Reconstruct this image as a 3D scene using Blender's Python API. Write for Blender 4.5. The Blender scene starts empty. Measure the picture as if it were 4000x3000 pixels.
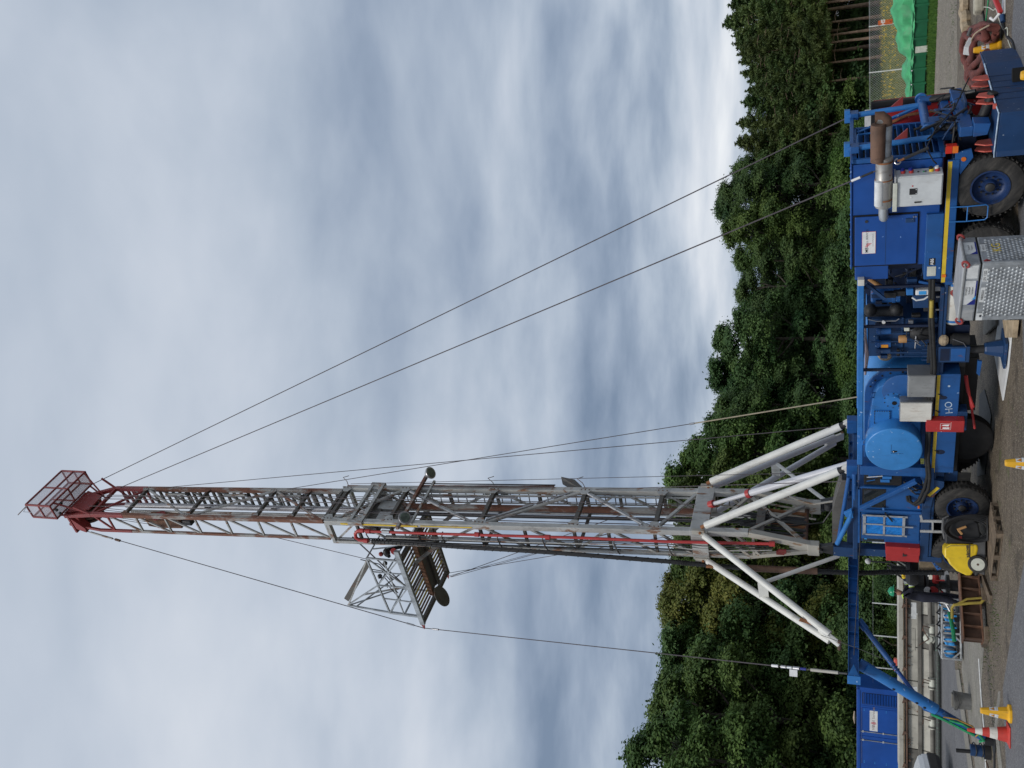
import bpy, bmesh, math, random
import numpy as np
from mathutils import Vector, Matrix
R = math.radians
rnd = random.Random(7)
SC = bpy.context.scene
COL = SC.collection

# ------------------------------------------------------------------ camera (photo is stored on its side: the camera is rolled 90 degrees)
FPX = 3500.0; PITCH = math.atan(1325.0 / FPX); CAM = Vector((0, 0, 3.0))
FWD = Vector((0, math.cos(PITCH), math.sin(PITCH))); UPV = Vector((0, -math.sin(PITCH), math.cos(PITCH))); RGT = Vector((1, 0, 0))
cd = bpy.data.cameras.new('camera'); cam = bpy.data.objects.new('camera', cd); COL.objects.link(cam)
cd.sensor_width = 36; cd.sensor_fit = 'HORIZONTAL'; cd.lens = 36 * FPX / 4000; cd.clip_start = .1; cd.clip_end = 3000
m = Matrix((-UPV, RGT, -FWD)).transposed().to_4x4(); m.translation = CAM
cam.matrix_world = m
SC.camera = cam
SC.render.resolution_x = 1024; SC.render.resolution_y = 768

# ------------------------------------------------------------------ world: hazy Nishita sky behind layered cloud
SUN_EL = R(48); SUN_AZ = R(205)          # azimuth clockwise from +Y; sun behind the camera, a little to the left
W = bpy.data.worlds.new('World'); SC.world = W; W.use_nodes = True
nt = W.node_tree; nt.nodes.clear(); L = nt.links.new
def N(tree, typ, **kw):
    n = tree.nodes.new(typ)
    for k, v in kw.items(): setattr(n, k, v)
    return n
def mth(tree, op, a, b=None, c=None, clamp=False):
    n = tree.nodes.new('ShaderNodeMath'); n.operation = op; n.use_clamp = clamp
    for i, v in enumerate((a, b, c)):
        if v is None: continue
        if isinstance(v, (int, float)): n.inputs[i].default_value = v
        else: tree.links.new(v, n.inputs[i])
    return n.outputs[0]
def ramp(tree, fac, stops, interp='EASE'):
    n = tree.nodes.new('ShaderNodeValToRGB'); cr = n.color_ramp; cr.interpolation = interp
    while len(cr.elements) < len(stops): cr.elements.new(.5)
    for e, (p, c) in zip(cr.elements, stops):
        e.position = p; e.color = tuple(c) + (1,) if len(c) == 3 else c
    tree.links.new(fac, n.inputs[0]); return n.outputs[0]
def mixc(tree, fac, a, b, typ='MIX'):
    n = tree.nodes.new('ShaderNodeMix'); n.data_type = 'RGBA'; n.blend_type = typ
    for sock, v in ((n.inputs[0], fac), (n.inputs[6], a), (n.inputs[7], b)):
        if isinstance(v, (int, float)): sock.default_value = v
        elif isinstance(v, (tuple, list)): sock.default_value = tuple(v) + (1,) if len(v) == 3 else v
        else: tree.links.new(v, sock)
    return n.outputs[2]
def noise(tree, vec, scale, detail=4, rough=.55, dist=0., typ='FBM'):
    n = tree.nodes.new('ShaderNodeTexNoise'); n.inputs['Scale'].default_value = scale; n.inputs['Detail'].default_value = detail
    n.inputs['Roughness'].default_value = rough; n.inputs['Distortion'].default_value = dist
    if vec is not None: tree.links.new(vec, n.inputs['Vector'])
    return n.outputs[0]
SKY_OFF = 2.2
sep = N(nt, 'ShaderNodeSeparateXYZ')
tc = N(nt, 'ShaderNodeTexCoord'); L(tc.outputs['Generated'], sep.inputs[0])
zc = mth(nt, 'ADD', mth(nt, 'MAXIMUM', sep.outputs[2], 0.0), .21)
px = mth(nt, 'DIVIDE', sep.outputs[0], zc); py = mth(nt, 'DIVIDE', sep.outputs[1], zc)
def comb(tree, x, y, z=0.):
    n = tree.nodes.new('ShaderNodeCombineXYZ')
    for i, v in enumerate((x, y, z)):
        if isinstance(v, (int, float)): n.inputs[i].default_value = v
        else: tree.links.new(v, n.inputs[i])
    return n.outputs[0]
# cloud streets: large soft rolls lying across the view, broken by smaller billows
wrp = noise(nt, comb(nt, mth(nt, 'MULTIPLY', px, .5), mth(nt, 'MULTIPLY', py, .5), 4.2), 1.0, 3, .5)
yw = mth(nt, 'ADD', mth(nt, 'ADD', py, mth(nt, 'MULTIPLY', mth(nt, 'MULTIPLY', px, px), .16)), mth(nt, 'MULTIPLY', wrp, 1.3))
n1 = noise(nt, comb(nt, mth(nt, 'ADD', mth(nt, 'MULTIPLY', px, .30), 5.3), mth(nt, 'ADD', yw, SKY_OFF)), .95, 4, .48, .25)
n2 = noise(nt, comb(nt, mth(nt, 'ADD', mth(nt, 'MULTIPLY', px, .8), 7.7), mth(nt, 'ADD', mth(nt, 'MULTIPLY', py, 1.1), 2.2)), 1.8, 6, .52, .25)
n3 = noise(nt, comb(nt, mth(nt, 'ADD', px, 1.7), mth(nt, 'MULTIPLY', py, 1.6)), 4.2, 4, .5, .15)
cl = mth(nt, 'ADD', mth(nt, 'ADD', mth(nt, 'MULTIPLY', n1, .56), mth(nt, 'MULTIPLY', n2, .34)), mth(nt, 'MULTIPLY', n3, .10))
# the layer thins and evens out overhead
hi = mth(nt, 'SUBTRACT', sep.outputs[2], .40)
cl = mth(nt, 'ADD', mth(nt, 'MULTIPLY', mth(nt, 'SUBTRACT', cl, .5), mth(nt, 'SUBTRACT', 1.50, mth(nt, 'MULTIPLY', sep.outputs[2], 1.15))), mth(nt, 'ADD', .5, mth(nt, 'MULTIPLY', hi, .13)))
ccol = ramp(nt, cl, [(.375, (.185, .245, .345)), (.435, (.29, .355, .46)), (.49, (.415, .48, .575)), (.54, (.53, .585, .67)), (.60, (.65, .69, .755)), (.70, (.84, .86, .89))], 'LINEAR')
sky = N(nt, 'ShaderNodeTexSky', sky_type='NISHITA', sun_disc=False, sun_elevation=SUN_EL, sun_rotation=SUN_AZ, air_density=1.2, dust_density=2.5)
skys = mixc(nt, 1.0, sky.outputs[0], (.10, .10, .10), 'MULTIPLY')
bg = N(nt, 'ShaderNodeBackground'); bg.inputs[1].default_value = 1.0
L(mixc(nt, .93, skys, ccol), bg.inputs[0])
wo = N(nt, 'ShaderNodeOutputWorld'); L(bg.outputs[0], wo.inputs[0])

sl = bpy.data.lights.new('sun', 'SUN'); sl.energy = 1.5; sl.angle = R(14); sl.color = (1, .96, .9)
so = bpy.data.objects.new('sun', sl); COL.objects.link(so)
so.rotation_euler = Vector((math.sin(SUN_AZ) * math.cos(SUN_EL), math.cos(SUN_AZ) * math.cos(SUN_EL), math.sin(SUN_EL))).to_track_quat('Z', 'Y').to_euler()
vs = SC.view_settings; vs.view_transform = 'Standard'; vs.look = 'None'; vs.exposure = 0.12; vs.gamma = 1; vs.use_curve_mapping = False
SC.cycles.max_bounces = 6

# ------------------------------------------------------------------ place finding: truck frame (s along the truck, t across it away from us, z up)
TH = R(34.3); AX = Vector((-math.cos(TH), math.sin(TH), 0)); NX = Vector((math.sin(TH), math.cos(TH), 0))
def ray(x, y): return RGT * ((1500 - y) / FPX) - UPV * ((x - 2000) / FPX) + FWD
def G(x, y, z=0.):
    d = ray(x, y); return CAM + d * ((z - CAM.z) / d.z)
def DY(x, y, Y): d = ray(x, y); return CAM + d * (Y / d.y)
ORG = G(4014, 724)
def loc(P): q = P - ORG; return (q.dot(AX), q.dot(NX), P.z)
def WT(s, t, z): return ORG + AX * s + NX * t + Vector((0, 0, z))
RGN = dict(A=(3200, 0), B=(3200, 500), C=(3200, 1000), D=(3200, 1500), E=(3200, 2000), F=(3200, 2400), m1=(0, 1700), m2=(600, 1700), m3=(1200, 1700), m4=(1800, 1700), m5=(2600, 1600), m6=(2600, 2000), m7=(1200, 2000))
def ZP(k, x, y): a, b = RGN[k]; return a + x / 2.765, b + y / 2.765
def T(k, x, y, t=0.):
    d = ray(*ZP(k, x, y)); return loc(CAM + d * (((ORG - CAM).dot(NX) + t) / d.dot(NX)))
def S(k, x, y, s):
    d = ray(*ZP(k, x, y)); return loc(CAM + d * (((ORG - CAM).dot(AX) + s) / d.dot(AX)))
def GZ(k, x, y, z=0.): return G(*ZP(k, x, y), z)

# ------------------------------------------------------------------ mesh building
class MB:
    def __init__(self, base=None):
        self.v = []; self.f = []; self.base = base      # base given: points are (s,t,z) of the truck frame
    def P(self, p):
        if self.base is not None: return (-(p[0] - self.base[0]), p[1] - self.base[1], p[2] - self.base[2])
        return tuple(p)
    def add(self, vs, fs):
        o = len(self.v); self.v += [self.P(p) for p in vs]; self.f += [tuple(i + o for i in f) for f in fs]; return self
    def box(self, a, b):
        x0, y0, z0 = a; x1, y1, z1 = b
        return self.add([(x0, y0, z0), (x1, y0, z0), (x1, y1, z0), (x0, y1, z0), (x0, y0, z1), (x1, y0, z1), (x1, y1, z1), (x0, y1, z1)],
                        [(0, 3, 2, 1), (4, 5, 6, 7), (0, 1, 5, 4), (1, 2, 6, 5), (2, 3, 7, 6), (3, 0, 4, 7)])
    def bar(self, p, q, w, h=None, up=(0, 0, 1)):
        h = h or w; p = Vector(p); q = Vector(q); d = (q - p).normalized(); u = Vector(up)
        if abs(d.dot(u)) > .98: u = Vector((1, 0, 0)) if abs(d.x) < .9 else Vector((0, 1, 0))
        x = d.cross(u).normalized() * w / 2; y = x.cross(d).normalized() * h / 2
        return self.add([p - x - y, p + x - y, p + x + y, p - x + y, q - x - y, q + x - y, q + x + y, q - x + y],
                        [(0, 3, 2, 1), (4, 5, 6, 7), (0, 1, 5, 4), (1, 2, 6, 5), (2, 3, 7, 6), (3, 0, 4, 7)])
    def ibeam(self, p, q, w, h, tk=.02, up=(0, 0, 1)):
        p = Vector(p); q = Vector(q); u = Vector(up)
        d = (q - p).normalized(); x = d.cross(u).normalized(); u = x.cross(d).normalized()
        for k in (-1, 1):
            o = u * k * (h - tk) / 2; self.bar(p + o, q + o, w, tk, up)
        return self.bar(p, q, tk, h - 2 * tk, up)
    def tube(self, pts, r, n=8, cap=True, closed=False):
        pts = [Vector(p) for p in pts]; m_ = len(pts)
        rr = r if isinstance(r, (list, tuple)) else [r] * m_
        vs = []; prev = None
        for i, p in enumerate(pts):
            if closed: d = pts[(i + 1) % m_] - pts[i - 1]
            else: d = pts[min(i + 1, m_ - 1)] - pts[max(i - 1, 0)]
            d.normalize()
            if prev is None:
                u = Vector((0, 0, 1)) if abs(d.z) < .9 else Vector((1, 0, 0)); x = d.cross(u).normalized()
            else:
                x = prev - d * prev.dot(d)
                x = x.normalized() if x.length > 1e-6 else d.orthogonal().normalized()
            prev = x; y = d.cross(x)
            for k in range(n):
                a = 2 * math.pi * k / n; vs.append(p + (x * math.cos(a) + y * math.sin(a)) * rr[i])
        fs = []
        for i in range(m_ if closed else m_ - 1):
            j = (i + 1) % m_
            for k in range(n): fs.append((i * n + k, i * n + (k + 1) % n, j * n + (k + 1) % n, j * n + k))
        if cap and not closed: fs += [tuple(range(n))[::-1], tuple((m_ - 1) * n + k for k in range(n))]
        return self.add(vs, fs)
    def cyl(self, p, q, r, n=16, r2=None): return self.tube([p, q], [r, r if r2 is None else r2], n)
    def lathe(self, p, axis, prof, n=24, capped=True):
        """prof: list of (distance along axis, radius)"""
        p = Vector(p); d = Vector(axis).normalized(); x = d.orthogonal().normalized(); y = d.cross(x)
        vs = []
        for h, r in prof:
            for k in range(n):
                a = 2 * math.pi * k / n; vs.append(p + d * h + (x * math.cos(a) + y * math.sin(a)) * r)
        fs = [(i * n + k, i * n + (k + 1) % n, (i + 1) * n + (k + 1) % n, (i + 1) * n + k) for i in range(len(prof) - 1) for k in range(n)]
        if capped: fs += [tuple(range(n))[::-1], tuple((len(prof) - 1) * n + k for k in range(n))]
        return self.add(vs, fs)
    def prism(self, poly, vec):
        poly = [Vector(p) for p in poly]; v = Vector(vec); n = len(poly)
        return self.add(poly + [p + v for p in poly], [tuple(range(n))[::-1], tuple(range(n, 2 * n))] + [(i, (i + 1) % n, n + (i + 1) % n, n + i) for i in range(n)])
    def ball(self, c, r, n=14, sq=(1, 1, 1)):
        c = Vector(c); vs = []; m_ = n // 2
        for i in range(m_ + 1):
            a = math.pi * i / m_
            for k in range(n):
                b = 2 * math.pi * k / n
                vs.append(c + Vector((math.sin(a) * math.cos(b) * r * sq[0], math.sin(a) * math.sin(b) * r * sq[1], math.cos(a) * r * sq[2])))
        return self.add(vs, [(i * n + k, (i + 1) * n + k, (i + 1) * n + (k + 1) % n, i * n + (k + 1) % n) for i in range(m_) for k in range(n)])
    def build(self, name, mat, parent=None, smooth=False, bev=0., label=None, kind=None):
        bm = bmesh.new(); vs = [bm.verts.new(p) for p in self.v]
        for f in self.f:
            try: bm.faces.new([vs[i] for i in f])
            except ValueError: pass
        bmesh.ops.remove_doubles(bm, verts=bm.verts, dist=1e-5)
        bmesh.ops.recalc_face_normals(bm, faces=bm.faces)
        me = bpy.data.meshes.new(name); bm.to_mesh(me); bm.free()
        return mk(name, me, mat, parent, smooth, bev, label, kind)
def mk(name, me, mat, parent=None, smooth=False, bev=0., label=None, kind=None):
    o = bpy.data.objects.new(name, me); COL.objects.link(o)
    for m_ in (mat if isinstance(mat, (list, tuple)) else [mat]): me.materials.append(m_)
    if smooth:
        me.polygons.foreach_set('use_smooth', [True] * len(me.polygons)); me.set_sharp_from_angle(angle=R(38))
    if bev:
        b = o.modifiers.new('bevel', 'BEVEL'); b.width = bev; b.segments = 2; b.limit_method = 'ANGLE'; b.angle_limit = R(40)
    if parent is not None: o.parent = parent
    if label: o['label'] = label
    if kind: o['kind'] = kind
    return o
def tag(o, label, cat, group=None):
    o['label'] = label; o['category'] = cat
    if group: o['group'] = group
    return o
def thing(name, label, cat, at=(0, 0, 0), rotz=0., group=None):
    o = bpy.data.objects.new(name, None); COL.objects.link(o); o.empty_display_size = .2
    o.location = at; o.rotation_euler = (0, 0, rotz); return tag(o, label, cat, group)
def tthing(name, label, cat, base, group=None):       # a thing whose parts are given in the truck frame
    o = thing(name, label, cat, WT(*base), -TH, group); return o
def struct(o): o['kind'] = 'structure'; return o
def copy_tree(o, parent=None):
    c = o.copy(); COL.objects.link(c); c.parent = parent
    for ch in [x for x in o.children]: copy_tree(ch, c)
    return c
def np_mesh(name, V, Fq):
    me = bpy.data.meshes.new(name); k = Fq.shape[1]
    me.vertices.add(len(V)); me.vertices.foreach_set('co', V.astype(np.float32).ravel())
    me.loops.add(Fq.size); me.loops.foreach_set('vertex_index', Fq.astype(np.int32).ravel())
    me.polygons.add(len(Fq)); me.polygons.foreach_set('loop_start', (np.arange(len(Fq)) * k).astype(np.int32))
    me.update(calc_edges=True); return me
def text(name, s, size, mat, parent, at, right, up, align='CENTER', bold=0.):
    cu = bpy.data.curves.new(name, 'FONT'); cu.body = s; cu.size = size; cu.align_x = align; cu.align_y = 'CENTER'; cu.offset = bold; cu.resolution_u = 3
    tmp = bpy.data.objects.new('tmp', cu); COL.objects.link(tmp)
    me = bpy.data.meshes.new_from_object(tmp); bpy.data.objects.remove(tmp)
    r_ = Vector(right).normalized(); u_ = Vector(up).normalized()
    M_ = Matrix((r_, u_, r_.cross(u_))).transposed().to_4x4(); M_.translation = Vector(at); me.transform(M_)
    me.materials.clear(); return mk(name, me, mat, parent)

# ------------------------------------------------------------------ materials
MT = {}
def mat(name, col, rough=.5, metal=0., var=.12, dirt=0., dirtcol=(.05, .045, .04), rust=0., rustcol=(.14, .05, .02), scale=3., bump=.0, spec=.5, chips=0., chipcol=(.6, .62, .62)):
    m_ = bpy.data.materials.new(name); m_.use_nodes = True; t = m_.node_tree; b = t.nodes['Principled BSDF']
    tc = N(t, 'ShaderNodeTexCoord').outputs['Object']
    c = tuple(col)
    big = noise(t, tc, scale, 5, .6)
    out = mixc(t, ramp(t, big, [(.3, (0, 0, 0)), (.7, (1, 1, 1))]), tuple(x * (1 - var) for x in c), tuple(min(1, x * (1 + var)) for x in c))
    rg = None
    if dirt:
        mp = N(t, 'ShaderNodeMapping'); mp.inputs['Scale'].default_value = (1.2, 1.2, .38); t.links.new(tc, mp.inputs[0])
        d = noise(t, mp.outputs[0], scale * 2.3, 8, .72, .5)
        f = ramp(t, d, [(.62 - dirt * .35, (0, 0, 0)), (.80, (1, 1, 1))])
        out = mixc(t, mth(t, 'MULTIPLY', f, min(.85, .35 + dirt)), out, dirtcol); rg = f
    if rust:
        sp = N(t, 'ShaderNodeMapping'); sp.inputs['Scale'].default_value = (1, 1, .35); t.links.new(tc, sp.inputs[0])
        d = noise(t, sp.outputs[0], scale * 2.9, 8, .68, .6)
        f = ramp(t, d, [(.66 - rust * .3, (0, 0, 0)), (.72 - rust * .22, (1, 1, 1))])
        rc = mixc(t, noise(t, tc, scale * 9, 4), tuple(x * .5 for x in rustcol), tuple(x * 1.7 for x in rustcol))
        out = mixc(t, mth(t, 'MULTIPLY', f, .9), out, rc); rg = f
    if chips:
        d = noise(t, tc, scale * 7, 3, .5, .2)
        f = ramp(t, d, [(.74 - chips * .1, (0, 0, 0)), (.76 - chips * .1, (1, 1, 1))], 'LINEAR')
        out = mixc(t, f, out, chipcol)
    t.links.new(out, b.inputs['Base Color'])
    b.inputs['Metallic'].default_value = metal; b.inputs['Specular IOR Level'].default_value = spec
    rr = mth(t, 'ADD', mth(t, 'MULTIPLY', noise(t, tc, scale * 4, 4), .25), rough - .12)
    if rg is not None: rr = mth(t, 'ADD', rr, mth(t, 'MULTIPLY', rg, .25), clamp=True)
    t.links.new(rr, b.inputs['Roughness'])
    if bump:
        bn = N(t, 'ShaderNodeBump'); bn.inputs['Strength'].default_value = bump; bn.inputs['Distance'].default_value = .02
        t.links.new(noise(t, tc, scale * 12, 6, .65), bn.inputs['Height']); t.links.new(bn.outputs[0], b.inputs['Normal'])
    MT[name] = m_; return m_
mat('blue', (.014, .092, .295), .42, dirt=.34, dirtcol=(.015, .03, .07), rust=.08, scale=1.6, chips=.25, chipcol=(.25, .4, .65))
mat('blue_clean', (.009, .070, .295), .35, dirt=.16, dirtcol=(.012, .03, .1), scale=1.2, chips=.12, chipcol=(.2, .35, .65))
mat('blue_light', (.026, .17, .475), .42, dirt=.30, dirtcol=(.02, .05, .12), scale=1.8, chips=.4, chipcol=(.35, .5, .75))
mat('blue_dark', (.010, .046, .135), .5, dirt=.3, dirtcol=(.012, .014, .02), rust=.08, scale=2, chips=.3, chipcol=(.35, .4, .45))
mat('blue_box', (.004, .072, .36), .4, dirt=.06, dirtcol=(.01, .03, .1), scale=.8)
mat('navy_metal', (.005, .014, .045), .5, dirt=.4, dirtcol=(.01, .01, .012), scale=3)  # navy paint, darkened further to carry the pump bay's deep shade
mat('black', (.012, .012, .013), .6, var=.3, dirt=.3, dirtcol=(.05, .045, .04), scale=4)
mat('black_gap', (.004, .004, .004), .9, var=.1)
mat('rubber', (.014, .014, .014), .75, var=.3, dirt=.35, dirtcol=(.075, .068, .06), scale=5, bump=.2)
mat('tyre', (.026, .025, .024), .8, var=.3, dirt=.6, dirtcol=(.12, .11, .098), scale=2.6, bump=.3)
mat('white_leg', (.72, .71, .66), .45, var=.08, dirt=.28, dirtcol=(.30, .26, .2), rust=.06, scale=1.8)
mat('silver_leg', (.60, .60, .63), .35, var=.08, dirt=.1, dirtcol=(.3, .28, .25), scale=1.8)
mat('cream_white', (.66, .64, .58), .5, dirt=.4, dirtcol=(.33, .22, .14), scale=2.2)
mat('white', (.78, .78, .77), .45, dirt=.15, dirtcol=(.5, .47, .42), scale=2)
mat('panel_white', (.60, .62, .62), .4, dirt=.3, dirtcol=(.3, .27, .23), scale=2.2)
mat('mast_grey', (.44, .44, .42), .5, metal=.15, dirt=.48, dirtcol=(.10, .09, .08), rust=.40, rustcol=(.20, .085, .035), scale=1.3)
mat('mast_rusty', (.36, .345, .32), .6, metal=.1, dirt=.3, dirtcol=(.14, .11, .08), rust=.88, rustcol=(.17, .060, .030), scale=.9)
mat('mast_dark', (.12, .112, .10), .6, metal=.2, dirt=.4, dirtcol=(.04, .035, .03), rust=.3, scale=2)
mat('mast_cream', (.42, .40, .35), .55, dirt=.35, dirtcol=(.16, .13, .1), rust=.38, rustcol=(.2, .1, .04), scale=1.5)
mat('mast_red', (.27, .035, .032), .5, dirt=.28, dirtcol=(.08, .025, .02), rust=.12, scale=2)
mat('red', (.42, .03, .03), .4, dirt=.15, dirtcol=(.15, .03, .03), scale=2, chips=.15, chipcol=(.7, .6, .55))
mat('red_pipe', (.42, .036, .034), .4, dirt=.12, dirtcol=(.2, .03, .03), scale=2)
mat('red_bright', (.55, .10, .07), .5, dirt=.15, dirtcol=(.3, .1, .08), scale=3)
mat('yellow', (.72, .50, .03), .45, dirt=.2, dirtcol=(.35, .25, .08), scale=3)
mat('cone_yellow', (.76, .40, .012), .5, dirt=.3, dirtcol=(.3, .2, .05), scale=4)
mat('washer_yellow', (.78, .54, .02), .4, dirt=.25, dirtcol=(.4, .28, .06), scale=3)
mat('cone_red', (.55, .045, .03), .55, dirt=.35, dirtcol=(.2, .05, .04), scale=5)
mat('cone_white', (.68, .66, .60), .55, dirt=.35, dirtcol=(.35, .3, .24), scale=5)
mat('steel', (.42, .42, .43), .35, metal=.8, dirt=.25, dirtcol=(.12, .1, .09), scale=3)
mat('galv', (.42, .44, .45), .42, metal=.55, var=.25, dirt=.42, dirtcol=(.16, .15, .13), scale=4, bump=.06)
mat('stainless', (.40, .40, .385), .4, metal=.6, dirt=.35, dirtcol=(.16, .15, .14), scale=2.5)
mat('aluminium', (.55, .55, .54), .4, metal=.5, dirt=.25, dirtcol=(.2, .19, .18), scale=4)
mat('muffler', (.40, .39, .37), .45, metal=.6, dirt=.35, dirtcol=(.12, .1, .08), rust=.18, rustcol=(.2, .08, .03), scale=3)
mat('rust', (.175, .088, .052), .85, var=.4, dirt=.3, dirtcol=(.04, .025, .02), scale=5, bump=.4)
mat('rust_orange', (.26, .105, .04), .8, var=.35, dirt=.3, dirtcol=(.09, .04, .02), scale=5, bump=.3)
mat('iron_rusty', (.125, .070, .046), .75, var=.35, dirt=.35, dirtcol=(.03, .024, .02), scale=3, bump=.3)
mat('dark_steel', (.055, .055, .056), .5, metal=.5, dirt=.35, dirtcol=(.02, .02, .02), scale=4)
mat('wire', (.10, .085, .09), .6, metal=.3, dirt=.3, scale=6)
mat('wire_pale', (.38, .32, .22), .6, scale=6)
mat('hose_black', (.010, .010, .011), .55, var=.3, dirt=.25, dirtcol=(.04, .038, .035), scale=6)
mat('hose_brown', (.15, .042, .032), .85, var=.3, dirt=.45, dirtcol=(.055, .02, .018), scale=3, bump=.6)
mat('glass_dark', (.02, .025, .028), .08, var=.1, spec=.8)
mat('tarp_blue', (.01, .20, .62), .4, var=.2, scale=4, bump=.5)
mat('tape', (.32, .34, .37), .4, var=.2, scale=6)
mat('tarp_green', (.05, .335, .13), .5, var=.25, dirt=.15, dirtcol=(.03, .2, .1), scale=2.5, bump=.4)
mat('skip_green', (.010, .125, .05), .5, dirt=.25, dirtcol=(.01, .045, .02), scale=2)
mat('wood', (.155, .115, .078), .8, var=.35, dirt=.35, dirtcol=(.08, .06, .045), scale=6, bump=.4)
mat('wood_pale', (.40, .31, .20), .8, var=.3, dirt=.3, dirtcol=(.16, .12, .08), scale=6, bump=.3)
mat('mud_tank', (.44, .42, .36), .7, var=.15, dirt=.4, dirtcol=(.13, .12, .1), rust=.07, scale=1.6, bump=.15)
mat('mud_tank_dark', (.16, .15, .13), .75, var=.3, dirt=.4, dirtcol=(.04, .037, .033), scale=2)
mat('sand_cloth', (.42, .33, .22), .9, var=.25, dirt=.35, dirtcol=(.18, .13, .09), scale=5, bump=.7)
mat('concrete_block', (.40, .37, .29), .9, var=.2, dirt=.3, dirtcol=(.2, .17, .12), scale=5, bump=.4)
mat('ink', (.03, .032, .04), .6); mat('ink_blue', (.01, .02, .22), .5); mat('ink_red', (.6, .03, .06), .5); mat('ink_sky', (.05, .35, .75), .5)
mat('ink_yellow', (.75, .55, .05), .6, dirt=.3, dirtcol=(.4, .35, .2), scale=12); mat('ink_orange', (.75, .30, .02), .5); mat('chalk', (.45, .56, .68), .8, var=.3, scale=14)
mat('label_white', (.66, .67, .66), .5, dirt=.2, dirtcol=(.42, .41, .38), scale=8)
mat('label_pale', (.60, .61, .52), .5, dirt=.2, dirtcol=(.4, .38, .3), scale=8)
mat('orange_sign', (.55, .11, .02), .5, dirt=.2, dirtcol=(.25, .06, .02), scale=6)
mat('lamp_red', (.6, .03, .015), .2); mat('lamp_orange', (.75, .18, .02), .25)
mat('filter_tan', (.42, .22, .08), .6, dirt=.2, scale=5); mat('teal_strap', (.04, .32, .72), .6, var=.2, scale=8)
mat('strap_green', (.02, .30, .12), .7, var=.3, scale=8); mat('rope_yellow', (.35, .20, .04), .8, var=.3, scale=9)
mat('lens_glass', (.10, .13, .10), .12, var=.4, scale=6, spec=.8)
mat('skin', (.42, .22, .16), .55, var=.08); mat('coverall', (.012, .014, .028), .85, var=.35, scale=9, bump=.5)
mat('helmet_green', (.01, .28, .13), .3, var=.05); mat('reflective', (.50, .54, .50), .4, var=.1); mat('hivis', (.50, .72, .05), .6, var=.1)
mat('glove_yellow', (.75, .52, .02), .7, var=.15); mat('boot', (.02, .016, .013), .7)
mat('car_white', (.80, .81, .82), .18, var=.02, spec=.6); mat('plastic_black', (.018, .018, .019), .55, var=.15, scale=4); mat('plastic_grey', (.10, .10, .10), .6, scale=5)
mat('bark', (.075, .062, .05), .9, var=.35, scale=3, bump=.6); mat('bark_pine', (.20, .135, .10), .9, var=.35, scale=3, bump=.6)
mat('bucket', (.17, .17, .165), .6, var=.3, dirt=.5, dirtcol=(.16, .15, .13), scale=4)
mat('yellow_rib', (.42, .32, .06), .7, dirt=.4, dirtcol=(.12, .1, .05), scale=4)
mat('pink_grey', (.35, .27, .27), .6, scale=5)
mat('rim_blue', (.010, .036, .125), .5, dirt=.6, dirtcol=(.014, .014, .016), scale=4, chips=.2, chipcol=(.2, .3, .5)); mat('pipe_worn', (.05, .055, .05), .6, dirt=.3, scale=5, chips=.9, chipcol=(.18, .40, .26)); mat('blue_drum', (.040, .225, .56), .36, dirt=.26, dirtcol=(.03, .09, .22), scale=1.6, chips=.4, chipcol=(.4, .55, .75)); mat('clear_mesh', (.5, .5, .5), .5)
def leafmat(name, col, col2, tr=.25):
    m_ = bpy.data.materials.new(name); m_.use_nodes = True; t = m_.node_tree; t.nodes.clear()
    at = N(t, 'ShaderNodeAttribute', attribute_name='tone').outputs['Fac']; oi = N(t, 'ShaderNodeObjectInfo').outputs['Random']
    c = mixc(t, at, col, col2)
    hs = N(t, 'ShaderNodeHueSaturation'); t.links.new(c, hs.inputs['Color'])
    t.links.new(mth(t, 'ADD', mth(t, 'MULTIPLY', oi, .035), .482), hs.inputs['Hue'])
    t.links.new(mth(t, 'ADD', mth(t, 'MULTIPLY', mth(t, 'FRACT', mth(t, 'MULTIPLY', oi, 7.3)), .45), .78), hs.inputs['Value'])
    d = N(t, 'ShaderNodeBsdfPrincipled'); d.inputs['Roughness'].default_value = .6; d.inputs['Specular IOR Level'].default_value = .25; t.links.new(hs.outputs[0], d.inputs['Base Color'])
    tr_ = N(t, 'ShaderNodeBsdfTranslucent'); t.links.new(hs.outputs[0], tr_.inputs[0])
    mx = N(t, 'ShaderNodeMixShader'); mx.inputs[0].default_value = tr; t.links.new(d.outputs[0], mx.inputs[1]); t.links.new(tr_.outputs[0], mx.inputs[2])
    o = N(t, 'ShaderNodeOutputMaterial'); t.links.new(mx.outputs[0], o.inputs[0]); MT[name] = m_; return m_
leafmat('leaf_green', (.036, .082, .022), (.14, .21, .05)); leafmat('leaf_dark', (.026, .068, .024), (.10, .165, .046))
leafmat('leaf_brown', (.065, .105, .022), (.20, .175, .04)); leafmat('leaf_bright', (.040, .10, .02), (.13, .22, .04), .3)
leafmat('leaf_pine', (.036, .070, .022), (.10, .135, .038), .12); leafmat('blade', (.14, .19, .04), (.36, .35, .13), .3); leafmat('petal', (.55, .42, .02), (.7, .55, .04), .3)
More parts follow.
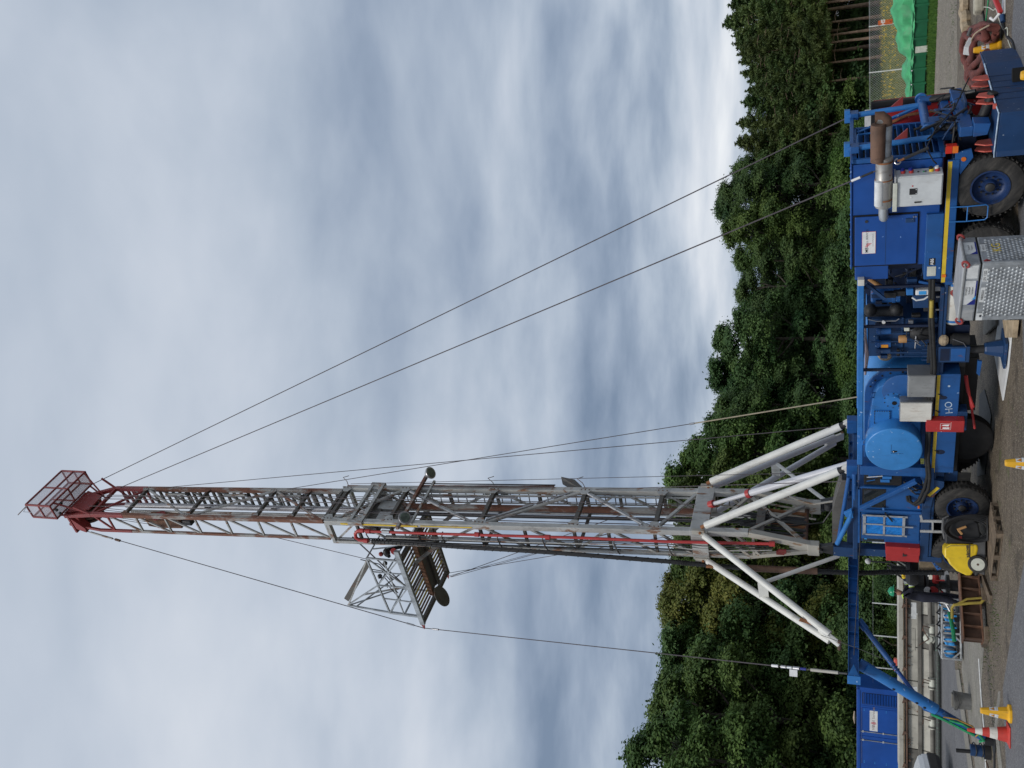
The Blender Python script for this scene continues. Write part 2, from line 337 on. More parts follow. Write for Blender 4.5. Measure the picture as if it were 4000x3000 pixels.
# ================================================================== GROUND
def ground_mat(name, c1, c2, spk, spkcol, moss=0., scale=.5, dark=.25, wet=None, darkspk=(.03, .028, .026)):
    m_ = bpy.data.materials.new(name); m_.use_nodes = True; t = m_.node_tree; b = t.nodes['Principled BSDF']
    tc = N(t, 'ShaderNodeTexCoord').outputs['Object']
    out = mixc(t, ramp(t, noise(t, tc, scale, 6, .62, .3), [(.3, (0, 0, 0)), (.7, (1, 1, 1))]), c1, c2)
    out = mixc(t, mth(t, 'MULTIPLY', ramp(t, noise(t, tc, scale * .37, 5, .6, .6), [(.5, (0, 0, 0)), (.72, (1, 1, 1))]), dark), out, tuple(x * .35 for x in c1))
    g1 = noise(t, tc, 26, 3, .6); g2 = noise(t, tc, 47, 2, .5); g3 = noise(t, tc, 7, 6, .75)
    out = mixc(t, mth(t, 'MULTIPLY', ramp(t, g1, [(.54, (0, 0, 0)), (.62, (1, 1, 1))]), spk), out, spkcol)
    out = mixc(t, mth(t, 'MULTIPLY', ramp(t, g2, [(.56, (0, 0, 0)), (.64, (1, 1, 1))]), spk), out, darkspk)
    out = mixc(t, mth(t, 'MULTIPLY', ramp(t, g3, [(.45, (0, 0, 0)), (.65, (1, 1, 1))]), spk * .7), out, tuple(x * .55 for x in c1))
    st = ramp(t, noise(t, tc, scale * 1.9, 6, .6, 1.2), [(.56, (0, 0, 0)), (.63, (1, 1, 1))]); out = mixc(t, mth(t, 'MULTIPLY', st, dark * 1.1), out, tuple(x * .28 for x in c1))
    mp = N(t, 'ShaderNodeMapping'); mp.inputs['Rotation'].default_value = (0, 0, R(38)); mp.inputs['Scale'].default_value = (.35, 4.2, 1); t.links.new(tc, mp.inputs[0])
    tk = ramp(t, noise(t, mp.outputs[0], 1.1, 5, .6, .2), [(.52, (0, 0, 0)), (.66, (1, 1, 1))]); out = mixc(t, mth(t, 'MULTIPLY', tk, dark * .8), out, tuple(x * .5 for x in c1))
    if moss:
        f = ramp(t, noise(t, tc, scale * 3.1, 7, .72, .5), [(.60 - moss * .18, (0, 0, 0)), (.74, (1, 1, 1))])
        out = mixc(t, mth(t, 'MULTIPLY', f, .8), out, (.075, .095, .022))
    t.links.new(out, b.inputs['Base Color'])
    t.links.new(mth(t, 'ADD', mth(t, 'MULTIPLY', noise(t, tc, scale * 2, 5), .4), .55, clamp=True), b.inputs['Roughness'])
    bn = N(t, 'ShaderNodeBump'); bn.inputs['Strength'].default_value = .5; bn.inputs['Distance'].default_value = .02
    t.links.new(mth(t, 'ADD', g1, mth(t, 'MULTIPLY', g3, 1.5)), bn.inputs['Height']); t.links.new(bn.outputs[0], b.inputs['Normal'])
    MT[name] = m_; return m_
ground_mat('g_yard', (.098, .074, .050), (.165, .130, .092), 1., (.36, .305, .22), .25, .45, .45)
ground_mat('g_asphalt', (.115, .114, .122), (.15, .148, .152), .7, (.30, .30, .30), 0, .5, .12)
ground_mat('g_slab', (.20, .185, .16), (.27, .25, .21), .45, (.44, .42, .36), .32, .6, .2)
ground_mat('g_meadow', (.24, .26, .085), (.38, .36, .17), .6, (.48, .45, .26), .3, .22, .2, None, (.05, .07, .02))
ground_mat('g_earth', (.05, .048, .028), (.085, .085, .04), .5, (.12, .12, .06), .5, .3, .3)
ground_mat('g_track', (.165, .135, .098), (.235, .197, .15), .95, (.50, .46, .39), .3, .5, .2)
def sheet(name, pts, z, m_, th=0.):
    b = MB()
    if th: b.prism([(p[0], p[1], z - th) for p in pts], (0, 0, th))
    else: b.add([(p[0], p[1], z) for p in pts], [tuple(range(len(pts)))])
    return struct(b.build(name, MT[m_]))
sheet('ground', [(-900, -60), (900, -60), (900, 1500), (-900, 1500)], -.02, 'g_earth')
sheet('yard', [(-70, -12), (46, -12), (46, 37.5), (13, 37.2), (4, 36), (-70, 44)], 0., 'g_yard')
sheet('meadow', [(2, 43), (70, 38), (120, 112), (20, 99)], .004, 'g_meadow')
sheet('track', [GZ('A', 1330, -600), GZ('A', 1480, -600), GZ('A', 1500, 700), GZ('A', 1480, 1300), GZ('A', 1240, 1300), GZ('A', 1260, 300)], .006, 'g_track')
q0 = GZ('E', 2212, 590); q1 = GZ('F', 2110, 0); q2 = GZ('F', 1985, 800); q3 = GZ('F', 2050, 2400)
sheet('asphalt', [(-30, -10), (30, -10), (30, 15.2), GZ('A', 2130, -300), GZ('A', 2080, 330), (q0 + (q0 - q2) * .25), q1, q2, q3, (-30, 14)], .004, 'g_asphalt')
sheet('asphalt_lane', [GZ('F', 1200, -500), GZ('F', 1210, 2600), GZ('F', 1720, 2600), GZ('F', 1610, 1659), GZ('F', 1470, 600), GZ('F', 1400, -500)], .004, 'g_asphalt')
sheet('kerb', [GZ('F', 1480, 600), GZ('F', 1620, 1659), GZ('F', 1760, 2700), GZ('F', 1800, 2700), GZ('F', 1668, 1659), GZ('F', 1520, 600)], .03, 'g_slab', .05)
sheet('slab_strip', [GZ('F', 1570, 130), GZ('F', 1790, 230), GZ('F', 1745, 900), GZ('F', 1790, 1659), GZ('F', 1950, 2700), GZ('F', 1840, 2700), GZ('F', 1690, 1659), GZ('F', 1540, 600)], .005, 'g_slab')
sheet('drain_strip', [GZ('F', 1940, 830), GZ('F', 1965, 830), GZ('F', 1930, 1200), GZ('F', 1985, 1659), GZ('F', 2050, 2300), GZ('F', 2010, 2300), GZ('F', 1945, 1659), GZ('F', 1898, 1200)], .014, 'g_slab', .02)
# grass
def blades(name, n, sampler, hgt, wid, m_, seed, parent=None, lean=.5):
    r = np.random.default_rng(seed); P = sampler(r, n); n = len(P)
    h = hgt * (.5 + r.random(n)); a = r.random(n) * 6.283; la = r.random(n) * 6.283; ln = lean * r.random(n) * h
    d = np.stack([np.cos(a), np.sin(a), np.zeros(n)], 1) * (wid * (.6 + .8 * r.random(n)))[:, None]
    tip = P + np.stack([np.cos(la) * ln, np.sin(la) * ln, h], 1)
    V = np.stack([P - d, P + d, tip], 1).reshape(-1, 3)
    me = np_mesh(name, V, np.arange(3 * n).reshape(-1, 3))
    me.attributes.new('tone', 'FLOAT', 'FACE').data.foreach_set('value', r.random(n).astype(np.float32))
    return mk(name, me, MT[m_], parent)
def quad_sampler(a, b, c, d):
    A_, B_, C_, D_ = [np.array([p[0], p[1], 0.]) for p in (a, b, c, d)]
    def f(r, n):
        u = r.random((n, 1)); v = r.random((n, 1)); return (A_ * (1 - u) + B_ * u) * (1 - v) + (D_ * (1 - u) + C_ * u) * v
    return f
g = blades('meadow_grass', 34000, quad_sampler((14, 46), (44, 43), (72, 100), (20, 95)), .38, .03, 'blade', 1); tag(g, 'tall dry meadow grass beyond the chain-link fence', 'grass'); g['kind'] = 'stuff'
def clump_sampler(r, n):
    base = quad_sampler((15, 49), (44, 46), (62, 92), (22, 88))(r, 260); return base[r.integers(0, 260, n)] + np.concatenate([r.normal(0, .9, (n, 2)), .35 + .3 * r.random((n, 1))], 1)
g = blades('yellow_wildflowers', 1300, clump_sampler, .12, .05, 'petal', 2, None, 1.); tag(g, 'yellow wildflowers scattered through the meadow', 'flowers'); g['kind'] = 'stuff'
g = blades('verge_grass', 9000, quad_sampler(GZ('A', 1195, -300), GZ('A', 1180, 1250), GZ('A', 1235, 1250), GZ('A', 1300, -300)), .10, .02, 'leaf_bright', 3); tag(g, 'bright green grass verge below the green skip', 'grass'); g['kind'] = 'stuff'
g = blades('rough_grass', 22000, quad_sampler((-34, 39.5), (-1, 37), (6, 62), (-40, 52)), .45, .035, 'blade', 4); tag(g, 'rough grass and weeds behind the grey mud tank', 'grass'); g['kind'] = 'stuff'
def weed_sampler(r, n):
    c = np.array([list(GZ('F', *p)) for p in [(1520, 560), (1560, 1000), (1620, 1500), (1830, 300), (1870, 700), (1900, 1350), (1850, 1500), (1800, 480)]] + [list(GZ('E', *p)) for p in [(1900, 1050), (1930, 1200), (1890, 1300)]] + [list(GZ('A', *p)) for p in [(1480, 30), (1440, 90), (1450, 250), (1580, 960), (1420, 600)]])
    return c[r.integers(0, len(c), n)] + np.concatenate([r.normal(0, .30, (n, 2)), np.zeros((n, 1))], 1)
g = blades('yard_weeds', 700, weed_sampler, .035, .010, 'leaf_green', 5); tag(g, 'small weeds and moss tufts in the cracks of the yard', 'weeds'); g['kind'] = 'stuff'

# ================================================================== FOREST
def leaf_mesh(name, C_, Nrm, size, asp, seed, tone):
    r = np.random.default_rng(seed); n = len(C_)
    rv = r.normal(size=(n, 3)); u = np.cross(Nrm, rv); u /= np.linalg.norm(u, axis=1)[:, None] + 1e-9; w = np.cross(Nrm, u)
    s = (size * (.6 + .8 * r.random(n)))[:, None]
    V = np.stack([C_ - u * s, C_ + w * s * asp, C_ + u * s, C_ - w * s * asp], 1).reshape(-1, 3)
    me = np_mesh(name, V, np.arange(4 * n).reshape(-1, 4))
    me.attributes.new('tone', 'FLOAT', 'FACE').data.foreach_set('value', np.clip(tone, 0, 1).astype(np.float32)); return me
def unit(v): return v / (np.linalg.norm(v, axis=-1, keepdims=True) + 1e-9)
def broad_crown(seed, H, RW, lobes=34, clumps=22, leaves=78, low=.08, lsize=.10):
    r = np.random.default_rng(seed); cs = []; ns = []; tn = []; lobe_c = []
    for i in range(lobes):
        f = (i + .5) / lobes; z = H * (low + (1 - low) * f)
        env = RW * (math.sin(math.pi * min(1, (.14 + .86 * f)) ** .85)) ** .7 if f < .97 else RW * .25
        rl = RW * (.17 + .23 * r.random()) * (1.08 - .35 * f)
        rad = max(0, env - rl * .45) * (.45 + .62 * math.sqrt(r.random())); a = r.random() * 6.283 + i * 2.4
        c = np.array([math.cos(a) * rad, math.sin(a) * rad, min(z, H - rl * .75)]); lobe_c.append(c); base = r.random() * .45
        out = np.array([math.cos(a), math.sin(a), 0]) * .45
        d = unit(r.normal(size=(clumps, 3)) + np.array([0, 0, .95]) + out); cc = c + d * rl * (.78 + .34 * r.random((clumps, 1))) * np.array([1, 1, .72])   # domed tops, open undersides
        for k in range(clumps):
            q = r.normal(0, 1, (leaves, 3)) * np.array([.30, .30, .13]) * (.6 + .9 * r.random()); q[:, 2] -= .35 * np.hypot(q[:, 0], q[:, 1])
            cs.append(cc[k] + q); ns.append(unit(unit(q + 1e-3) * .4 + d[k] * .8 + r.normal(0, .5, (leaves, 3)) + np.array([0, 0, .8])))
            tn.append(np.full(leaves, base + r.random() ** 1.6 * .4) + r.random(leaves) * .22)
    # thin twigs breaking the outline
    for k in range(15):
        c = lobe_c[r.integers(len(lobe_c) // 3, len(lobe_c))]; a = r.random() * 6.283
        d = unit(np.array([math.cos(a) * .45, math.sin(a) * .45, 1.])); ln = RW * (.20 + .20 * r.random())
        tt = r.random((34, 1)); cs.append(c + d * ln * tt + r.normal(0, .11, (34, 3)) * (1.15 - tt)); ns.append(unit(r.normal(size=(34, 3)))); tn.append(np.full(34, .4) + .3 * r.random(34))
    C_ = np.concatenate(cs); return leaf_mesh('crown', C_, np.concatenate(ns), lsize, .55, seed, np.concatenate(tn)), lobe_c
def pine_crown(seed, H, RW, low=.38):
    r = np.random.default_rng(seed); cs = []; ns = []; tn = []
    nw = 30
    for i in range(nw):
        f = i / (nw - 1); z = H * (low + (1 - low) * f ** .95); L_ = RW * (1 - f) ** .75 * (.7 + .5 * r.random()) + .25
        for k in range(5 if f < .9 else 3):
            a = r.random() * 6.283; m_ = int(90 * max(.25, 1 - f)) + 30; tt = r.random((m_, 1)) ** .6
            d = np.array([math.cos(a), math.sin(a), .12 + .5 * f]); base = np.array([0, 0, z])
            p = base + d * L_ * tt + r.normal(0, .16 + .12 * (1 - f), (m_, 3)) * np.array([1, 1, .5]) - np.array([0, 0, .22]) * tt * (1 - f)
            cs.append(p); ns.append(unit(r.normal(size=(m_, 3)) + np.array([0, 0, .5]))); tn.append(np.full(m_, r.random() * .8) + r.random(m_) * .25)
    k = 60; cs.append(np.stack([r.normal(0, .07, k), r.normal(0, .07, k), H + 1.0 * r.random(k) - .3], 1)); ns.append(unit(r.normal(size=(k, 3)))); tn.append(r.random(k))
    return leaf_mesh('crown', np.concatenate(cs), np.concatenate(ns), .20, .28, seed, np.concatenate(tn)), []
def trunk_mesh(H, r0, seed, lobe_c, low):
    r = np.random.default_rng(seed + 50); b = MB(); pts = []; x = y = 0
    for i in range(8):
        pts.append((x, y, H * .93 * i / 7)); k_ = .12 if lobe_c else .035; x += r.normal(0, k_); y += r.normal(0, k_)
    b.tube(pts, [r0 * (1.25 if i == 0 else 1 - .85 * i / 7) for i in range(8)], 9)
    for c in lobe_c[::2]:
        z0 = max(H * .15, c[2] - H * .16); i = min(6, int(z0 / (H * .93) * 7)); p = Vector(pts[i]); p.z = z0
        q = Vector(c); mid = (p + q) / 2 + Vector((0, 0, -.25)); b.tube([p, mid, q], [r0 * .35, r0 * .22, r0 * .08], 6)
    if not lobe_c:
        for k in range(16):
            a = r.random() * 6.283; z = H * (.3 + .6 * r.random()); b.tube([(0, 0, z), (math.cos(a) * 1.2, math.sin(a) * 1.2, z + .1), (math.cos(a) * 2.2, math.sin(a) * 2.2, z - .1)], [.05, .03, .015], 5)
    me_o = b.build('trunk', MT['bark'], None); me = me_o.data; bpy.data.objects.remove(me_o); me.materials.clear(); return me
VAR = {}
for i in range(4): cm, lc = broad_crown(11 + i, 14, 4.3); VAR['b%d' % i] = (cm, trunk_mesh(14, .26, i, lc, .1), 14, 'bark')
for i in range(2): cm, lc = broad_crown(31 + i, 14, 3.2, 24, 20, 70, .42); VAR['u%d' % i] = (cm, trunk_mesh(14, .2, 20 + i, lc, .4), 14, 'bark')
for i in range(3): cm, lc = pine_crown(41 + i, 15, 2.6); VAR['p%d' % i] = (cm, trunk_mesh(15, .19, 10 + i, [], .4), 15, 'bark_pine')
for i in range(2): cm, lc = broad_crown(61 + i, 4, 2.6, 18, 22, 50, .05, .085); VAR['s%d' % i] = (cm, trunk_mesh(4, .07, 30 + i, lc[:6], .1), 4, 'bark')
MESHC = {}
def tree(name, kind, leaf, P, H, label, cat, group, wide=1.0):
    cm, tm, h0, bark = VAR[kind]
    for key, base, mm in ((('c', kind, leaf), cm, leaf), (('t', kind), tm, bark)):
        if key not in MESHC:
            me = base.copy() if key[0] == 'c' else base
            me.materials.clear(); me.materials.append(MT[mm]); MESHC[key] = me
    o = thing(name, label, cat, (P[0], P[1], -.02), rnd.random() * 6.28, group); k = H / h0; o.scale = (k * wide, k * wide, k)
    for nm, me in (('trunk', MESHC[('t', kind)]), ('crown', MESHC[('c', kind, leaf)])):
        c = bpy.data.objects.new(nm, me); COL.objects.link(c); c.parent = o
    return o
def fdist(y): return 50 + (3000 - y) / 3000 * 55
ORD = ['first', 'second', 'third', 'fourth', 'fifth', 'sixth', 'seventh', 'eighth', 'ninth', 'tenth', 'eleventh', 'twelfth', 'thirteenth', 'fourteenth', 'fifteenth', 'sixteenth', 'seventeenth', 'eighteenth', 'nineteenth', 'twentieth', 'twenty-first', 'twenty-second', 'twenty-third', 'twenty-fourth']
# (image y, image x of the top, kind, leaf, wide)
FR = [(2960, 2418, 'u0', 'leaf_green', 1.0), (2860, 2560, 'b1', 'leaf_green', 1.1), (2745, 2520, 'b2', 'leaf_green', 1.0), (2640, 2535, 'b0', 'leaf_green', 1.1), (2540, 2545, 'b3', 'leaf_dark', 1.), (2455, 2580, 'b1', 'leaf_dark', 1.),
      (2370, 2560, 'b2', 'leaf_brown', .9), (2265, 2570, 'b3', 'leaf_brown', .9), (2180, 2620, 'b0', 'leaf_green', 1.), (2080, 2630, 'b1', 'leaf_green', 1.), (1980, 2620, 'b2', 'leaf_green', 1.), (1880, 2610, 'b3', 'leaf_green', 1.1),
      (1790, 2660, 'b0', 'leaf_green', 1.), (1690, 2730, 'b1', 'leaf_dark', 1.), (1590, 2770, 'b2', 'leaf_dark', 1.05), (1470, 2765, 'b3', 'leaf_dark', 1.1), (1350, 2780, 'b0', 'leaf_dark', 1.1), (1240, 2850, 'b1', 'leaf_dark', 1.1),
      (1130, 2870, 'b2', 'leaf_dark', 1.1), (1020, 2850, 'b3', 'leaf_green', 1.), (930, 2805, 'b0', 'leaf_green', 1.), (840, 2795, 'b1', 'leaf_dark', 1.), (755, 2790, 'b2', 'leaf_dark', .95), (680, 2850, 'b3', 'leaf_dark', .9)]
for i, (y, x, kd, lf, wd) in enumerate(FR):
    P = DY(x, y, fdist(y) + (3 if i % 2 else 0)); lean = ' with yellowing leaves' if lf == 'leaf_brown' else ''
    base = G(3450, y); X = (1500 - y) / FPX * (P - CAM).dot(FWD)
    tree('broadleaf_tree', kd, lf, (X, P.y), P.z + rnd.uniform(-.7, .2), ('broadleaf tree%s on the forest edge, %s from the left') % (lean, ORD[i]), 'tree', 'broadleaf trees on the forest edge', wd)
PN = [(560, 2885), (480, 2905), (400, 2895), (320, 2905), (245, 2868), (170, 2880), (95, 2845), (20, 2860), (-60, 2850)]
for i, (y, x) in enumerate(PN):
    P = DY(x, y, fdist(y) + (4 if i % 2 else -1)); X = (1500 - y) / FPX * (P - CAM).dot(FWD)
    tree('pine_tree', 'p%d' % (i % 3), 'leaf_pine', (X, P.y), P.z + rnd.uniform(-1.1, .2), 'tall pine behind the right-hand fence, %s of its row from the truck' % ORD[i], 'tree', 'pines behind the fence', 1.25)
for i, (y, x) in enumerate(((285, 2900), (212, 2890), (140, 2870), (62, 2860), (355, 2920), (180, 2900))):
    P = DY(x, y, fdist(y) - 5 - (i % 2)); X = (1500 - y) / FPX * (P - CAM).dot(FWD)
    tree('pine_tree', 'p%d' % (i % 3), 'leaf_pine', (X, P.y), P.z - .3, 'slender pine standing just behind the fence, %s of its group' % ORD[i], 'tree', 'slender pines at the fence', .9)
# deeper rows that close the wood
k = 0
for row, (dd, off) in enumerate(((8, 40), (18, 0))):
    for y in range(-560, 3400, 140):
        yy = y + off + rnd.uniform(-30, 30); P = DY(0, yy, fdist(yy) + dd); xt = float(np.interp(yy, [0, 600, 800, 1150, 1500, 1900, 2300, 2900, 3300], [2910, 2910, 2840, 2900, 2800, 2660, 2610, 2590, 2560])) + 25 + 22 * row
        P = DY(xt, yy, fdist(yy) + dd); X = (1500 - yy) / FPX * (P - CAM).dot(FWD); pine = yy < 620
        pine = pine and row == 0 and k % 2
        tree('pine_tree' if pine else 'broadleaf_tree', ('p%d' % (k % 3)) if pine else ('b%d' % (k % 4)), 'leaf_pine' if pine or yy < 620 else rnd.choice(['leaf_dark', 'leaf_green', 'leaf_dark']), (X, P.y), P.z + rnd.uniform(-1.6, -.6),
             'dark pine deep in the wood behind the front row' if pine else 'dark broadleaf tree deep in the wood behind the front row', 'tree', 'pines deep in the wood' if pine else 'broadleaf trees deep in the wood', 1.3); k += 1
# shrubs along the foot of the wood
SH = [(3054, 48.7, 2.1, 'leaf_dark'), (2900, 50.1, 2.6, 'leaf_green'), (2730, 52.5, 1.7, 'leaf_dark'), (2625, 50.2, 2.0, 'leaf_bright'), (2500, 52.7, 3.6, 'leaf_dark'), (2395, 53.2, 2.0, 'leaf_bright'), (2310, 51.8, 1.9, 'leaf_dark'), (2194, 55.7, 3.6, 'leaf_green'), (2054, 54.8, 3.5, 'leaf_green'), (1922, 57.5, 4.1, 'leaf_green'), (1845, 60.3, 2.4, 'leaf_dark'), (1718, 66.4, 3.4, 'leaf_dark'),
      (1588, 67.1, 3.6, 'leaf_dark'), (1436, 70.2, 4.0, 'leaf_bright'), (1326, 71.8, 4.6, 'leaf_dark'), (1181, 71.1, 2.8, 'leaf_green'), (1079, 71.1, 4.8, 'leaf_dark'), (962, 72.2, 3.2, 'leaf_bright'), (877, 70.2, 3.9, 'leaf_dark'), (808, 75.6, 3.3, 'leaf_bright'), (704, 80.3, 4.5, 'leaf_green'), (627, 82.9, 4.7, 'leaf_bright'), (530, 90.2, 2.8, 'leaf_green'), (428, 92.6, 4.4, 'leaf_green'), (350, 102.9, 3.5, 'leaf_dark'), (251, 101.3, 2.0, 'leaf_dark'), (91, 105.5, 3.0, 'leaf_dark'), (45, 106.6, 2.8, 'leaf_dark'),
      (398, 102.2, 5.5, 'leaf_dark'), (271, 108.8, 5.9, 'leaf_dark'), (167, 110.5, 5.1, 'leaf_dark'), (469, 96.0, 7.3, 'leaf_dark')]
for i, (y, Y, h, lf) in enumerate(SH):
    P = DY(3400, y, Y); nm = {'leaf_bright': 'light green', 'leaf_green': 'mid green', 'leaf_dark': 'dark green'}[lf]
    tree('shrub', 's%d' % (i % 2), lf, P, h, ('%s shrub at the foot of the wood, %s from the left' % (nm, ORD[i])) if i < 24 else ('%s shrub among the pine trunks, %s of its group' % (nm, ORD[i - 24])), 'shrub', 'shrubs at the foot of the wood', 1.15)

# ================================================================== FENCES
def fence(name, label, pts, tops, hgt, mesh=True):
    o = thing(name, label, 'fence', (pts[0][0], pts[0][1], 0)); o0 = Vector((pts[0][0], pts[0][1], 0)); P = [Vector((p[0], p[1], 0)) - o0 for p in pts]
    for p in P: MB().cyl(p, p + Vector((0, 0, hgt)), .03, 8).build('post', MT['label_white'], o, True)
    for a, b in zip(P[:-1], P[1:]):
        d = b - a; L_ = d.length; u = d / L_
        MB().cyl(a + Vector((0, 0, hgt - .04)), b + Vector((0, 0, hgt - .04)), .012 if mesh else .005, 5).build('top_wire', MT['galv'], o)
        if not mesh: continue
        mb = MB(); step = .13; k = -hgt
        while k < L_:
            for sgn in (1, -1):
                x0, z0, x1, z1 = (k, 0, k + hgt, hgt) if sgn > 0 else (k, hgt, k + hgt, 0)
                if x0 < 0: z0 = z0 + (0 - x0) * sgn; x0 = 0
                if x1 > L_: z1 = z1 - (x1 - L_) * sgn; x1 = L_
                if x1 - x0 > .05: mb.tube([a + u * x0 + Vector((0, 0, z0)), a + u * x1 + Vector((0, 0, z1))], .0055, 3, False)
            k += step
        mb.build('chain_link', MT['galv'], o, kind='stuff')
    return o
fence('chain_link_fence', 'galvanised chain-link fence with white posts behind the green skip', [DY(3520, y, 46.5 + (900 - y) * .0025) for y in (1000, 800, 620, 445, 270, 88, -95)], None, 2.17)
fence('chain_link_fence', 'chain-link fence with white posts behind the grey mud tank', [DY(3450, y, 47) for y in (2120, 2240, 2358, 2485, 2610, 2740, 2870, 3000, 3130)], None, 2.05, False)
sg = thing('fence_sign', 'small orange sign with white symbols hanging on the chain-link fence', 'sign', DY(3470, 87, 48.4)); ref = DY(3470, 87, 48.4)
c0 = DY(3430, 100, 48.4) - ref; c1 = DY(3486, 74, 48.4) - ref
MB().box((c0.x, -.01, c1.z), (c1.x, .01, c0.z)).build('plate', MT['orange_sign'], sg, bev=.004)
text('lettering', 'HS', .26, MT['label_white'], sg, ((c0.x + c1.x) / 2, -.013, c0.z * .5), (1, 0, 0), (0, 0, 1), bold=.01)
MB().box((c0.x + .08, -.013, c1.z * .75), (c1.x - .08, -.0105, c1.z * .3)).build('symbol', MT['mast_red'], sg)
# ================================================================== RIG TRUCK
B0 = (0, 0, 0)
TRK = tthing('rig_truck', 'blue well-service rig truck with engine housing, winch drum and cab', 'truck', B0)
def TB(): return MB(B0)
def bx(name, s0, s1, t0, t1, z0, z1, m_, par=None, bev=.012, base=B0, label=None):
    return MB(base).box((s0, t0, z0), (s1, t1, z1)).build(name, MT[m_], par or TRK, bev=bev, label=label)
TX = (1, 0, 0); TU = (0, 0, 1)     # text on the near side runs along local +X (towards the front of the truck)
def ttext(name, s, size, m_, par, s_, t_, z_, base=B0, bold=0., rot=0.):
    r_ = Vector((math.cos(rot), 0, math.sin(rot))); u_ = Vector((-math.sin(rot), 0, math.cos(rot)))
    return text(name, s, size, MT[m_], par, (-(s_ - base[0]), t_ - base[1], z_ - base[2]), r_, u_, bold=bold)
for t0 in (.72, 1.55): bx('chassis_rail', -.9, 9.5, t0, t0 + .16, .80, 1.12, 'navy_metal')
for s_ in (-.7, .6, 2.4, 3.9, 5.2, 6.9, 8.6): bx('crossmember', s_, s_ + .14, .88, 1.55, .84, 1.06, 'navy_metal')
bx('deck', -.62, 9.45, .02, 2.36, 1.19, 1.255, 'blue_dark')
# ---- wheels
def tyre_mesh():
    b = MB(); R_ = .605
    b.lathe((0, 0, 0), (0, 1, 0), [(.03, .31), (.01, .36), (-.0, .43), (.012, .52), (.035, .572), (.075, R_ - .012), (.16, R_ - .004), (.245, R_ - .012), (.285, .572), (.308, .52), (.32, .43), (.31, .36), (.29, .31)], 48, False)
    for k in range(40):
        a = 2 * math.pi * k / 40
        for w, (y0, y1), da in ((.032, (.03, .135), .0), (.032, (.185, .29), .5)):
            a2 = a + da * 2 * math.pi / 40; d = Vector((math.cos(a2), 0, math.sin(a2))); e = Vector((-math.sin(a2), 0, math.cos(a2)))
            c = d * (R_ - .006); b.bar(c + Vector((0, y0, 0)), c + Vector((0, y1, 0)), w, .020, d)
    return b
ty = tyre_mesh().build('tyre', MT['tyre'], None, True); tyre_me = ty.data; bpy.data.objects.remove(ty)
rb = MB().lathe((0, 0, 0), (0, 1, 0), [(.02, .325), (.0, .335), (.0, .305), (.05, .29), (.10, .265), (.13, .21), (.12, .13), (.07, .115), (.04, .10), (.035, .0)], 36, False); r_o = rb.build('rim', MT['rim_blue'], None, True); rim_me = r_o.data; bpy.data.objects.remove(r_o)
hb = MB()
for k in range(10):
    a = 2 * math.pi * k / 10; c = Vector((math.cos(a) * .17, .115, math.sin(a) * .17)); hb.cyl(c, c + Vector((0, -.045, 0)), .017, 6)
hb.lathe((0, .04, 0), (0, -1, 0), [(0, .085), (.035, .08), (.05, .05), (.05, 0)], 18); h_o = hb.build('hub', MT['dark_steel'], None, True); hub_me = h_o.data; bpy.data.objects.remove(h_o)
def wheel(s_, t_, r=1., par=TRK, flip=False):
    w = bpy.data.objects.new('wheel', None); COL.objects.link(w); w.parent = par; w.location = (-s_, t_, .605 * r); w.scale = (r, r, r); w.rotation_euler = (0, rnd.random() * 6, math.pi if flip else 0)
    for nm, me in (('tyre', tyre_me), ('rim', rim_me), ('hub', hub_me)):
        o = bpy.data.objects.new(nm, me); COL.objects.link(o); o.parent = w
    return w
for s_, t_ in ((0, 0), (1.38, .0), (7.86, .0), (9.38, .0)):
    wheel(s_, t_); wheel(s_, 2.38, 1, TRK, True)
TB().lathe((6.3, .55, .605), (0, 1, 0), [(0, .0), (.0, .52), (.04, .59), (.26, .59), (.3, .52), (.3, 0)], 32).build('spare_tyre', MT['black'], TRK, True)  # plain black stands in for the shade under the skirt; no rim
for s0, s1 in ((1.9, 3.0), (4.2, 5.6), (6.9, 7.1)): bx('shade_box', s0, s1, .75, 1.7, .42, .84, 'black')  # added black boxes, not real tanks: they darken the see-through underside
for s_ in (0, 1.38, 7.86, 9.38): TB().cyl((s_, .3, .605), (s_, 2.1, .605), .09, 12).build('axle', MT['black'], TRK, True)
# ---- engine housing
H_ = bx('engine_housing', -.64, 1.53, .03, 1.82, 1.42, 2.985, 'blue_clean', bev=.02)
bx('roof_panel', -.67, 1.56, .0, 1.85, 2.985, 3.015, 'blue_clean', H_)
bx('door_seal', .395, 1.515, .012, .035, 1.775, 2.965, 'black_gap', H_, 0)
DR = bx('door', .425, 1.485, -.012, .03, 1.80, 2.935, 'blue_clean', None, .012)
bx('crease', .425, 1.485, -.0145, -.011, 2.362, 2.37, 'blue_dark', DR, 0)
for s_ in (.50,): TB().box((s_, -.03, 1.86), (s_ + .09, -.012, 2.02)).build('latch', MT['blue_dark'], DR, bev=.006)
for z_ in (1.84, 1.88): TB().cyl((.47, -.012, z_), (.47, -.04, z_), .014, 8).build('bolt', MT['steel'], DR)
TB().cyl((.52, -.012, 2.72), (.52, -.025, 2.72), .03, 12).build('lock', MT['dark_steel'], DR)
SG = bx('company_sign', .735, 1.215, -.021, -.0125, 2.545, 2.80, 'ink_red', DR, .004)
bx('sign_face', .74, 1.21, -.0225, -.0212, 2.552, 2.795, 'white', DR, 0)
ttext('lettering', 'MB', .085, 'ink', DR, 1.13, -.024, 2.71, bold=.001)
ttext('lettering', 'WELL SERVICES', .055, 'ink', DR, .875, -.024, 2.705)
for k in range(4): bx('logo_bar', 1.065 - k * .022, 1.053 - k * .022, -.0245, -.0235, 2.69 - k * .022, 2.745 - k * .022 * .6, 'ink_red', DR, 0)
ttext('lettering', 'www.mbwellservices.com', .026, 'ink', DR, .92, -.024, 2.60)
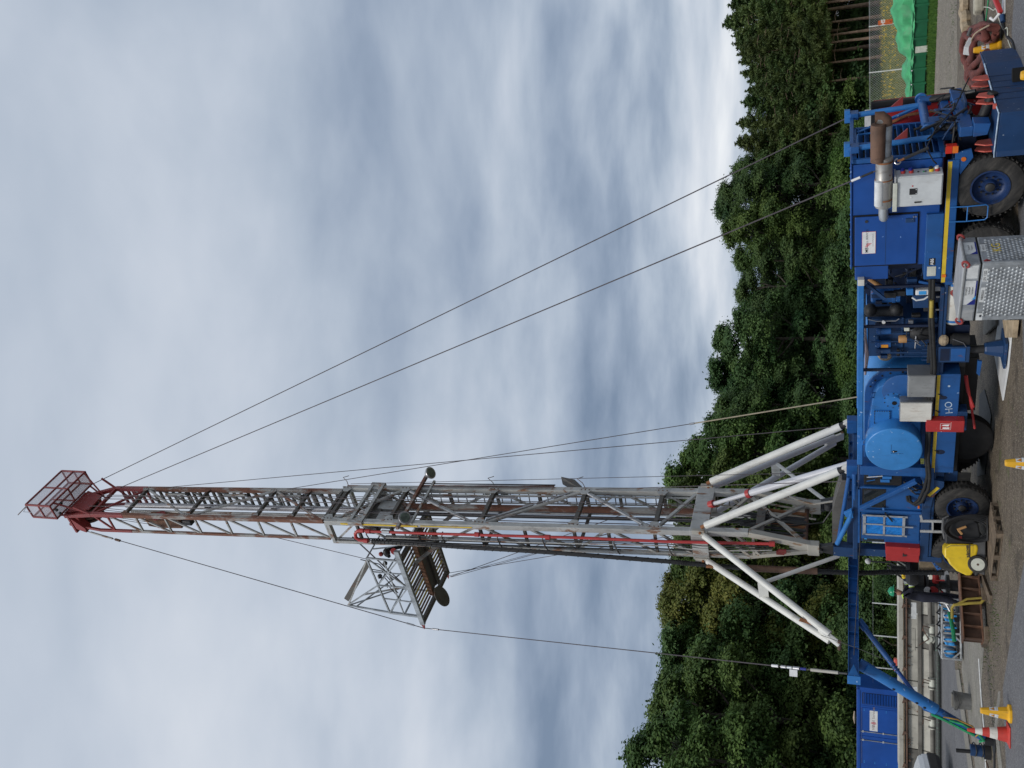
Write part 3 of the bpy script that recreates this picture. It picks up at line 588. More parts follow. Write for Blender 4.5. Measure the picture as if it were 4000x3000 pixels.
for k in range(14): TB().cyl((1.5 - k * .16, .05, 3.015), (1.5 - k * .16, .05, 3.026), .016, 6).build('rivet', MT['blue_light'], H_)
bx('side_box', 1.53, 1.86, .1, 1.6, 2.30, 2.93, 'blue_clean'); bx('lower_box', 1.56, 1.86, .5, 1.6, 1.5, 2.3, 'navy_metal')
# radiator end
bx('radiator_core', -.655, -.62, .1, 1.75, 1.5, 2.92, 'black_gap', H_, 0)
FRM = TB()
for t_ in (.03, 1.74): FRM.box((-.74, t_, 1.42), (-.655, t_ + .08, 2.985))
FRM.box((-.74, .03, 2.90), (-.655, 1.82, 2.99)).box((-.74, .03, 1.38), (-.655, 1.82, 1.47)).box((-.74, .86, 1.47), (-.66, .93, 2.9)); FRM.build('radiator_frame', MT['blue'], H_, bev=.008)
for k in range(12):
    z_ = 1.53 + k * .118; TB().bar((-.70, .11, z_), (-.70, 1.74, z_), .12, .012, (.65, 0, .76)).build('louvre', MT['blue'], H_)
# mast rest in front of the radiator
for t_ in (.3, 2.2):
    MR = TB().cyl((-.95, t_, 1.62), (-.86, t_, 3.06), .055, 14).build('rest_post', MT['blue_light'], TRK, True)
    TB().box((-.98, t_ - .02, 3.02), (-.72, t_ + .10, 3.13)).build('bracket', MT['blue_light'], MR, bev=.008)
    TB().box((-.93, t_ - .10, 2.86), (-.80, t_ + .14, 3.02)).build('bracket', MT['blue'], MR, bev=.008)
    TB().prism([(-.93, t_, 2.02), (-.93, t_, 2.28), (-1.16, t_, 2.02)], (0, .04, 0)).build('gusset', MT['mast_red'], MR)
    TB().bar((-.92, t_, 1.70), (-.70, t_ + (.5 if t_ < 1 else -.6), 2.88), .05).build('brace', MT['blue_light'], MR)
XT = TB().cyl((-.95, .62, 1.66), (-.95, 2.55, 1.66), .085, 16).build('cross_tube', MT['blue'], TRK, True)
for t_ in (.62, 2.5): TB().cyl((-.95, t_, 1.66), (-.95, t_ + .09, 1.66), .12, 16).build('collar', MT['blue_light'], XT, True)
TB().bar((-.82, .3, 2.99), (-.82, 2.2, 2.99), .07).build('rest_beam', MT['blue'], TRK, bev=.006)
TB().tube([(-.80, .33, 2.9), (-.80, 1.2, 2.88), (-.80, 1.25, 2.6)], .02, 8).build('handrail', MT['blue_light'], TRK, True)
# front shelf, brackets, tail lamps
for a, b in (((.85, 1.2), (1.25, 1.62)), ((1.35, 1.2), (2.3, 1.35))): bx('front_shelf', -1.02, -.66, a[0], b[0], a[1], b[1], 'blue')
bx('front_beam', -1.18, -1.0, .05, 2.3, .95, 1.17, 'blue'); bx('step_frame', -1.35, -1.18, .9, 1.5, .98, 1.03, 'blue_dark')
LM = bx('tail_lamp', -.86, -.74, -.02, .12, 1.17, 1.40, 'plastic_black', bev=.006)
bx('lens', -.865, -.735, -.035, -.02, 1.28, 1.39, 'lamp_red', LM, .006); bx('lens', -.865, -.735, -.035, -.02, 1.18, 1.275, 'lamp_orange', LM, .006); bx('lens', -.875, -.86, -.02, .11, 1.2, 1.38, 'lamp_red', LM, .004)
TB().prism([(-.72, 0, 1.22), (-.62, 0, 1.22), (-.30, 0, 1.12), (-.62, 0, .92), (-.78, 0, .96)], (0, .06, 0)).build('fender_end', MT['blue'], TRK, bev=.006)
TB().cyl((-.60, -.002, 1.08), (-.60, -.016, 1.08), .042, 16).build('reflector', MT['lamp_orange'], TRK, True)
TB().prism([(-1.0, .0, .95), (-1.25, 0, .95), (-1.22, 0, .68), (-1.02, 0, .72)], (0, .35, 0)).build('tow_bracket', MT['blue'], TRK, bev=.008)
TB().cyl((-1.2, .5, .75), (-1.62, .5, .62), .09, 12).build('tow_pin', MT['black'], TRK, True)
# exhaust
EX = TB().lathe((.14, -.26, 2.43), (-1, 0, 0), [(0, .085), (.03, .15), (.50, .155), (.52, .165), (.56, .165), (.58, .15), (.95, .148), (.97, .155), (1.0, .155), (1.02, .11)], 24).build('muffler', MT['muffler'], TRK, True)
TB().tube([(.38, .03, 2.41), (.38, -.10, 2.41), (.36, -.22, 2.42), (.28, -.26, 2.43), (.10, -.26, 2.43)], .085, 16).build('exhaust_elbow', MT['galv'], EX, True)
TB().tube([(-.86, -.26, 2.40), (-1.45, -.26, 2.39), (-1.56, -.26, 2.43), (-1.60, -.26, 2.55)], .088, 16).build('tailpipe', MT['galv'], EX, True)
TB().lathe((-.82, -.34, 2.545), (-1, 0, 0), [(0, .02), (.0, .125), (.68, .132), (.70, .12), (.69, .0)], 24).build('spark_arrester', MT['iron_rusty'], EX, True)
TB().tube([(-1.46, -.26, 2.40), (-1.56, -.26, 2.41), (-1.62, -.25, 2.48), (-1.62, -.25, 2.60)], .10, 16, False).build('outlet_elbow', MT['iron_rusty'], EX, True)
TB().lathe((.06, -.36, 2.51), (-1, 0, 0), [(0, .03), (.02, .085), (.50, .085), (.52, .03)], 18).build('heat_shield', MT['label_white'], EX, True)
for s_ in (-.03, -.42, -.77): TB().lathe((s_, -.26, 2.43), (-1, 0, 0), [(0, .155), (.0, .16), (.03, .16), (.03, .155)], 24, False).build('band', MT['rust_orange'], EX, True)
bx('heat_plate', -.06, .14, .0, .03, 2.30, 2.55, 'black', H_)
# white power cabinet
e = T('B', 850, 530, -.34); l_ = T('B', 830, 858, -.34); sR, sL = e[0], l_[0]
CB = bx('power_cabinet', sR, sL, -.34, .0, 1.43, 2.22, 'panel_white', bev=.015)
bx('cabinet_door', sR + .02, sL - .02, -.352, -.338, 1.45, 2.20, 'panel_white', CB, .006)
bx('rain_lip', sR - .02, sL + .06, -.38, .02, 2.22, 2.25, 'aluminium', CB, .004); bx('rain_lip', sR + .1, sL + .06, -.40, -.36, 2.20, 2.275, 'label_pale', CB, .004)
mid = (sR + sL) / 2
DP = bx('display', mid + .06, mid - .06, -.362, -.352, 1.86, 1.99, 'black', CB, .004)
for a in (-.04, .04): TB().cyl((mid + a, -.362, 1.875), (mid + a, -.368, 1.875), .008, 8).build('button', MT['white'], DP)
bx('handle', sL - .10, sL - .075, -.372, -.352, 1.78, 1.90, 'black', CB, .004)
TB().cyl((mid - .11, -.352, 1.94), (mid - .11, -.36, 1.94), .013, 10).build('lamp', MT['lamp_red'], CB); TB().cyl((mid + .11, -.352, 1.96), (mid + .11, -.362, 1.96), .014, 10).build('lamp', MT['white'], CB)
for z_, c1, c2 in ((2.10, 'red_pipe', 'ink_blue'), (1.96, 'red_pipe', 'ink_blue'), (1.62, 'ink_yellow', 'black'), (1.52, 'red_pipe', 'white')):
    SK = TB().cyl((sR, -.17, z_), (sR - .05, -.17, z_), .042, 14).build('socket', MT[c1], CB, True); TB().cyl((sR - .05, -.17, z_ + .01), (sR - .085, -.17, z_ + .02), .036, 14).build('cap', MT[c2], SK, True)
for z_, c1 in ((1.84, 'black'), (1.75, 'strap_green'), (1.72, 'black')): TB().cyl((sR, -.17, z_), (sR - .012, -.17, z_), .018, 10).build('button', MT[c1], CB)
TB().tube([(sR - .13, -.17, 1.54), (sR - .2, -.17, 1.6), (sR - .42, -.10, 1.72), (sR - .72, .1, 1.55), (sR - .95, .35, 1.25), (-1.7, 1.2, .95)], .014, 6).build('power_cable', MT['hose_black'], TRK, True)
# walkway edge and step box
bx('walkway_edge', -.60, 1.92, -.02, .04, 1.14, 1.34, 'blue')
bx('hazard_stripe', -.58, 1.92, -.026, -.021, 1.265, 1.335, 'yellow', bev=0)
SB = bx('step_box', .44, 1.84, -.035, .45, 1.345, 1.655, 'blue', bev=.015)
bx('number_plate', 1.37, 1.52, -.043, -.036, 1.46, 1.575, 'black', SB, .004); ttext('lettering', 'A86', .085, 'white', SB, 1.445, -.045, 1.517, bold=.002)
bx('data_plate', 1.55, 1.76, -.043, -.036, 1.44, 1.60, 'label_pale', SB, .01)
for k in range(4): bx('print_line', 1.58, 1.73, -.0445, -.0435, 1.465 + k * .032, 1.471 + k * .032, 'label_white', SB, 0)
bx('marker_lamp', 1.74, 1.80, -.045, -.027, 1.255, 1.33, 'lamp_orange', bev=.004)
TB().prism([(1.84, -.02, 1.30), (1.98, -.02, 1.25), (1.98, -.02, 1.12), (1.84, -.02, 1.14)], (0, .1, 0)).build('corner_bracket', MT['blue'], TRK)
TB().tube([(.32, -.03, 1.26), (.32, -.05, .98), (.30, -.06, .66), (.33, -.06, .62), (.56, -.06, .62), (.60, -.06, .66), (.62, -.05, .98), (.62, -.03, 1.26)], .012, 6).tube([(.32, -.05, .96), (.62, -.05, .96)], .012, 6).build('step_hoop', MT['blue_light'], TRK, True)
# ---- pump bay
bx('bay_blocker', 1.86, 6.9, 1.85, 1.9, 1.26, 2.72, 'navy_metal', bev=0)  # added dark sheet that blocks the bright view through the bay
DB = bx('deck_beam', 1.80, 6.62, -.03, .10, 2.755, 2.87, 'blue_light', bev=.012)
bx('beam_end', 1.79, 1.93, -.035, .105, 2.75, 2.875, 'cream_white', DB, .006); bx('deck_beam', 1.80, 6.62, 2.2, 2.33, 2.755, 2.87, 'blue_light')
for s_ in (2.06, 3.0, 4.1): bx('frame_post', s_, s_ + .055, .16, .22, 1.26, 2.755, 'navy_metal', bev=.004)
TB().bar((1.98, .15, 2.72), (2.34, .15, 2.36), .06).build('frame_brace', MT['blue_dark'], TRK)
TB().bar((2.0, .2, 1.72), (2.12, .2, 1.27), .05).build('frame_brace', MT['blue'], TRK); bx('floor_beam', 2.05, 4.2, .0, .09, 1.255, 1.33, 'blue_dark')
PM = TB().lathe((2.45, .55, 2.03), (0, 0, 1), [(0, .15), (.02, .19), (.10, .19), (.11, .2), (.16, .2), (.17, .185), (.55, .185), (.58, .15)], 22).build('pump_motor', MT['blue'], TRK, True)
TB().box((2.30, .30, 2.13), (2.42, .4, 2.36)).build('terminal_box', MT['black'], PM, bev=.006); TB().lathe((2.25, .5, 2.42), (-.3, 0, .35), [(0, .05), (.3, .045)], 12).build('strainer', MT['filter_tan'], PM, True)
for z_ in (2.62, 2.12):
    AC = TB().ball((2.78, .45, z_), .145, 16, (1, 1, .9)).build('accumulator', MT['black'], TRK, True)
TB().lathe((2.86, .52, 1.98), (0, 0, 1), [(0, .11), (.75, .11)], 16).build('accumulator_body', MT['black'], TRK, True)
TB().tube([(2.92, .30, 2.66), (2.96, .28, 2.5), (2.96, .28, 2.12), (2.92, .3, 2.06)], .012, 6).build('pipe', MT['steel'], TRK, True); TB().cyl((2.97, .24, 2.36), (2.97, .28, 2.36), .035, 12).build('gauge', MT['white'], TRK, True)
WB = bx('washer_bottle', 2.16, 2.28, .12, .3, 1.52, 1.78, 'white', bev=.02); bx('bottle_label', 2.18, 2.26, .113, .119, 1.58, 1.72, 'ink_sky', WB, 0); bx('valve_block', 2.12, 2.26, .1, .25, 1.82, 1.95, 'blue_light')
TB().tube([(2.32, .12, 1.84), (2.38, .1, 1.76), (2.36, .1, 1.62), (2.28, .12, 1.5)], .018, 8).build('clear_hose', MT['label_white'], TRK, True)
bx('battery_box', 2.38, 2.68, .3, .8, 1.42, 1.80, 'blue_dark'); bx('fuel_box', 1.9, 2.9, .9, 1.6, 1.26, 1.9, 'navy_metal')
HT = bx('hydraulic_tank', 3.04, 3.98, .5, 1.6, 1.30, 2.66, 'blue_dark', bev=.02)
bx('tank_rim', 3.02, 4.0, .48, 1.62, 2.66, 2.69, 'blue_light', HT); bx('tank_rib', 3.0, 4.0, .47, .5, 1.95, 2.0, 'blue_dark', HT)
for s_, z0, z1, r_, m_ in ((3.10, 2.22, 2.52, .06, 'navy_metal'), (3.26, 2.2, 2.5, .075, 'blue'), (3.58, 2.2, 2.52, .08, 'blue'), (3.76, 2.2, 2.5, .065, 'blue_dark')):
    FL = TB().lathe((s_, .38, z0), (0, 0, 1), [(0, r_ * .8), (.01, r_), ((z1 - z0) * .72, r_), ((z1 - z0) * .73, r_ * 1.12), ((z1 - z0) * .86, r_ * 1.12), ((z1 - z0), r_ * .7)], 16).build('oil_filter', MT[m_], TRK, True)
    if s_ == 3.58: TB().box((3.555, .29, 2.26), (3.625, .302, 2.40)).build('filter_label', MT['ink_orange'], FL)
TB().lathe((3.42, .3, 1.9), (0, 0, 1), [(0, .085), (.14, .085), (.16, .07)], 16).build('breather', MT['filter_tan'], TRK, True)
CP = TB().lathe((3.28, .35, 1.42), (0, 0, 1), [(0, .16), (.18, .19), (.35, .17), (.42, .12)], 18).build('compressor', MT['black'], TRK, True)
for k in range(9):
    a = rnd.uniform(0, 6.28); p = Vector((3.28 + math.cos(a) * .17, .2 + .1 * math.sin(a), 1.6 + rnd.uniform(0, .28))); TB().tube([p, p + Vector((rnd.uniform(-.12, .12), -.06, rnd.uniform(-.1, .1))), p + Vector((rnd.uniform(-.2, .2), -.03, rnd.uniform(-.2, .1)))], .013, 6).build('fitting', MT[rnd.choice(['steel', 'hose_black', 'dark_steel'])], CP, True)
TB().box((3.08, .18, 1.86), (3.16, .3, 1.96)).build('relief_valve', MT['label_pale'], TRK, bev=.01)
for s_, z0, z1, r_ in ((3.14, 1.35, 2.3, .016), (3.30, 1.35, 2.2, .016), (3.50, 1.3, 2.6, .012), (3.78, 1.4, 2.3, .02), (3.88, 1.4, 2.2, .014)): TB().tube([(s_, .33, z1), (s_, .32, z0)], r_, 8).build('pipe', MT['blue_dark'], TRK, True)
VB = TB().box((3.5, .16, 1.44), (3.95, .28, 1.5)).build('valve_manifold', MT['dark_steel'], TRK, bev=.006)
for k in range(5): TB().cyl((3.54 + k * .09, .22, 1.5), (3.54 + k * .09, .22, 1.60), .022, 8).build('valve', MT['blue_dark'], VB, True)
TB().ball((3.98, .62, 2.30), .17, 18, (1, 1, 1)).build('air_spring', MT['sand_cloth'], TRK, True)
for k in range(3): TB().tube([(3.0 + .15 * k, .2, 2.72), (3.6 + .1 * k, .24, 2.70 - .02 * k), (4.3, .26, 2.71)], .022, 8).build('pipe', MT['pink_grey'], TRK, True)
# ---- air receiver, filter and jack
RC = TB().lathe((1.86, .30, 1.04), (1, 0, 0), [(0, .04), (.02, .14), (.06, .21), (.12, .25), (1.06, .25), (1.12, .21), (1.16, .14), (1.18, .04)], 28).build('air_receiver', MT['cream_white'], TRK, True)
for s_ in (2.02, 2.86): TB().lathe((s_, .30, 1.04), (1, 0, 0), [(0, .25), (0, .258), (.05, .258), (.05, .25)], 28, False).build('strap', MT['blue_light'], RC, True)
for s_ in (2.1, 2.4, 2.7): TB().cyl((s_, .25, 1.28), (s_, .25, 1.38), .02, 8).build('nozzle', MT['steel'], RC, True)
ttext('lettering', 'O', .16, 'rust', RC, 2.2, .046, 1.09, bold=.006)
bx('gear_box', 3.05, 3.42, .2, .7, .72, 1.2, 'navy_metal'); TB().lathe((3.30, .06, .74), (0, 0, 1), [(0, .12), (.3, .13), (.32, .1), (.36, .1)], 18).build('air_filter', MT['black'], TRK, True); TB().tube([(3.22, -.06, 1.06), (3.30, -.09, .86), (3.42, -.05, .80)], .008, 6).build('wire_loop', MT['steel'], TRK, True)
TB().ball((3.28, .0, 1.22), .13, 10, (1, .7, .8)).build('rag', MT['sand_cloth'], TRK)
J = bx('jack_housing', 3.42, 3.80, -.05, .34, .72, 1.31, 'blue_dark', bev=.012); bx('jack_cover', 3.45, 3.76, -.062, -.05, .80, 1.07, 'blue', J, .006); bx('jack_window', 3.46, 3.75, -.056, -.0495, 1.1, 1.27, 'navy_metal', J, 0)
TB().cyl((3.60, .14, .36), (3.60, .14, .74), .085, 16).build('jack_ram', MT['dark_steel'], J, True)
TB().lathe((3.58, .14, .11), (0, 0, 1), [(0, .195), (.30, .13), (.33, .11)], 8).build('jack_foot', MT['blue_dark'], J, bev=.006); TB().box((3.28, -.18, .06), (3.88, .45, .11)).build('jack_plate', MT['blue_dark'], J, bev=.008)
TB().prism([(3.78, -.02, .56), (4.1, -.02, .56), (4.16, -.02, .50), (3.8, -.02, .48)], (0, .05, 0)).build('jack_arm', MT['blue'], J)
# ---- winch drum cover and chain case
prof = [(4.24, 1.28), (4.24, 2.12), (4.27, 2.28), (4.34, 2.43), (4.44, 2.55), (4.57, 2.64), (4.72, 2.70), (4.9, 2.72), (6.7, 2.72), (6.7, 1.28)]
DG = TB().prism([(s_, .42, z_) for s_, z_ in prof], (0, 1.55, 0)).build('drum_guard', MT['blue_drum'], TRK, True)
TB().prism([(s_, .36, z_) for s_, z_ in prof], (0, .058, 0)).build('guard_plate', MT['blue'], DG, bev=.01)
for p in ((4.33, 2.2), (4.4, 2.36), (4.52, 2.5), (4.68, 2.6), (4.3, 1.95)): TB().cyl((p[0], .358, p[1]), (p[0], .345, p[1]), .022, 8).build('bolt', MT['black'], DG)
TB().tube([(4.05, .9, 2.64), (4.03, .88, 2.56), (4.10, .86, 2.5)], .014, 6).build('lifting_eye', MT['blue_dark'], DG, True)
CC = [T('C', *q, .0) for q in ((960, 1420), (830, 1395), (720, 1410), (640, 1450), (590, 1520), (575, 1600))] + [T('D', *q, .0) for q in ((560, 300), (528, 500), (520, 640), (1090, 640), (1100, 480), (1080, 200), (960, 60))]
cp = [(p[0], .10, p[2]) for p in CC]; CH = TB().prism(cp, (0, .27, 0)).build('chain_case', MT['blue_light'], TRK, bev=.02)
a_ = T('D', 800, 175, .08); TB().lathe((a_[0], .10, a_[2]), (0, -1, 0), [(0, .20), (.025, .20), (.03, .17), (.09, .14), (.10, .1)], 24).build('bearing_hub', MT['blue_light'], CH, True); TB().cyl((a_[0] + .02, .0, a_[2] - .02), (a_[0] + .02, -.012, a_[2] - .02), .05, 14).build('hub_hole', MT['black_gap'], CH)
for k in range(10): q = (a_[0] + math.cos(k * .628) * .185, .075, a_[2] + math.sin(k * .628) * .185); TB().cyl(q, (q[0], .06, q[2]), .013, 6).build('bolt', MT['dark_steel'], CH)
a_ = T('D', 590, 285, .08); b_ = T('D', 765, 425, .08)
CVR = TB().box((a_[0], .07, b_[2]), (b_[0], .10, a_[2])).build('inspection_cover', MT['blue_light'], CH, bev=.006); 
for k in range(8):
    for zz in (a_[2] - .012, b_[2] + .012): q = a_[0] + (b_[0] - a_[0]) * (k + .5) / 8; TB().cyl((q, .07, zz), (q, .055, zz), .010, 6).build('bolt', MT['dark_steel'], CH)
for k in range(7):
    for ss in (a_[0] + .012, b_[0] - .012): q = b_[2] + (a_[2] - b_[2]) * (k + .5) / 7; TB().cyl((ss, .07, q), (ss, .055, q), .010, 6).build('bolt', MT['dark_steel'], CH)
TB().tube([T('D', 605, 90, .1), T('D', 570, 100, .05), T('D', 560, 140, .05), T('D', 590, 150, .1)], .012, 6).build('lifting_eye', MT['blue'], CH, True)
TB().lathe((4.62, .12, 1.95), (0, -1, 0), [(0, .42), (.03, .42), (.04, .40)], 32).build('brake_band', MT['blue'], CH, True)
a_ = T('D', 805, 715, -.30); RD = .59
DS = TB().lathe((a_[0], .12, a_[2]), (0, -1, 0), [(0, RD), (.40, RD), (.415, RD - .012), (.42, RD - .03), (.42, 0)], 56).build('brake_drum', MT['blue_drum'], TRK, True)
TB().box((a_[0] - .16, -.304, a_[2] + .05), (a_[0] + .10, -.3005, a_[2] + .056)).box((a_[0] + .09, -.304, a_[2] - .2), (a_[0] + .096, -.3005, a_[2] + .05)).build('hatch_seam', MT['blue_dark'], DS)
TB().cyl((a_[0] + .04, -.3, a_[2]), (a_[0] + .04, -.304, a_[2]), .035, 14).box((a_[0] + .015, -.304, a_[2] - .07), (a_[0] + .055, -.3, a_[2])).build('key_slot', MT['black_gap'], DS); TB().ball((a_[0] + .035, -.31, a_[2]), .018, 8).build('bolt', MT['steel'], DS)
TB().tube([(5.85, -.05, 2.7), (5.88, -.08, 2.76), (5.98, -.08, 2.76), (6.0, -.05, 2.70)], .014, 6).build('lifting_eye', MT['blue_light'], DS, True)
S1 = bx('control_cabinet', 4.07, 4.62, -.14, .30, 1.335, 1.87, 'stainless', bev=.008); bx('cabinet_door', 4.09, 4.60, -.15, -.141, 1.35, 1.855, 'stainless', S1, .006)
for s_ in (4.16, 4.52): TB().cyl((s_, -.15, 1.80), (s_, -.158, 1.80), .012, 8).build('screw', MT['steel'], S1)
S2 = bx('control_cabinet', 4.74, 5.26, -.16, .24, 1.37, 2.01, 'stainless', bev=.008); bx('cabinet_door', 4.76, 5.25, -.17, -.161, 1.385, 1.995, 'cream_white', S2, .006)
# ---- side skirt
SK_ = bx('side_skirt', 4.12, 6.79, -.01, .42, .85, 1.245, 'blue', bev=.012); bx('skirt_ledge', 4.12, 6.79, -.01, .42, 1.245, 1.305, 'blue', SK_, .006); bx('hazard_stripe', 4.14, 6.79, -.0165, -.0105, 1.235, 1.30, 'yellow', SK_, 0)
ttext('chalk_marks', 'HO', .21, 'chalk', SK_, 4.98, -.0135, 1.03, rot=.12); TB().lathe((4.42, -.011, 1.06), (0, -1, 0), [(0, .025), (.002, .025)], 12).build('chalk_spot', MT['chalk'], SK_)
for s_, z_ in ((4.62, 1.21), (5.05, 1.24), (6.15, 1.21)): TB().tube([(s_, -.015, z_ + .05), (s_ + .02, -.045, z_), (s_ + .06, -.015, z_ - .02)], .012, 6).build('hook', MT['black'], SK_)
TB().ball((4.72, -.0085, 1.17), .10, 14, (.55, .05, 1.)).build('oil_stain', MT['navy_metal'], SK_); TB().ball((6.2, -.0085, 1.15), .12, 14, (.6, .05, .9)).build('oil_stain', MT['navy_metal'], SK_)
RX = bx('extinguisher_box', 5.20, 5.50, -.20, -.012, .73, 1.475, 'red', bev=.01)
for q in ((5.27, 5.275, .99, 1.20), (5.425, 5.43, .99, 1.20), (5.27, 5.43, .99, .996), (5.27, 5.43, 1.194, 1.20)): bx('pictogram', q[0], q[1], -.2035, -.2005, q[2], q[3], 'white', RX, 0)
bx('pictogram', 5.37, 5.41, -.204, -.2005, 1.02, 1.15, 'white', RX, 0); TB().prism([(5.29, -.2005, 1.02), (5.34, -.2005, 1.04), (5.33, -.2005, 1.17), (5.30, -.2005, 1.14)], (0, -.003, 0)).build('pictogram', MT['white'], RX)
bx('skirt_bracket', 5.1, 5.6, .0, .3, .66, .85, 'blue_dark'); bx('under_beam', 3.9, 7.0, .3, .5, .74, .86, 'black')
# ---- post, brace, levers
bx('side_post', 6.66, 6.92, -.03, .12, 1.30, 2.80, 'blue'); TB().prism([(6.66, -.035, 1.52), (6.95, -.035, 1.52), (7.28, -.035, 1.36), (7.28, -.035, 1.22), (6.66, -.035, 1.25)], (0, .1, 0)).build('post_foot', MT['blue'], TRK, bev=.01)
TB().bar(T('D', 1050, 1045, -.16), T('D', 445, 1345, -.16), .11, .09).build('diagonal_brace', MT['blue'], TRK, bev=.008)
LV = bx('lever_panel', 6.98, 7.32, .1, .4, 1.9, 2.72, 'black')
for k, (s_, m_) in enumerate(((7.0, 'white'), (7.06, 'dark_steel'), (7.12, 'blue_light'), (7.2, 'dark_steel'))): TB().cyl((s_, .05, 2.32 + .08 * k), (s_ + .01, .0, 2.66), .012, 8).build('lever', MT[m_], LV, True)
for s_, z_ in ((7.0, 2.42), (7.12, 2.16), (7.02, 2.12)): TB().box((s_, .06, z_), (s_ + .08, .1, z_ + .2)).build('valve_box', MT['blue_light'], LV, bev=.006)
for k in range(7): p = Vector((7.12 + rnd.uniform(-.05, .25), .0, 1.62 + rnd.uniform(0, .3))); TB().tube([p, p + Vector((.06, -.05, -.1)), p + Vector((.1, .0, -.22))], .018, 6).build('fitting', MT[rnd.choice(['hose_black', 'dark_steel'])], LV, True)
for off in (0, .05):
    pts = [T('C', 1235 - off * 100, 250, -.05), T('C', 1225, 700, -.07), T('C', 1240, 1000, -.07), T('C', 1250, 1200, -.08), T('D', 1195, 520, -.10), T('D', 1178, 800, -.12), T('D', 1195, 1000, -.14), T('D', 1180 - off * 300, 1130, -.15), T('D', 1110 - off * 200, 1270, -.15), T('D', 1040, 1310 - off * 100, -.12), T('D', 985, 1270, -.05), T('D', 970, 1195, .1)]
    TB().tube([(p[0], p[1] + off * .6, p[2] + off) for p in pts], .036, 10).build('hydraulic_hose', MT['rubber'], TRK, True)
TB().tube([T('C', 1215, 480, -.1), T('C', 1210, 660, -.1)], .04, 10).build('hose_sleeve', MT['yellow_rib'], TRK, True)
# ---- cab
CAB = bx('cab_body', 7.36, 9.12, .06, 2.3, 1.44, 2.84, 'blue', bev=.03)
bx('window_seal', 7.40, 7.985, .048, .062, 2.235, 2.755, 'rubber', CAB, .03); bx('side_window', 7.44, 7.945, .044, .05, 2.275, 2.715, 'glass_dark', CAB, .03)
bx('door_pillar', 8.02, 8.10, -.0, .06, 1.45, 2.82, 'blue', CAB, .012); bx('cab_door', 8.13, 8.99, .03, .065, 1.47, 2.80, 'blue', CAB, .02)
bx('gutter', 7.40, 9.12, .0, .06, 2.80, 2.85, 'blue', CAB, .006)
# sheet taped over the door window
TP = MB(B0); na, nb = 14, 12; gv = []
for i in range(na + 1):
    for j in range(nb + 1):
        a_, b_ = i / na, j / nb; gv.append((8.17 + .60 * a_, -.005 - .016 * abs(math.sin(a_ * 9 + b_ * 5)) - .01 * rnd.random(), 1.83 + .88 * b_))
TP.add(gv, [(i * (nb + 1) + j, (i + 1) * (nb + 1) + j, (i + 1) * (nb + 1) + j + 1, i * (nb + 1) + j + 1) for i in range(na) for j in range(nb)]); TP.build('taped_sheet', MT['tarp_blue'], CAB)
for a, b in (((8.15, 1.80), (8.80, 1.86)), ((8.15, 2.67), (8.80, 2.74)), ((8.15, 2.24), (8.79, 2.285)), ((8.46, 1.62), (8.50, 2.24)), ((8.42, 2.24), (8.46, 2.72)), ((8.14, 1.75), (8.19, 2.75)), ((8.755, 1.75), (8.80, 2.75))): bx('tape_strip', a[0], b[0], -.042, -.036, a[1], b[1], 'tape', CAB, 0)
TB().bar((8.07, -.02, 2.25), (8.30, -.06, 2.08), .03).build('wiper_arm', MT['black'], CAB); bx('corner_window', 8.985, 9.09, .045, .07, 2.25, 2.74, 'glass_dark', CAB, .03); bx('window_sticker', 8.99, 9.02, .04, .0445, 2.64, 2.70, 'ink_sky', CAB, 0)
TB().cyl((7.92, .0, 2.28), (7.98, -.02, 2.28), .03, 8).build('mirror_bracket', MT['blue_light'], CAB); bx('side_marker', 7.86, 7.94, .03, .06, 1.5, 1.54, 'lamp_orange', CAB, .004)
bx('cab_sill', 7.75, 9.62, .0, .25, 1.26, 1.45, 'blue_dark', bev=.01); bx('rear_beam', 9.45, 9.62, .0, 2.3, .95, 1.28, 'blue_dark'); TB().bar((9.55, .1, 1.15), (9.9, .1, .98), .12).build('tow_arm', MT['blue'], TRK, bev=.01)
TB().prism([(7.0, -.02, 1.28), (7.16, -.02, 1.3), (7.86, -.02, 1.42), (7.86, -.02, 1.26), (7.5, -.02, 1.22), (7.2, -.02, 1.02), (7.05, -.02, 1.02)], (0, .3, 0)).build('fender', MT['blue_dark'], TRK, bev=.008); TB().bar((7.22, -.026, 1.14), (7.48, -.026, 1.33), .012, .07, (-.59, 0, .8)).build('hazard_stripe', MT['yellow'], TRK)
bx('mudflap_panel', 6.98, 7.28, .28, .32, .72, 1.12, 'blue_dark'); bx('mudflap', 7.02, 7.30, .29, .31, .45, .74, 'rubber'); bx('under_box', 6.6, 7.0, .1, .5, 1.02, 1.28, 'blue_dark')
TBX = TB().prism([(9.10, -.08, 1.46), (9.58, -.08, 1.46), (9.58, -.08, 2.20), (9.10, -.08, 2.20)], (0, .42, 0)).build('tool_box', MT['red'], TRK, bev=.01); bx('box_lid', 9.09, 9.34, -.10, .35, 1.45, 2.215, 'red', TBX, .01)
bx('latch', 9.31, 9.37, -.115, -.1, 1.74, 1.83, 'dark_steel', TBX, .004); bx('latch_bar', 9.27, 9.40, -.112, -.1, 1.815, 1.83, 'dark_steel', TBX, .003); TB().cyl((9.16, .3, 2.2), (9.16, .3, 2.72), .016, 8).build('grab_rail', MT['white'], TRK, True)
LD = TB()
for q in ((30, 70), (215, 255)): LD.bar(T('E', 1090, q[0] + 65 if q[0] < 100 else 205, -.2), T('E', 1400, q[0] + 72 if q[0] < 100 else 215, -.2), .03, .07)
LDo = LD.build('cab_ladder', MT['aluminium'], TRK, bev=.004)
for x in (1225, 1355): a_, b_ = T('E', x, 100, -.2), T('E', x, 208, -.2); TB().bar(a_, b_, .05, .04).build('rung', MT['aluminium'], LDo, bev=.003)
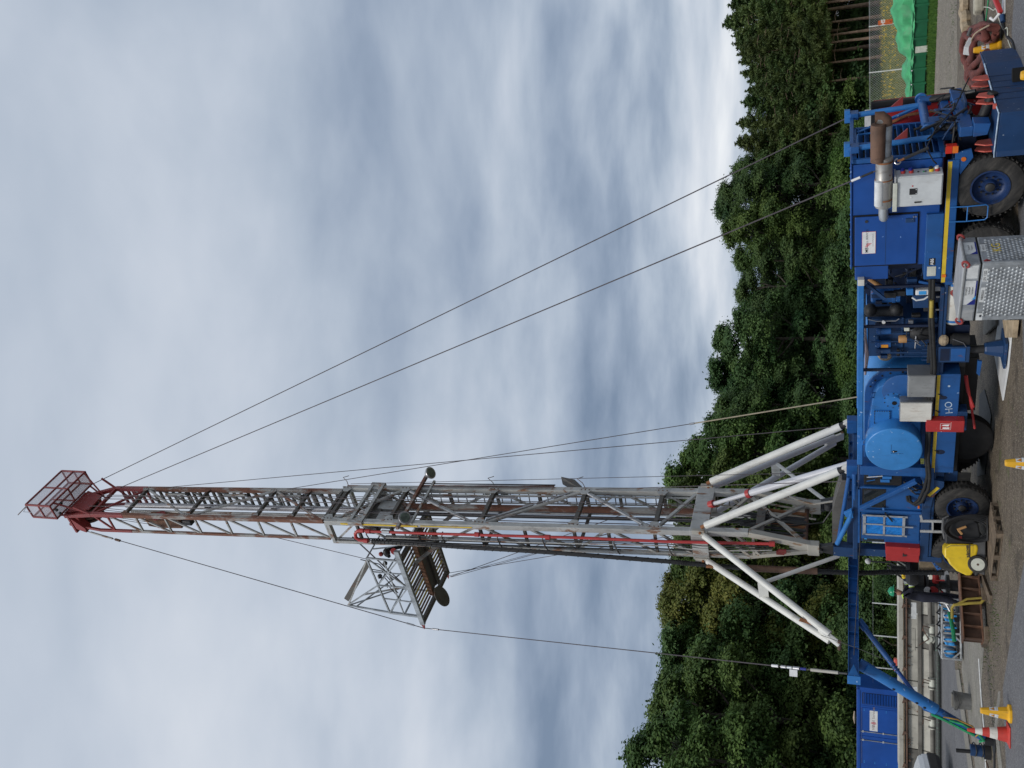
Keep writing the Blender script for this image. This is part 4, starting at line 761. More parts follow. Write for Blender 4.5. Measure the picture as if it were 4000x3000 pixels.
TB().bar(T('E', 1095, 35, -.2), T('E', 1110, 95, -.2), .03, .05).build('rung', MT['aluminium'], LDo)
# ---- roof frame carrying the mast hinges
TB().tube([(6.9, .0, 2.93), (7.4, .05, 2.93), (8.15, .1, 2.93)], .055, 12).build('roof_tube', MT['blue'], TRK, True); bx('roof_rail', 7.3, 9.7, .02, .16, 2.85, 2.96, 'blue_dark'); bx('roof_rail', 7.3, 9.7, 2.0, 2.14, 2.85, 2.96, 'blue_dark')
TB().tube([T('D', 320, 1005, .0), T('D', 215, 1640, .1), (9.25, .15, 3.30)], .045, 12).build('roof_tube', MT['blue'], TRK, True); TB().tube([T('D', 345, 1380, -.05), T('E', 330, 70, -.05), T('E', 195, 340, .1)], .06, 12).build('roof_tube', MT['blue_light'], TRK, True)
TB().prism([T('D', 350, 1360, -.1), T('D', 265, 1400, -.1), T('D', 290, 1440, -.1), T('D', 370, 1450, -.1)], (0, .08, 0)).build('lug', MT['blue_light'], TRK, bev=.006)
TB().prism([T('D', 245, 1035, .25), T('D', 305, 1045, .25), T('E', 215, 150, .25), T('E', 205, 320, .25), T('E', 140, 340, .25), T('E', 140, 30, .25), T('D', 175, 1250, .25)], (0, .5, 0)).build('drip_tray', MT['mast_dark'], TRK)
for t_ in (.2, 1.95):
    HG = bx('hinge_post', 9.5, 9.82, t_, t_ + .22, 2.85, 3.42, 'blue_dark'); TB().prism([(9.48, t_ + .05, 3.42), (9.84, t_ + .05, 3.42), (9.74, t_ + .05, 3.78), (9.60, t_ + .05, 3.78)], (0, .12, 0)).build('hinge_lug', MT['dark_steel'], HG, bev=.01)
bx('hinge_beam', 9.5, 9.78, .3, 2.1, 2.86, 3.1, 'blue_dark'); bx('hinge_column', 9.5, 9.74, .2, .42, 1.28, 2.86, 'blue_dark'); bx('hinge_column', 9.5, 9.74, 1.9, 2.12, 1.28, 2.86, 'blue_dark')
for k in range(34):      # valves, boxes and brackets in the pump bay
    p = Vector((rnd.uniform(1.95, 4.0), rnd.uniform(.35, .9), rnd.uniform(1.32, 2.55))); w_ = Vector((rnd.uniform(.03, .10), rnd.uniform(.03, .08), rnd.uniform(.03, .12)))
    TB().box(p - w_, p + w_).build('bracket', MT[rnd.choice(['black', 'dark_steel', 'navy_metal', 'blue_dark', 'black', 'steel'])], TRK, bev=.01)
for k in range(22):      # hoses at the radiator end
    p = Vector((rnd.uniform(-1.15, -.75), rnd.uniform(.1, 2.2), rnd.uniform(1.0, 1.9))); q = Vector((rnd.uniform(-1.3, -.8), rnd.uniform(.1, 2.2), rnd.uniform(.75, 1.5))); TB().tube([p, (p + q) / 2 + Vector((-.15, 0, -.15)), q], rnd.uniform(.010, .028), 6).build('hose', MT[rnd.choice(['hose_black', 'dark_steel', 'hose_black', 'blue_dark'])], TRK, True)
for k in range(44):      # small clutter of hoses and pipes on the winch deck
    p = Vector((rnd.uniform(2.0, 4.1), rnd.uniform(.7, 1.5), rnd.uniform(1.5, 2.6))); q = p + Vector((rnd.uniform(-.5, .5), rnd.uniform(-.2, .2), rnd.uniform(-.5, .3))); TB().tube([p, (p + q) / 2 + Vector((0, -.1, -.12)), q], rnd.uniform(.012, .03), 6).build('hose', MT[rnd.choice(['hose_black', 'navy_metal', 'blue_dark', 'hose_black'])], TRK, True)
# ================================================================== MAST
BM = (9.66, .3, 3.75)
MST = tthing('rig_mast', 'tall grey lattice rig mast with red top rising from the blue truck', 'mast', BM)
def MM(): return MB(BM)
def sm(z): return 9.37 + (z - 7.8) * .042
DW = .84
def tn(z): return .30 if z < 18.6 else .36
def tf_(z): return 1.88 if z < 18.6 else 1.77
def wd(z): return DW if z < 18.6 else DW - .06
def LP(c, z):      # c: 'N' near, 'L' near well side, 'F' far, 'K' far well side
    s_ = sm(z) + (0 if c in 'NF' else wd(z)) + (0 if z < 18.6 else (.03 if c in 'NF' else -.0)); t_ = tn(z) if c in 'NL' else tf_(z)
    if z > 28.4:
        k = (z - 28.4) / 1.6; s_ += (.18 if c in 'NF' else -.20) * k; t_ += (.08 if c in 'NL' else -.35) * k
    return (s_, t_, z)
for c in 'NLFK':
    w = .17 if c in 'NF' else .11
    lo = 5.5; ft = (9.62 if c in 'NF' else 9.74, LP(c, 5)[1], 3.80)
    MM().bar(LP(c, lo), LP(c, 18.5), w, w, (1, 0, 0)).build('leg', MT['mast_grey'], MST, bev=.012)
    MM().bar(LP(c, lo), ft, w, w, (1, 0, 0)).build('foot_leg', MT['mast_cream'], MST, bev=.012)
    w *= .82
    MM().bar(LP(c, 18.2 + .41), LP(c, 26.9), w, w, (1, 0, 0)).build('leg', MT['mast_rusty'], MST, bev=.01)
    MM().bar(LP(c, 26.9), LP(c, 28.4), w + .004, w + .004, (1, 0, 0)).build('leg', MT['mast_red'], MST, bev=.01, label='red painted top of the leg')
    MM().bar(LP(c, 28.4), LP(c, 29.85), w, w, (1, 0, 0)).build('leg', MT['mast_red'], MST, bev=.01)
for t_ in (.3, 1.88):
    MM().box((9.50, t_ - .10, 3.76), (9.86, t_ + .10, 4.05)).build('foot_plate', MT['mast_cream'], MST, bev=.015); MM().cyl((9.67, t_ - .14, 3.72), (9.67, t_ + .14, 3.72), .05, 14).build('hinge_pin', MT['dark_steel'], MST, True)
    MM().prism([(9.55, t_ - .03, 4.05), (9.82, t_ - .03, 4.05), (9.69, t_ - .03, 4.5)], (0, .06, 0)).build('gusset', MT['mast_cream'], MST)
def brace(p, q, w, m_, par=MST, h=None, name='brace'): return MM().bar(p, q, w, h or w, (1, 0, 0)).build(name, MT[m_], par)
# wide face (towards the truck): frames and zigzag
FR_Z = [8.0, 10.3, 13.2, 16.25, 18.42]
for z in FR_Z: brace(LP('N', z), LP('F', z), .11, 'mast_dark', h=.13, name='frame_beam'); brace(LP('L', z), LP('K', z), .08, 'mast_dark', name='frame_beam') if z in (10.3, 13.2) else None
for (a, za), (b, zb) in zip((('N', 18.35), ('F', 16.3), ('N', 13.25), ('F', 10.35)), (('F', 16.3), ('N', 13.25), ('F', 10.35), ('N', 8.0))):
    MM().tube([LP(a, za), LP(b, zb)], .055, 12).build('diagonal', MT['mast_grey'], MST, True)
    if zb < 14 or za < 17:
        p, q = Vector(LP(a, za)), Vector(LP(b, zb)); o = Vector((-.06, 0, .13)); MM().tube([p.lerp(q, .12) + o, p.lerp(q, .55) + o], .035, 8).tube([p.lerp(q, .55) + o, p.lerp(q, .9) + o], .022, 8).build('ram', MT['steel'], MST, True)
UP_Z = [18.62, 19.9, 21.3, 24.1, 26.9, 28.4]
for z in UP_Z: brace(LP('N', z), LP('F', z), .09, 'mast_dark' if z < 28 else 'mast_red', h=.11, name='frame_beam')
for (a, za), (b, zb), m_ in ((('N', 18.7), ('F', 21.3), 'mast_rusty'), (('F', 21.3), ('N', 24.1), 'mast_grey'), (('N', 24.1), ('F', 26.9), 'mast_grey'), (('F', 26.9), ('N', 28.4), 'mast_red')): MM().tube([LP(a, za), LP(b, zb)], .045, 10).build('diagonal', MT[m_], MST, True)
# gusset plates at the nodes
for z in FR_Z + UP_Z[1:5]:
    for c in 'NF':
        p = LP(c, z); sg = 1 if c == 'N' else -1; k_ = 1. if z < 18.5 else .75
        MM().prism([(p[0] - .085 * k_, p[1], p[2] - .22 * k_), (p[0] - .085 * k_, p[1], p[2] + .22 * k_), (p[0] - .085 * k_, p[1] + sg * .24 * k_, p[2] + .08 * k_), (p[0] - .085 * k_, p[1] + sg * .24 * k_, p[2] - .08 * k_)], (-.012, 0, 0)).build('gusset', MT['mast_grey' if z < 18.5 else 'mast_rusty'], MST)
        for e in (-.12, 0, .12): MM().cyl((p[0] - .097 * k_, p[1] + sg * .05, p[2] + e * k_), (p[0] - .115 * k_, p[1] + sg * .05, p[2] + e * k_), .018, 6).build('bolt', MT['iron_rusty'], MST)
# lines running down the mast
for k, (ds, t_, z0, z1, r_, m_) in enumerate(((-.10, 1.05, 17.0, 28.6, .014, 'wire'), (-.11, 1.25, 7.0, 28.6, .012, 'wire'), (-.12, .62, 7.0, 26.5, .010, 'wire'), (.62, .22, 7.0, 18.3, .022, 'hose_black'), (.70, .22, 9.0, 18.3, .016, 'hose_black'), (.30, .21, 6.5, 17.5, .014, 'dark_steel'), (.18, 1.9, 6.6, 26.0, .016, 'hose_black'), (.45, 1.0, 6.0, 25.0, .014, 'wire'), (.25, 1.2, 5.5, 25.5, .012, 'wire'))):
    MM().tube([(sm(z0) + ds, t_, z0), (sm((z0 + z1) / 2) + ds + .03 * ((k % 3) - 1), t_ + .02, (z0 + z1) / 2), (sm(z1) + ds, t_, z1)], r_, 6).build('line', MT[m_], MST, True)
for z in (7.6, 9.1, 11.2, 12.6, 14.4, 15.2, 17.0): MM().tube([(sm(z) + .2, .2, z), (sm(z) + .35, .13, z + .05), (sm(z) + .66, .15, z), (sm(z) + .84, .2, z - .05)], .02, 6).build('pipe_clamp', MT['mast_dark'], MST)
# side faces
for A_, B_, sd in (('N', 'L', 0), ('F', 'K', 1)):
    z = 18.6
    while z < 28.2:
        z1 = min(z + 1.3, 28.4); m_ = 'mast_grey' if z < 26.8 else 'mast_red'
        brace(LP(A_, z), LP(B_, z), .055, m_, name='rung_brace'); brace(LP(A_, z1), LP(B_, z), .055, m_, name='diagonal'); z = z1
    for z0, z1, fl in ((7.0, 8.0, 0), (8.0, 9.3, 0), (9.3, 10.3, 1), (10.3, 11.8, 0), (11.8, 13.2, 0), (13.2, 14.8, 1), (14.8, 16.2, 0), (16.2, 17.4, 0), (17.4, 18.4, 1)):
        brace(LP(A_, z0), LP(B_, z0), .075, 'mast_dark', h=.09, name='rung_brace')
        p, q = (LP(A_, z1), LP(B_, z0)) if not fl else (LP(A_, z0), LP(B_, z1)); brace(p, q, .06, 'mast_grey', name='diagonal')
    brace(LP(A_, 18.42), LP(B_, 18.42), .1, 'mast_grey', h=.14, name='rung_brace')
    for a, za, b, zb in ((A_, 5.4, B_, 5.4), (A_, 6.3, B_, 5.5), (A_, 5.9, B_, 5.0)): brace(LP(a, za), LP(b, max(zb, 5.2)), .07, 'mast_cream', name='rung_brace')
    brace((9.9 if sd else 9.9, LP(A_, 5)[1], 29.0), LP(A_, 28.4), .06, 'mast_red')
# ladders on the far side: full-width rungs above, narrow ladder below
for k in range(32):
    z = 18.9 + k * .3; brace(LP('F', z), LP('K', z), .075, 'mast_dark' if z < 26.9 else 'mast_red', name='rung')
LDR = MM().tube([(sm(7.2) + .48, 1.84, 7.2), (sm(18.3) + .48, 1.84, 18.3)], .028, 6).tube([(sm(7.2) + .05, 1.9, 7.2), (sm(18.3) + .05, 1.9, 18.3)], .028, 6).build('ladder', MT['mast_grey'], MST)
for k in range(36):
    z = 7.35 + k * .3; MM().tube([(sm(z) + .05, 1.9, z), (sm(z) + .48, 1.84, z)], .016, 6).build('rung', MT['mast_dark'], LDR)
LDB = MM().tube([(9.4, 1.95, 6.7), (9.9, 1.9, 3.9)], .025, 6).tube([(9.75, 1.9, 6.7), (10.1, 1.85, 3.9)], .025, 6).build('ladder', MT['mast_cream'], MST)
for k in range(9): f = k / 8.; MM().tube([(9.42 + .5 * f, 1.95, 6.5 - 2.5 * f), (9.77 + .33 * f, 1.9, 6.5 - 2.5 * f)], .016, 6).build('rung', MT['mast_dark'], LDB)
# rams and pipes inside
def vpipe(ds, t_, z0, z1, r, m_, name='pipe'): return MM().tube([(sm(z0) + ds, t_, z0), (sm(z1) + ds, t_, z1)], r, 12).build(name, MT[m_], MST, True)
vpipe(.52, 1.42, 17.0, 27.9, .10, 'silver_leg', 'telescope_ram'); vpipe(.66, 1.26, 16.0, 27.6, .065, 'mast_grey'); vpipe(.40, 1.52, 6.8, 17.6, .10, 'mast_rusty', 'telescope_ram'); vpipe(.62, 1.40, 4.2, 18.0, .055, 'dark_steel'); vpipe(.1, 1.74, 7.0, 17.5, .03, 'mast_grey'); vpipe(.2, 1.80, 12.5, 16.2, .05, 'silver_leg')
for z in (21.2, 24.0, 19.8): brace((sm(z) + .3, 1.15, z), (sm(z) + .75, 1.6, z), .06, 'mast_dark')
for z in (20.3, 22.6, 25.2): MM().tube([(sm(z) + .2, 1.72, z), (sm(z) + .24, 1.70, z + .9)], .05, 8).build('sheave_bar', MT['mast_grey'], MST, True); MM().ball((sm(z) + .2, 1.72, z - .1), .07, 8).build('fitting', MT['dark_steel'], MST, True)
# section head frames, guards and lamp bar
for z in (17.15, 17.55): brace((sm(z) - .06, .22, z), (sm(z) - .06, 2.0, z), .10, 'mast_grey', h=.12, name='frame_beam')
for k in range(5): brace((sm(17.3) - .06, .35 + k * .36, 17.15), (sm(17.3) - .06, .55 + k * .36, 17.55), .04, 'mast_grey')
for a in (.22, 2.0): brace((sm(17.3) - .06, a, 17.1), (sm(17.3) - .06, a, 17.6), .12, 'mast_grey')
for t0, z0 in ((.55, 16.45), (1.05, 16.4)): MM().prism([(sm(z0) + .12, t0, z0), (sm(z0) + .12, t0, z0 + .62), (sm(z0) + .50, t0, z0 + .70), (sm(z0) + .50, t0, z0 - .15)], (0, .40, 0)).build('block_guard', MT['mast_grey'], MST, bev=.01)
MM().box((sm(16.9) + .1, .42, 16.85), (sm(16.9) + .6, 1.75, 17.3)).build('guard_back', MT['mast_dark'], MST)
LB = brace((sm(15.75) - .12, -.05, 15.75), (sm(15.75) - .12, 2.4, 15.75), .09, 'mast_rusty', h=.10, name='lamp_bar'); brace((sm(15.6) - .08, .2, 15.4), (sm(15.6) - .08, 2.2, 15.4), .07, 'mast_grey', name='frame_beam')
for t_, n_ in ((.18, 0), (2.28, 1)):
    c = (sm(15.6) - .34, t_, 15.52); d = (-.72, -.30, -.55) if n_ == 0 else (-.5, -.05, -.8)
    FLD = MM().lathe(c, d, [(-.14, .06), (-.10, .14), (.0, .195), (.03, .2), (.05, .19)], 22).build('floodlight', MT['steel'], MST, True); v = Vector(d).normalized(); MM().lathe(Vector(c) + v * .05, d, [(0, .155), (.012, .14), (.012, 0)], 22).build('lens', MT['lens_glass'], FLD, True)
    MM().tube([Vector(c) - v * .1, (sm(15.7) - .14, t_ - (.1 if n_ else -.05), 15.72)], .022, 6).build('bracket', MT['dark_steel'], FLD)
for z, t_, dz in ((18.45, 1.9, 1), (13.2, 1.9, 1), (10.3, 1.9, 1)): MM().tube([(sm(z), t_ + .02, z), (sm(z) - .10, t_ + .22, z + .15), (sm(z) - .14, t_ + .36, z + .35), (sm(z) - .14, t_ + .46, z + .18)], .012, 6).build('hook', MT['iron_rusty'], MST, True)
MM().prism([(sm(10.9) - .1, 1.95, 10.55), (sm(10.9) - .1, 2.4, 11.2), (sm(10.9) - .1, 2.3, 10.75), (sm(10.9) - .1, 2.0, 10.45)], (.3, 0, 0)).build('sheave_guard', MT['mast_dark'], MST)
for dz, m_ in ((0, 'mast_rusty'), (.09, 'hose_black'), (-.07, 'wire')): MM().tube([(sm(11.4) - .10 + dz * .3, 1.97 + dz, 11.3), (sm(16) - .10, 1.97 + dz, 15.7)], .02, 6).build('cable_tray', MT[m_], MST)
MM().bar((sm(15.5), .20, 15.2), (sm(17.9), .205, 17.9), .012, .05, (1, 0, 0)).bar((sm(13.4), .20, 13.4), (sm(15.1), .205, 15.1), .010, .03, (1, 0, 0)).build('yellow_marking', MT['yellow'], MST)
# red standpipe with gooseneck
SP = [T('m5', 1165, 1450, .12), T('m5', 0, 1425, .12), T('m4', 1300, 1108, .12), T('m4', 0, 1072, .12), T('m3', 1000, 1052, .12), T('m3', 700, 1040, .12), T('m3', 590, 1030, .12)]
GN = [SP[-1], T('m3', 545, 1035, .10), T('m3', 520, 1065, .08), T('m3', 525, 1105, .06), T('m3', 560, 1130, .05), T('m3', 650, 1142, .05)]
PIPE = MM().tube(SP, .042, 12).build('standpipe', MT['red_pipe'], MST, True); MM().tube(GN, .054, 12).build('gooseneck', MT['red_pipe'], PIPE, True)
for q in (('m3', 590, 1030, .12), ('m3', 660, 1038, .12), ('m4', 940, 1100, .12), ('m4', 175, 1072, .12), ('m5', 1150, 1450, .12), ('m3', 635, 1140, .05)):
    p = Vector(T(*q)); MM().cyl(p - Vector((0, 0, .07)), p + Vector((0, 0, .07)), .07, 14).build('flange', MT['red_pipe'], PIPE, True)
MM().cyl(T('m3', 810, 1040, .12), T('m3', 890, 1045, .12), .055, 12).build('coupling', MT['steel'], PIPE, True); MM().cyl(T('m3', 690, 1145, .05), T('m3', 780, 1150, .05), .05, 12).build('coupling', MT['steel'], PIPE, True)
for i, q in enumerate((0, .05, .11)):
    pts = [T('m3', 850, 1085 + i * 12, .18 - .01 * i), T('m3', 1600, 1105 + i * 14, .18), T('m4', 700, 1130 + i * 14, .18), T('m4', 2212, 1150 + i * 22, .18), T('m5', 400, 1470 + i * 28, .2), T('m5', 1150, 1480 + i * 20, .2)]
    MM().tube(pts, .014 if i % 2 else .020, 6).build('control_line', MT['dark_steel' if i != 2 else 'mast_grey'], MST, True)
for q in (('m5', 1260, 1530, .15), ('m5', 1240, 1545, .15)): p = Vector(T(*q)); MM().cyl(p - Vector((0, 0, .1)), p + Vector((0, 0, .1)), .06, 10).build('valve', MT['mast_red'], MST, True)
# collar and pipe rack at the foot
COLR = MM().box((sm(6.8) - .10, .19, 6.55), (sm(6.8) + .05, 2.02, 7.02)).build('collar_plate', MT['mast_grey'], MST, bev=.015)
for t_ in (.19, 1.94): MM().box((sm(6.8) + .05, t_, 6.57), (sm(6.8) + .95, t_ + .08, 7.0)).build('collar_plate', MT['mast_grey'], MST, bev=.012)
for t_ in (.15, 1.98):
    for s_ in (sm(6.8) - .16, sm(6.8) + .86): MM().prism([(s_, t_, 6.62), (s_ + .14, t_, 6.62), (s_ + .14, t_, 6.95), (s_, t_, 6.95)], (0, .1, 0)).build('lug', MT['mast_cream'], COLR, bev=.01); MM().cyl((s_ + .07, t_ - .03, 6.74), (s_ + .07, t_ + .13, 6.74), .035, 10).build('pin', MT['rust_orange'], COLR)
MM().bar((9.45, .38, 5.25), (9.45, 1.82, 5.25), .18, .22).build('cross_beam', MT['mast_dark'], MST, bev=.01); MM().cyl((9.75, .4, 4.12), (9.75, 1.8, 4.12), .06, 12).build('bottom_bar', MT['iron_rusty'], MST, True)
for k in range(7): MM().cyl((9.7 + .03 * (k % 2), .62 + k * .16, 4.12), (9.58 + .03 * (k % 2), .62 + k * .16, 5.3 + .25 * (k % 3)), .045, 10).build('rack_tube', MT['dark_steel' if k % 3 else 'rust_orange'], MST, True)
for a, b, m_ in ((LP('N', 5.6), (9.6, 1.8, 4.2), 'mast_cream'), (LP('F', 5.7), (9.6, .42, 4.15), 'mast_cream'), (LP('N', 6.55), LP('F', 5.5), 'mast_cream'), (LP('N', 8.0), LP('F', 7.0), 'mast_grey')): brace(a, b, .08, m_)
for k in range(5): z = 4.5 + .35 * k; MM().tube([(9.5, .9, z + .5), (9.6, 1.0 + .1 * k, z), (9.7, 1.2, z - .4)], .016, 6).build('hose', MT['hose_black'], MST, True)
MM().tube([T('m5', 1050, 1120, .7), T('m5', 1100, 1090, .6), T('m5', 1130, 1150, .5), T('m5', 1250, 1200, .45), T('m5', 1550, 1235, .5), T('m5', 1700, 1220, .6), T('m5', 1800, 1080, .7), T('m5', 1950, 760, .6)], .02, 6).build('hose', MT['hose_black'], MST, True)
MM().tube([T('m5', 1340, 940, 1.5), T('m5', 1500, 1000, 1.5), T('m5', 1600, 1020, 1.5), T('m5', 1840, 985, 1.5)], .03, 6).build('hose', MT['mast_cream'], MST, True); MM().cyl(T('m5', 1760, 1010, 1.5), T('m5', 1760, 1070, 1.5), .11, 14).build('snatch_block', MT['dark_steel'], MST, True)
# travelling block hanging on its lines
tb = (sm(25.8) + .62, 1.0); BLK = MM().prism([(tb[0], tb[1] - .2, 26.6), (tb[0], tb[1] + .2, 26.6), (tb[0], tb[1] + .26, 26.0), (tb[0], tb[1] + .2, 25.1), (tb[0], tb[1] - .2, 25.1), (tb[0], tb[1] - .26, 26.0)], (.36, 0, 0)).build('travelling_block', MT['rust'], MST, bev=.03)
MM().cyl((tb[0] - .02, tb[1], 26.1), (tb[0] + .38, tb[1], 26.1), .24, 20).build('sheave', MT['mast_red'], BLK, True); MM().box((tb[0] + .08, tb[1] - .12, 24.7), (tb[0] + .28, tb[1] + .12, 25.1)).build('hook', MT['dark_steel'], BLK, bev=.03)
for k in range(6): MM().tube([(tb[0] + .05 + .05 * k, tb[1] + (-.16 if k % 2 else .16), 26.4), (sm(29) + .35 + .05 * k, tb[1] + (-.1 if k % 2 else .1), 29.3)], .011, 5).build('hoist_line', MT['wire'], MST)
for k in range(2): MM().tube([(sm(28) - .03, .7 + .5 * k, 28.8), (sm(10) - .03, .8 + .8 * k, 10.)], .011, 5).build('hoist_line', MT['wire'], MST)
# crown
CR = MM().box((sm(29.4) + .20, .40, 29.25), (sm(29.4) + .80, 1.62, 29.62)).build('crown_block', MT['mast_red'], MST, bev=.02)
for k in range(4): MM().cyl((sm(29) + .22 + k * .15, 1.0, 29.2), (sm(29) + .29 + k * .15, 1.0, 29.2), .36, 22).build('sheave', MT['iron_rusty'], CR, True)
MM().prism([(sm(29), .42, 29.62), (sm(29), 1.58, 29.62), (sm(29), 1.35, 28.75), (sm(29), .62, 28.75)], (.06, 0, 0)).build('crown_plate', MT['mast_red'], CR, bev=.01); MM().box((sm(29.5), .34, 29.62), (sm(29.5) + .95, 1.5, 29.70)).build('crown_deck', MT['mast_red'], CR)
MM().prism([(10.5, .30, 29.5), (11.0, .30, 29.5), (11.15, .30, 29.1), (10.95, .30, 29.05)], (0, .3, 0)).build('guy_lug', MT['mast_red'], CR, bev=.01)
mm_ = bpy.data.materials.new('mesh_panel'); mm_.use_nodes = True; t_ = mm_.node_tree; bs = t_.nodes['Principled BSDF']; bs.inputs['Base Color'].default_value = (.42, .32, .34, 1); tr = N(t_, 'ShaderNodeBsdfTransparent'); mx = N(t_, 'ShaderNodeMixShader'); ck = N(t_, 'ShaderNodeTexChecker'); ck.inputs['Scale'].default_value = 60; t_.links.new(N(t_, 'ShaderNodeTexCoord').outputs['Object'], ck.inputs[0])
t_.links.new(mth(t_, 'ADD', mth(t_, 'MULTIPLY', ck.outputs[1], .42), .06), mx.inputs[0]); t_.links.new(tr.outputs[0], mx.inputs[1]); t_.links.new(bs.outputs[0], mx.inputs[2]); t_.links.new(mx.outputs[0], t_.nodes['Material Output'].inputs[0]); MT['mesh_panel'] = mm_
CS0, CS1, CT0, CT1, CZ0, CZ1 = 9.66, 10.24, .02, 1.93, 29.68, 30.86
CG = MM()
for s_ in (CS0, CS1):
    for t_ in (CT0, CT1): CG.bar((s_, t_, CZ0), (s_, t_, CZ1), .06)
    for z_ in (CZ0 + .03, (CZ0 + CZ1) / 2, CZ1): CG.bar((s_, CT0, z_), (s_, CT1, z_), .06, .05)
    CG.bar((s_, (CT0 + CT1) / 2, CZ0), (s_, (CT0 + CT1) / 2, CZ1), .05)
for t_ in (CT0, CT1, .98):
    for z_ in (CZ0 + .03, (CZ0 + CZ1) / 2, CZ1): (CG.bar((CS0, t_, z_), (CS1, t_, z_), .05) if t_ != .98 or z_ < 29.8 else None)
CGo = CG.build('crown_cage', MT['mast_red'], MST, bev=.006)
for s_ in (CS0, CS1): MM().box((s_ - .004, CT0, CZ0), (s_ + .004, CT1, CZ1)).build('mesh_panel', MT['mesh_panel'], CGo)
for t_ in (CT0, CT1): MM().box((CS0, t_ - .004, CZ0), (CS1, t_ + .004, CZ1)).build('mesh_panel', MT['mesh_panel'], CGo)
MM().box((CS0 + .02, CT0 + .02, CZ0 + .002), (CS1 - .02, CT1 - .02, CZ0 + .01)).build('mesh_floor', MT['mesh_panel'], CGo)
for p, q in (((CS0, .2, CZ0), (sm(29) + .05, .5, 28.9)), ((CS1, 1.8, CZ0), (sm(29) + .3, 1.5, 28.8)), ((CS0, 1.85, CZ0), (sm(29) + .1, 1.45, 28.8)), ((CS1, .2, CZ0), (10.4, .45, 29.3))): brace(p, q, .05, 'mast_red', CGo)
MM().tube([T('m1', 290, 760, .0), T('m1', 195, 860, .0)], .018, 6).build('antenna', MT['iron_rusty'], CGo); MM().tube([(9.7, .0, 30.8), (9.9, -.1, 31.0), (9.95, -.05, 30.7)], .014, 6).build('antenna', MT['steel'], CGo, True)
for q in ((9.9, .1, 29.6), (9.8, .35, 29.55), (10.0, .05, 29.45)): MM().ball(q, .06, 8).build('beacon', MT['dark_steel'], CGo, True)

# ================================================================== back legs, outriggers
BLG = tthing('mast_legs', 'pair of thick white tubular stays from the mast collar down to the truck deck', 'strut', (7.05, .3, 3.13))
def BL(): return MB((7.05, .3, 3.13))
for t_, top, bot in ((.3, (9.10, .22, 6.70), (7.03, .3, 3.16)), (2.1, (9.14, 2.05, 6.78), (7.12, 2.2, 3.14))):
    a_, b_ = Vector(top), Vector(bot); d = (b_ - a_).normalized()
    lg = BL().cyl(a_ + d * .14, b_ - d * .13, .098, 20).build('stay', MT['white_leg'], BLG, True); BL().cyl(b_ - d * .13, b_, .085, 16).build('end_cap', MT['black'], lg, True); BL().cyl(a_, a_ + d * .15, .05, 12).build('end_fork', MT['rust_orange'], lg, True); BL().prism([b_ + Vector((-.14, -.07, -.06)), b_ + Vector((.10, -.07, -.06)), b_ + Vector((.04, -.07, .03)), b_ + Vector((-.06, -.07, .06))], (0, .14, 0)).build('shoe', MT['cream_white'], lg, bev=.01)
    BL().box((bot[0] - .2, bot[1] - .12, 2.86), (bot[0] + .2, bot[1] + .12, 3.10)).build('pedestal', MT['blue'], BLG, bev=.01)
a_, b_ = Vector(S('m5', 490, 1025, 9.22)), Vector((6.95, .38, 3.05)); d = b_ - a_
CYL = BL().cyl(a_ + d * .02, a_ + d * .33, .055, 16).build('raising_ram', MT['silver_leg'], BLG, True); BL().cyl(a_ + d * .31, b_, .088, 18).build('ram_barrel', MT['silver_leg'], CYL, True); BL().cyl(a_ + d * .29, a_ + d * .315, .12, 18).build('gland', MT['red_pipe'], CYL, True); BL().cyl(a_ - d * .01, a_ + d * .025, .11, 16).build('clevis', MT['red_pipe'], CYL, True); BL().tube([a_ + d * .33 + Vector((0, 0, -.12)), b_ + Vector((0, 0, -.12))], .028, 8).build('oil_line', MT['white'], CYL, True)
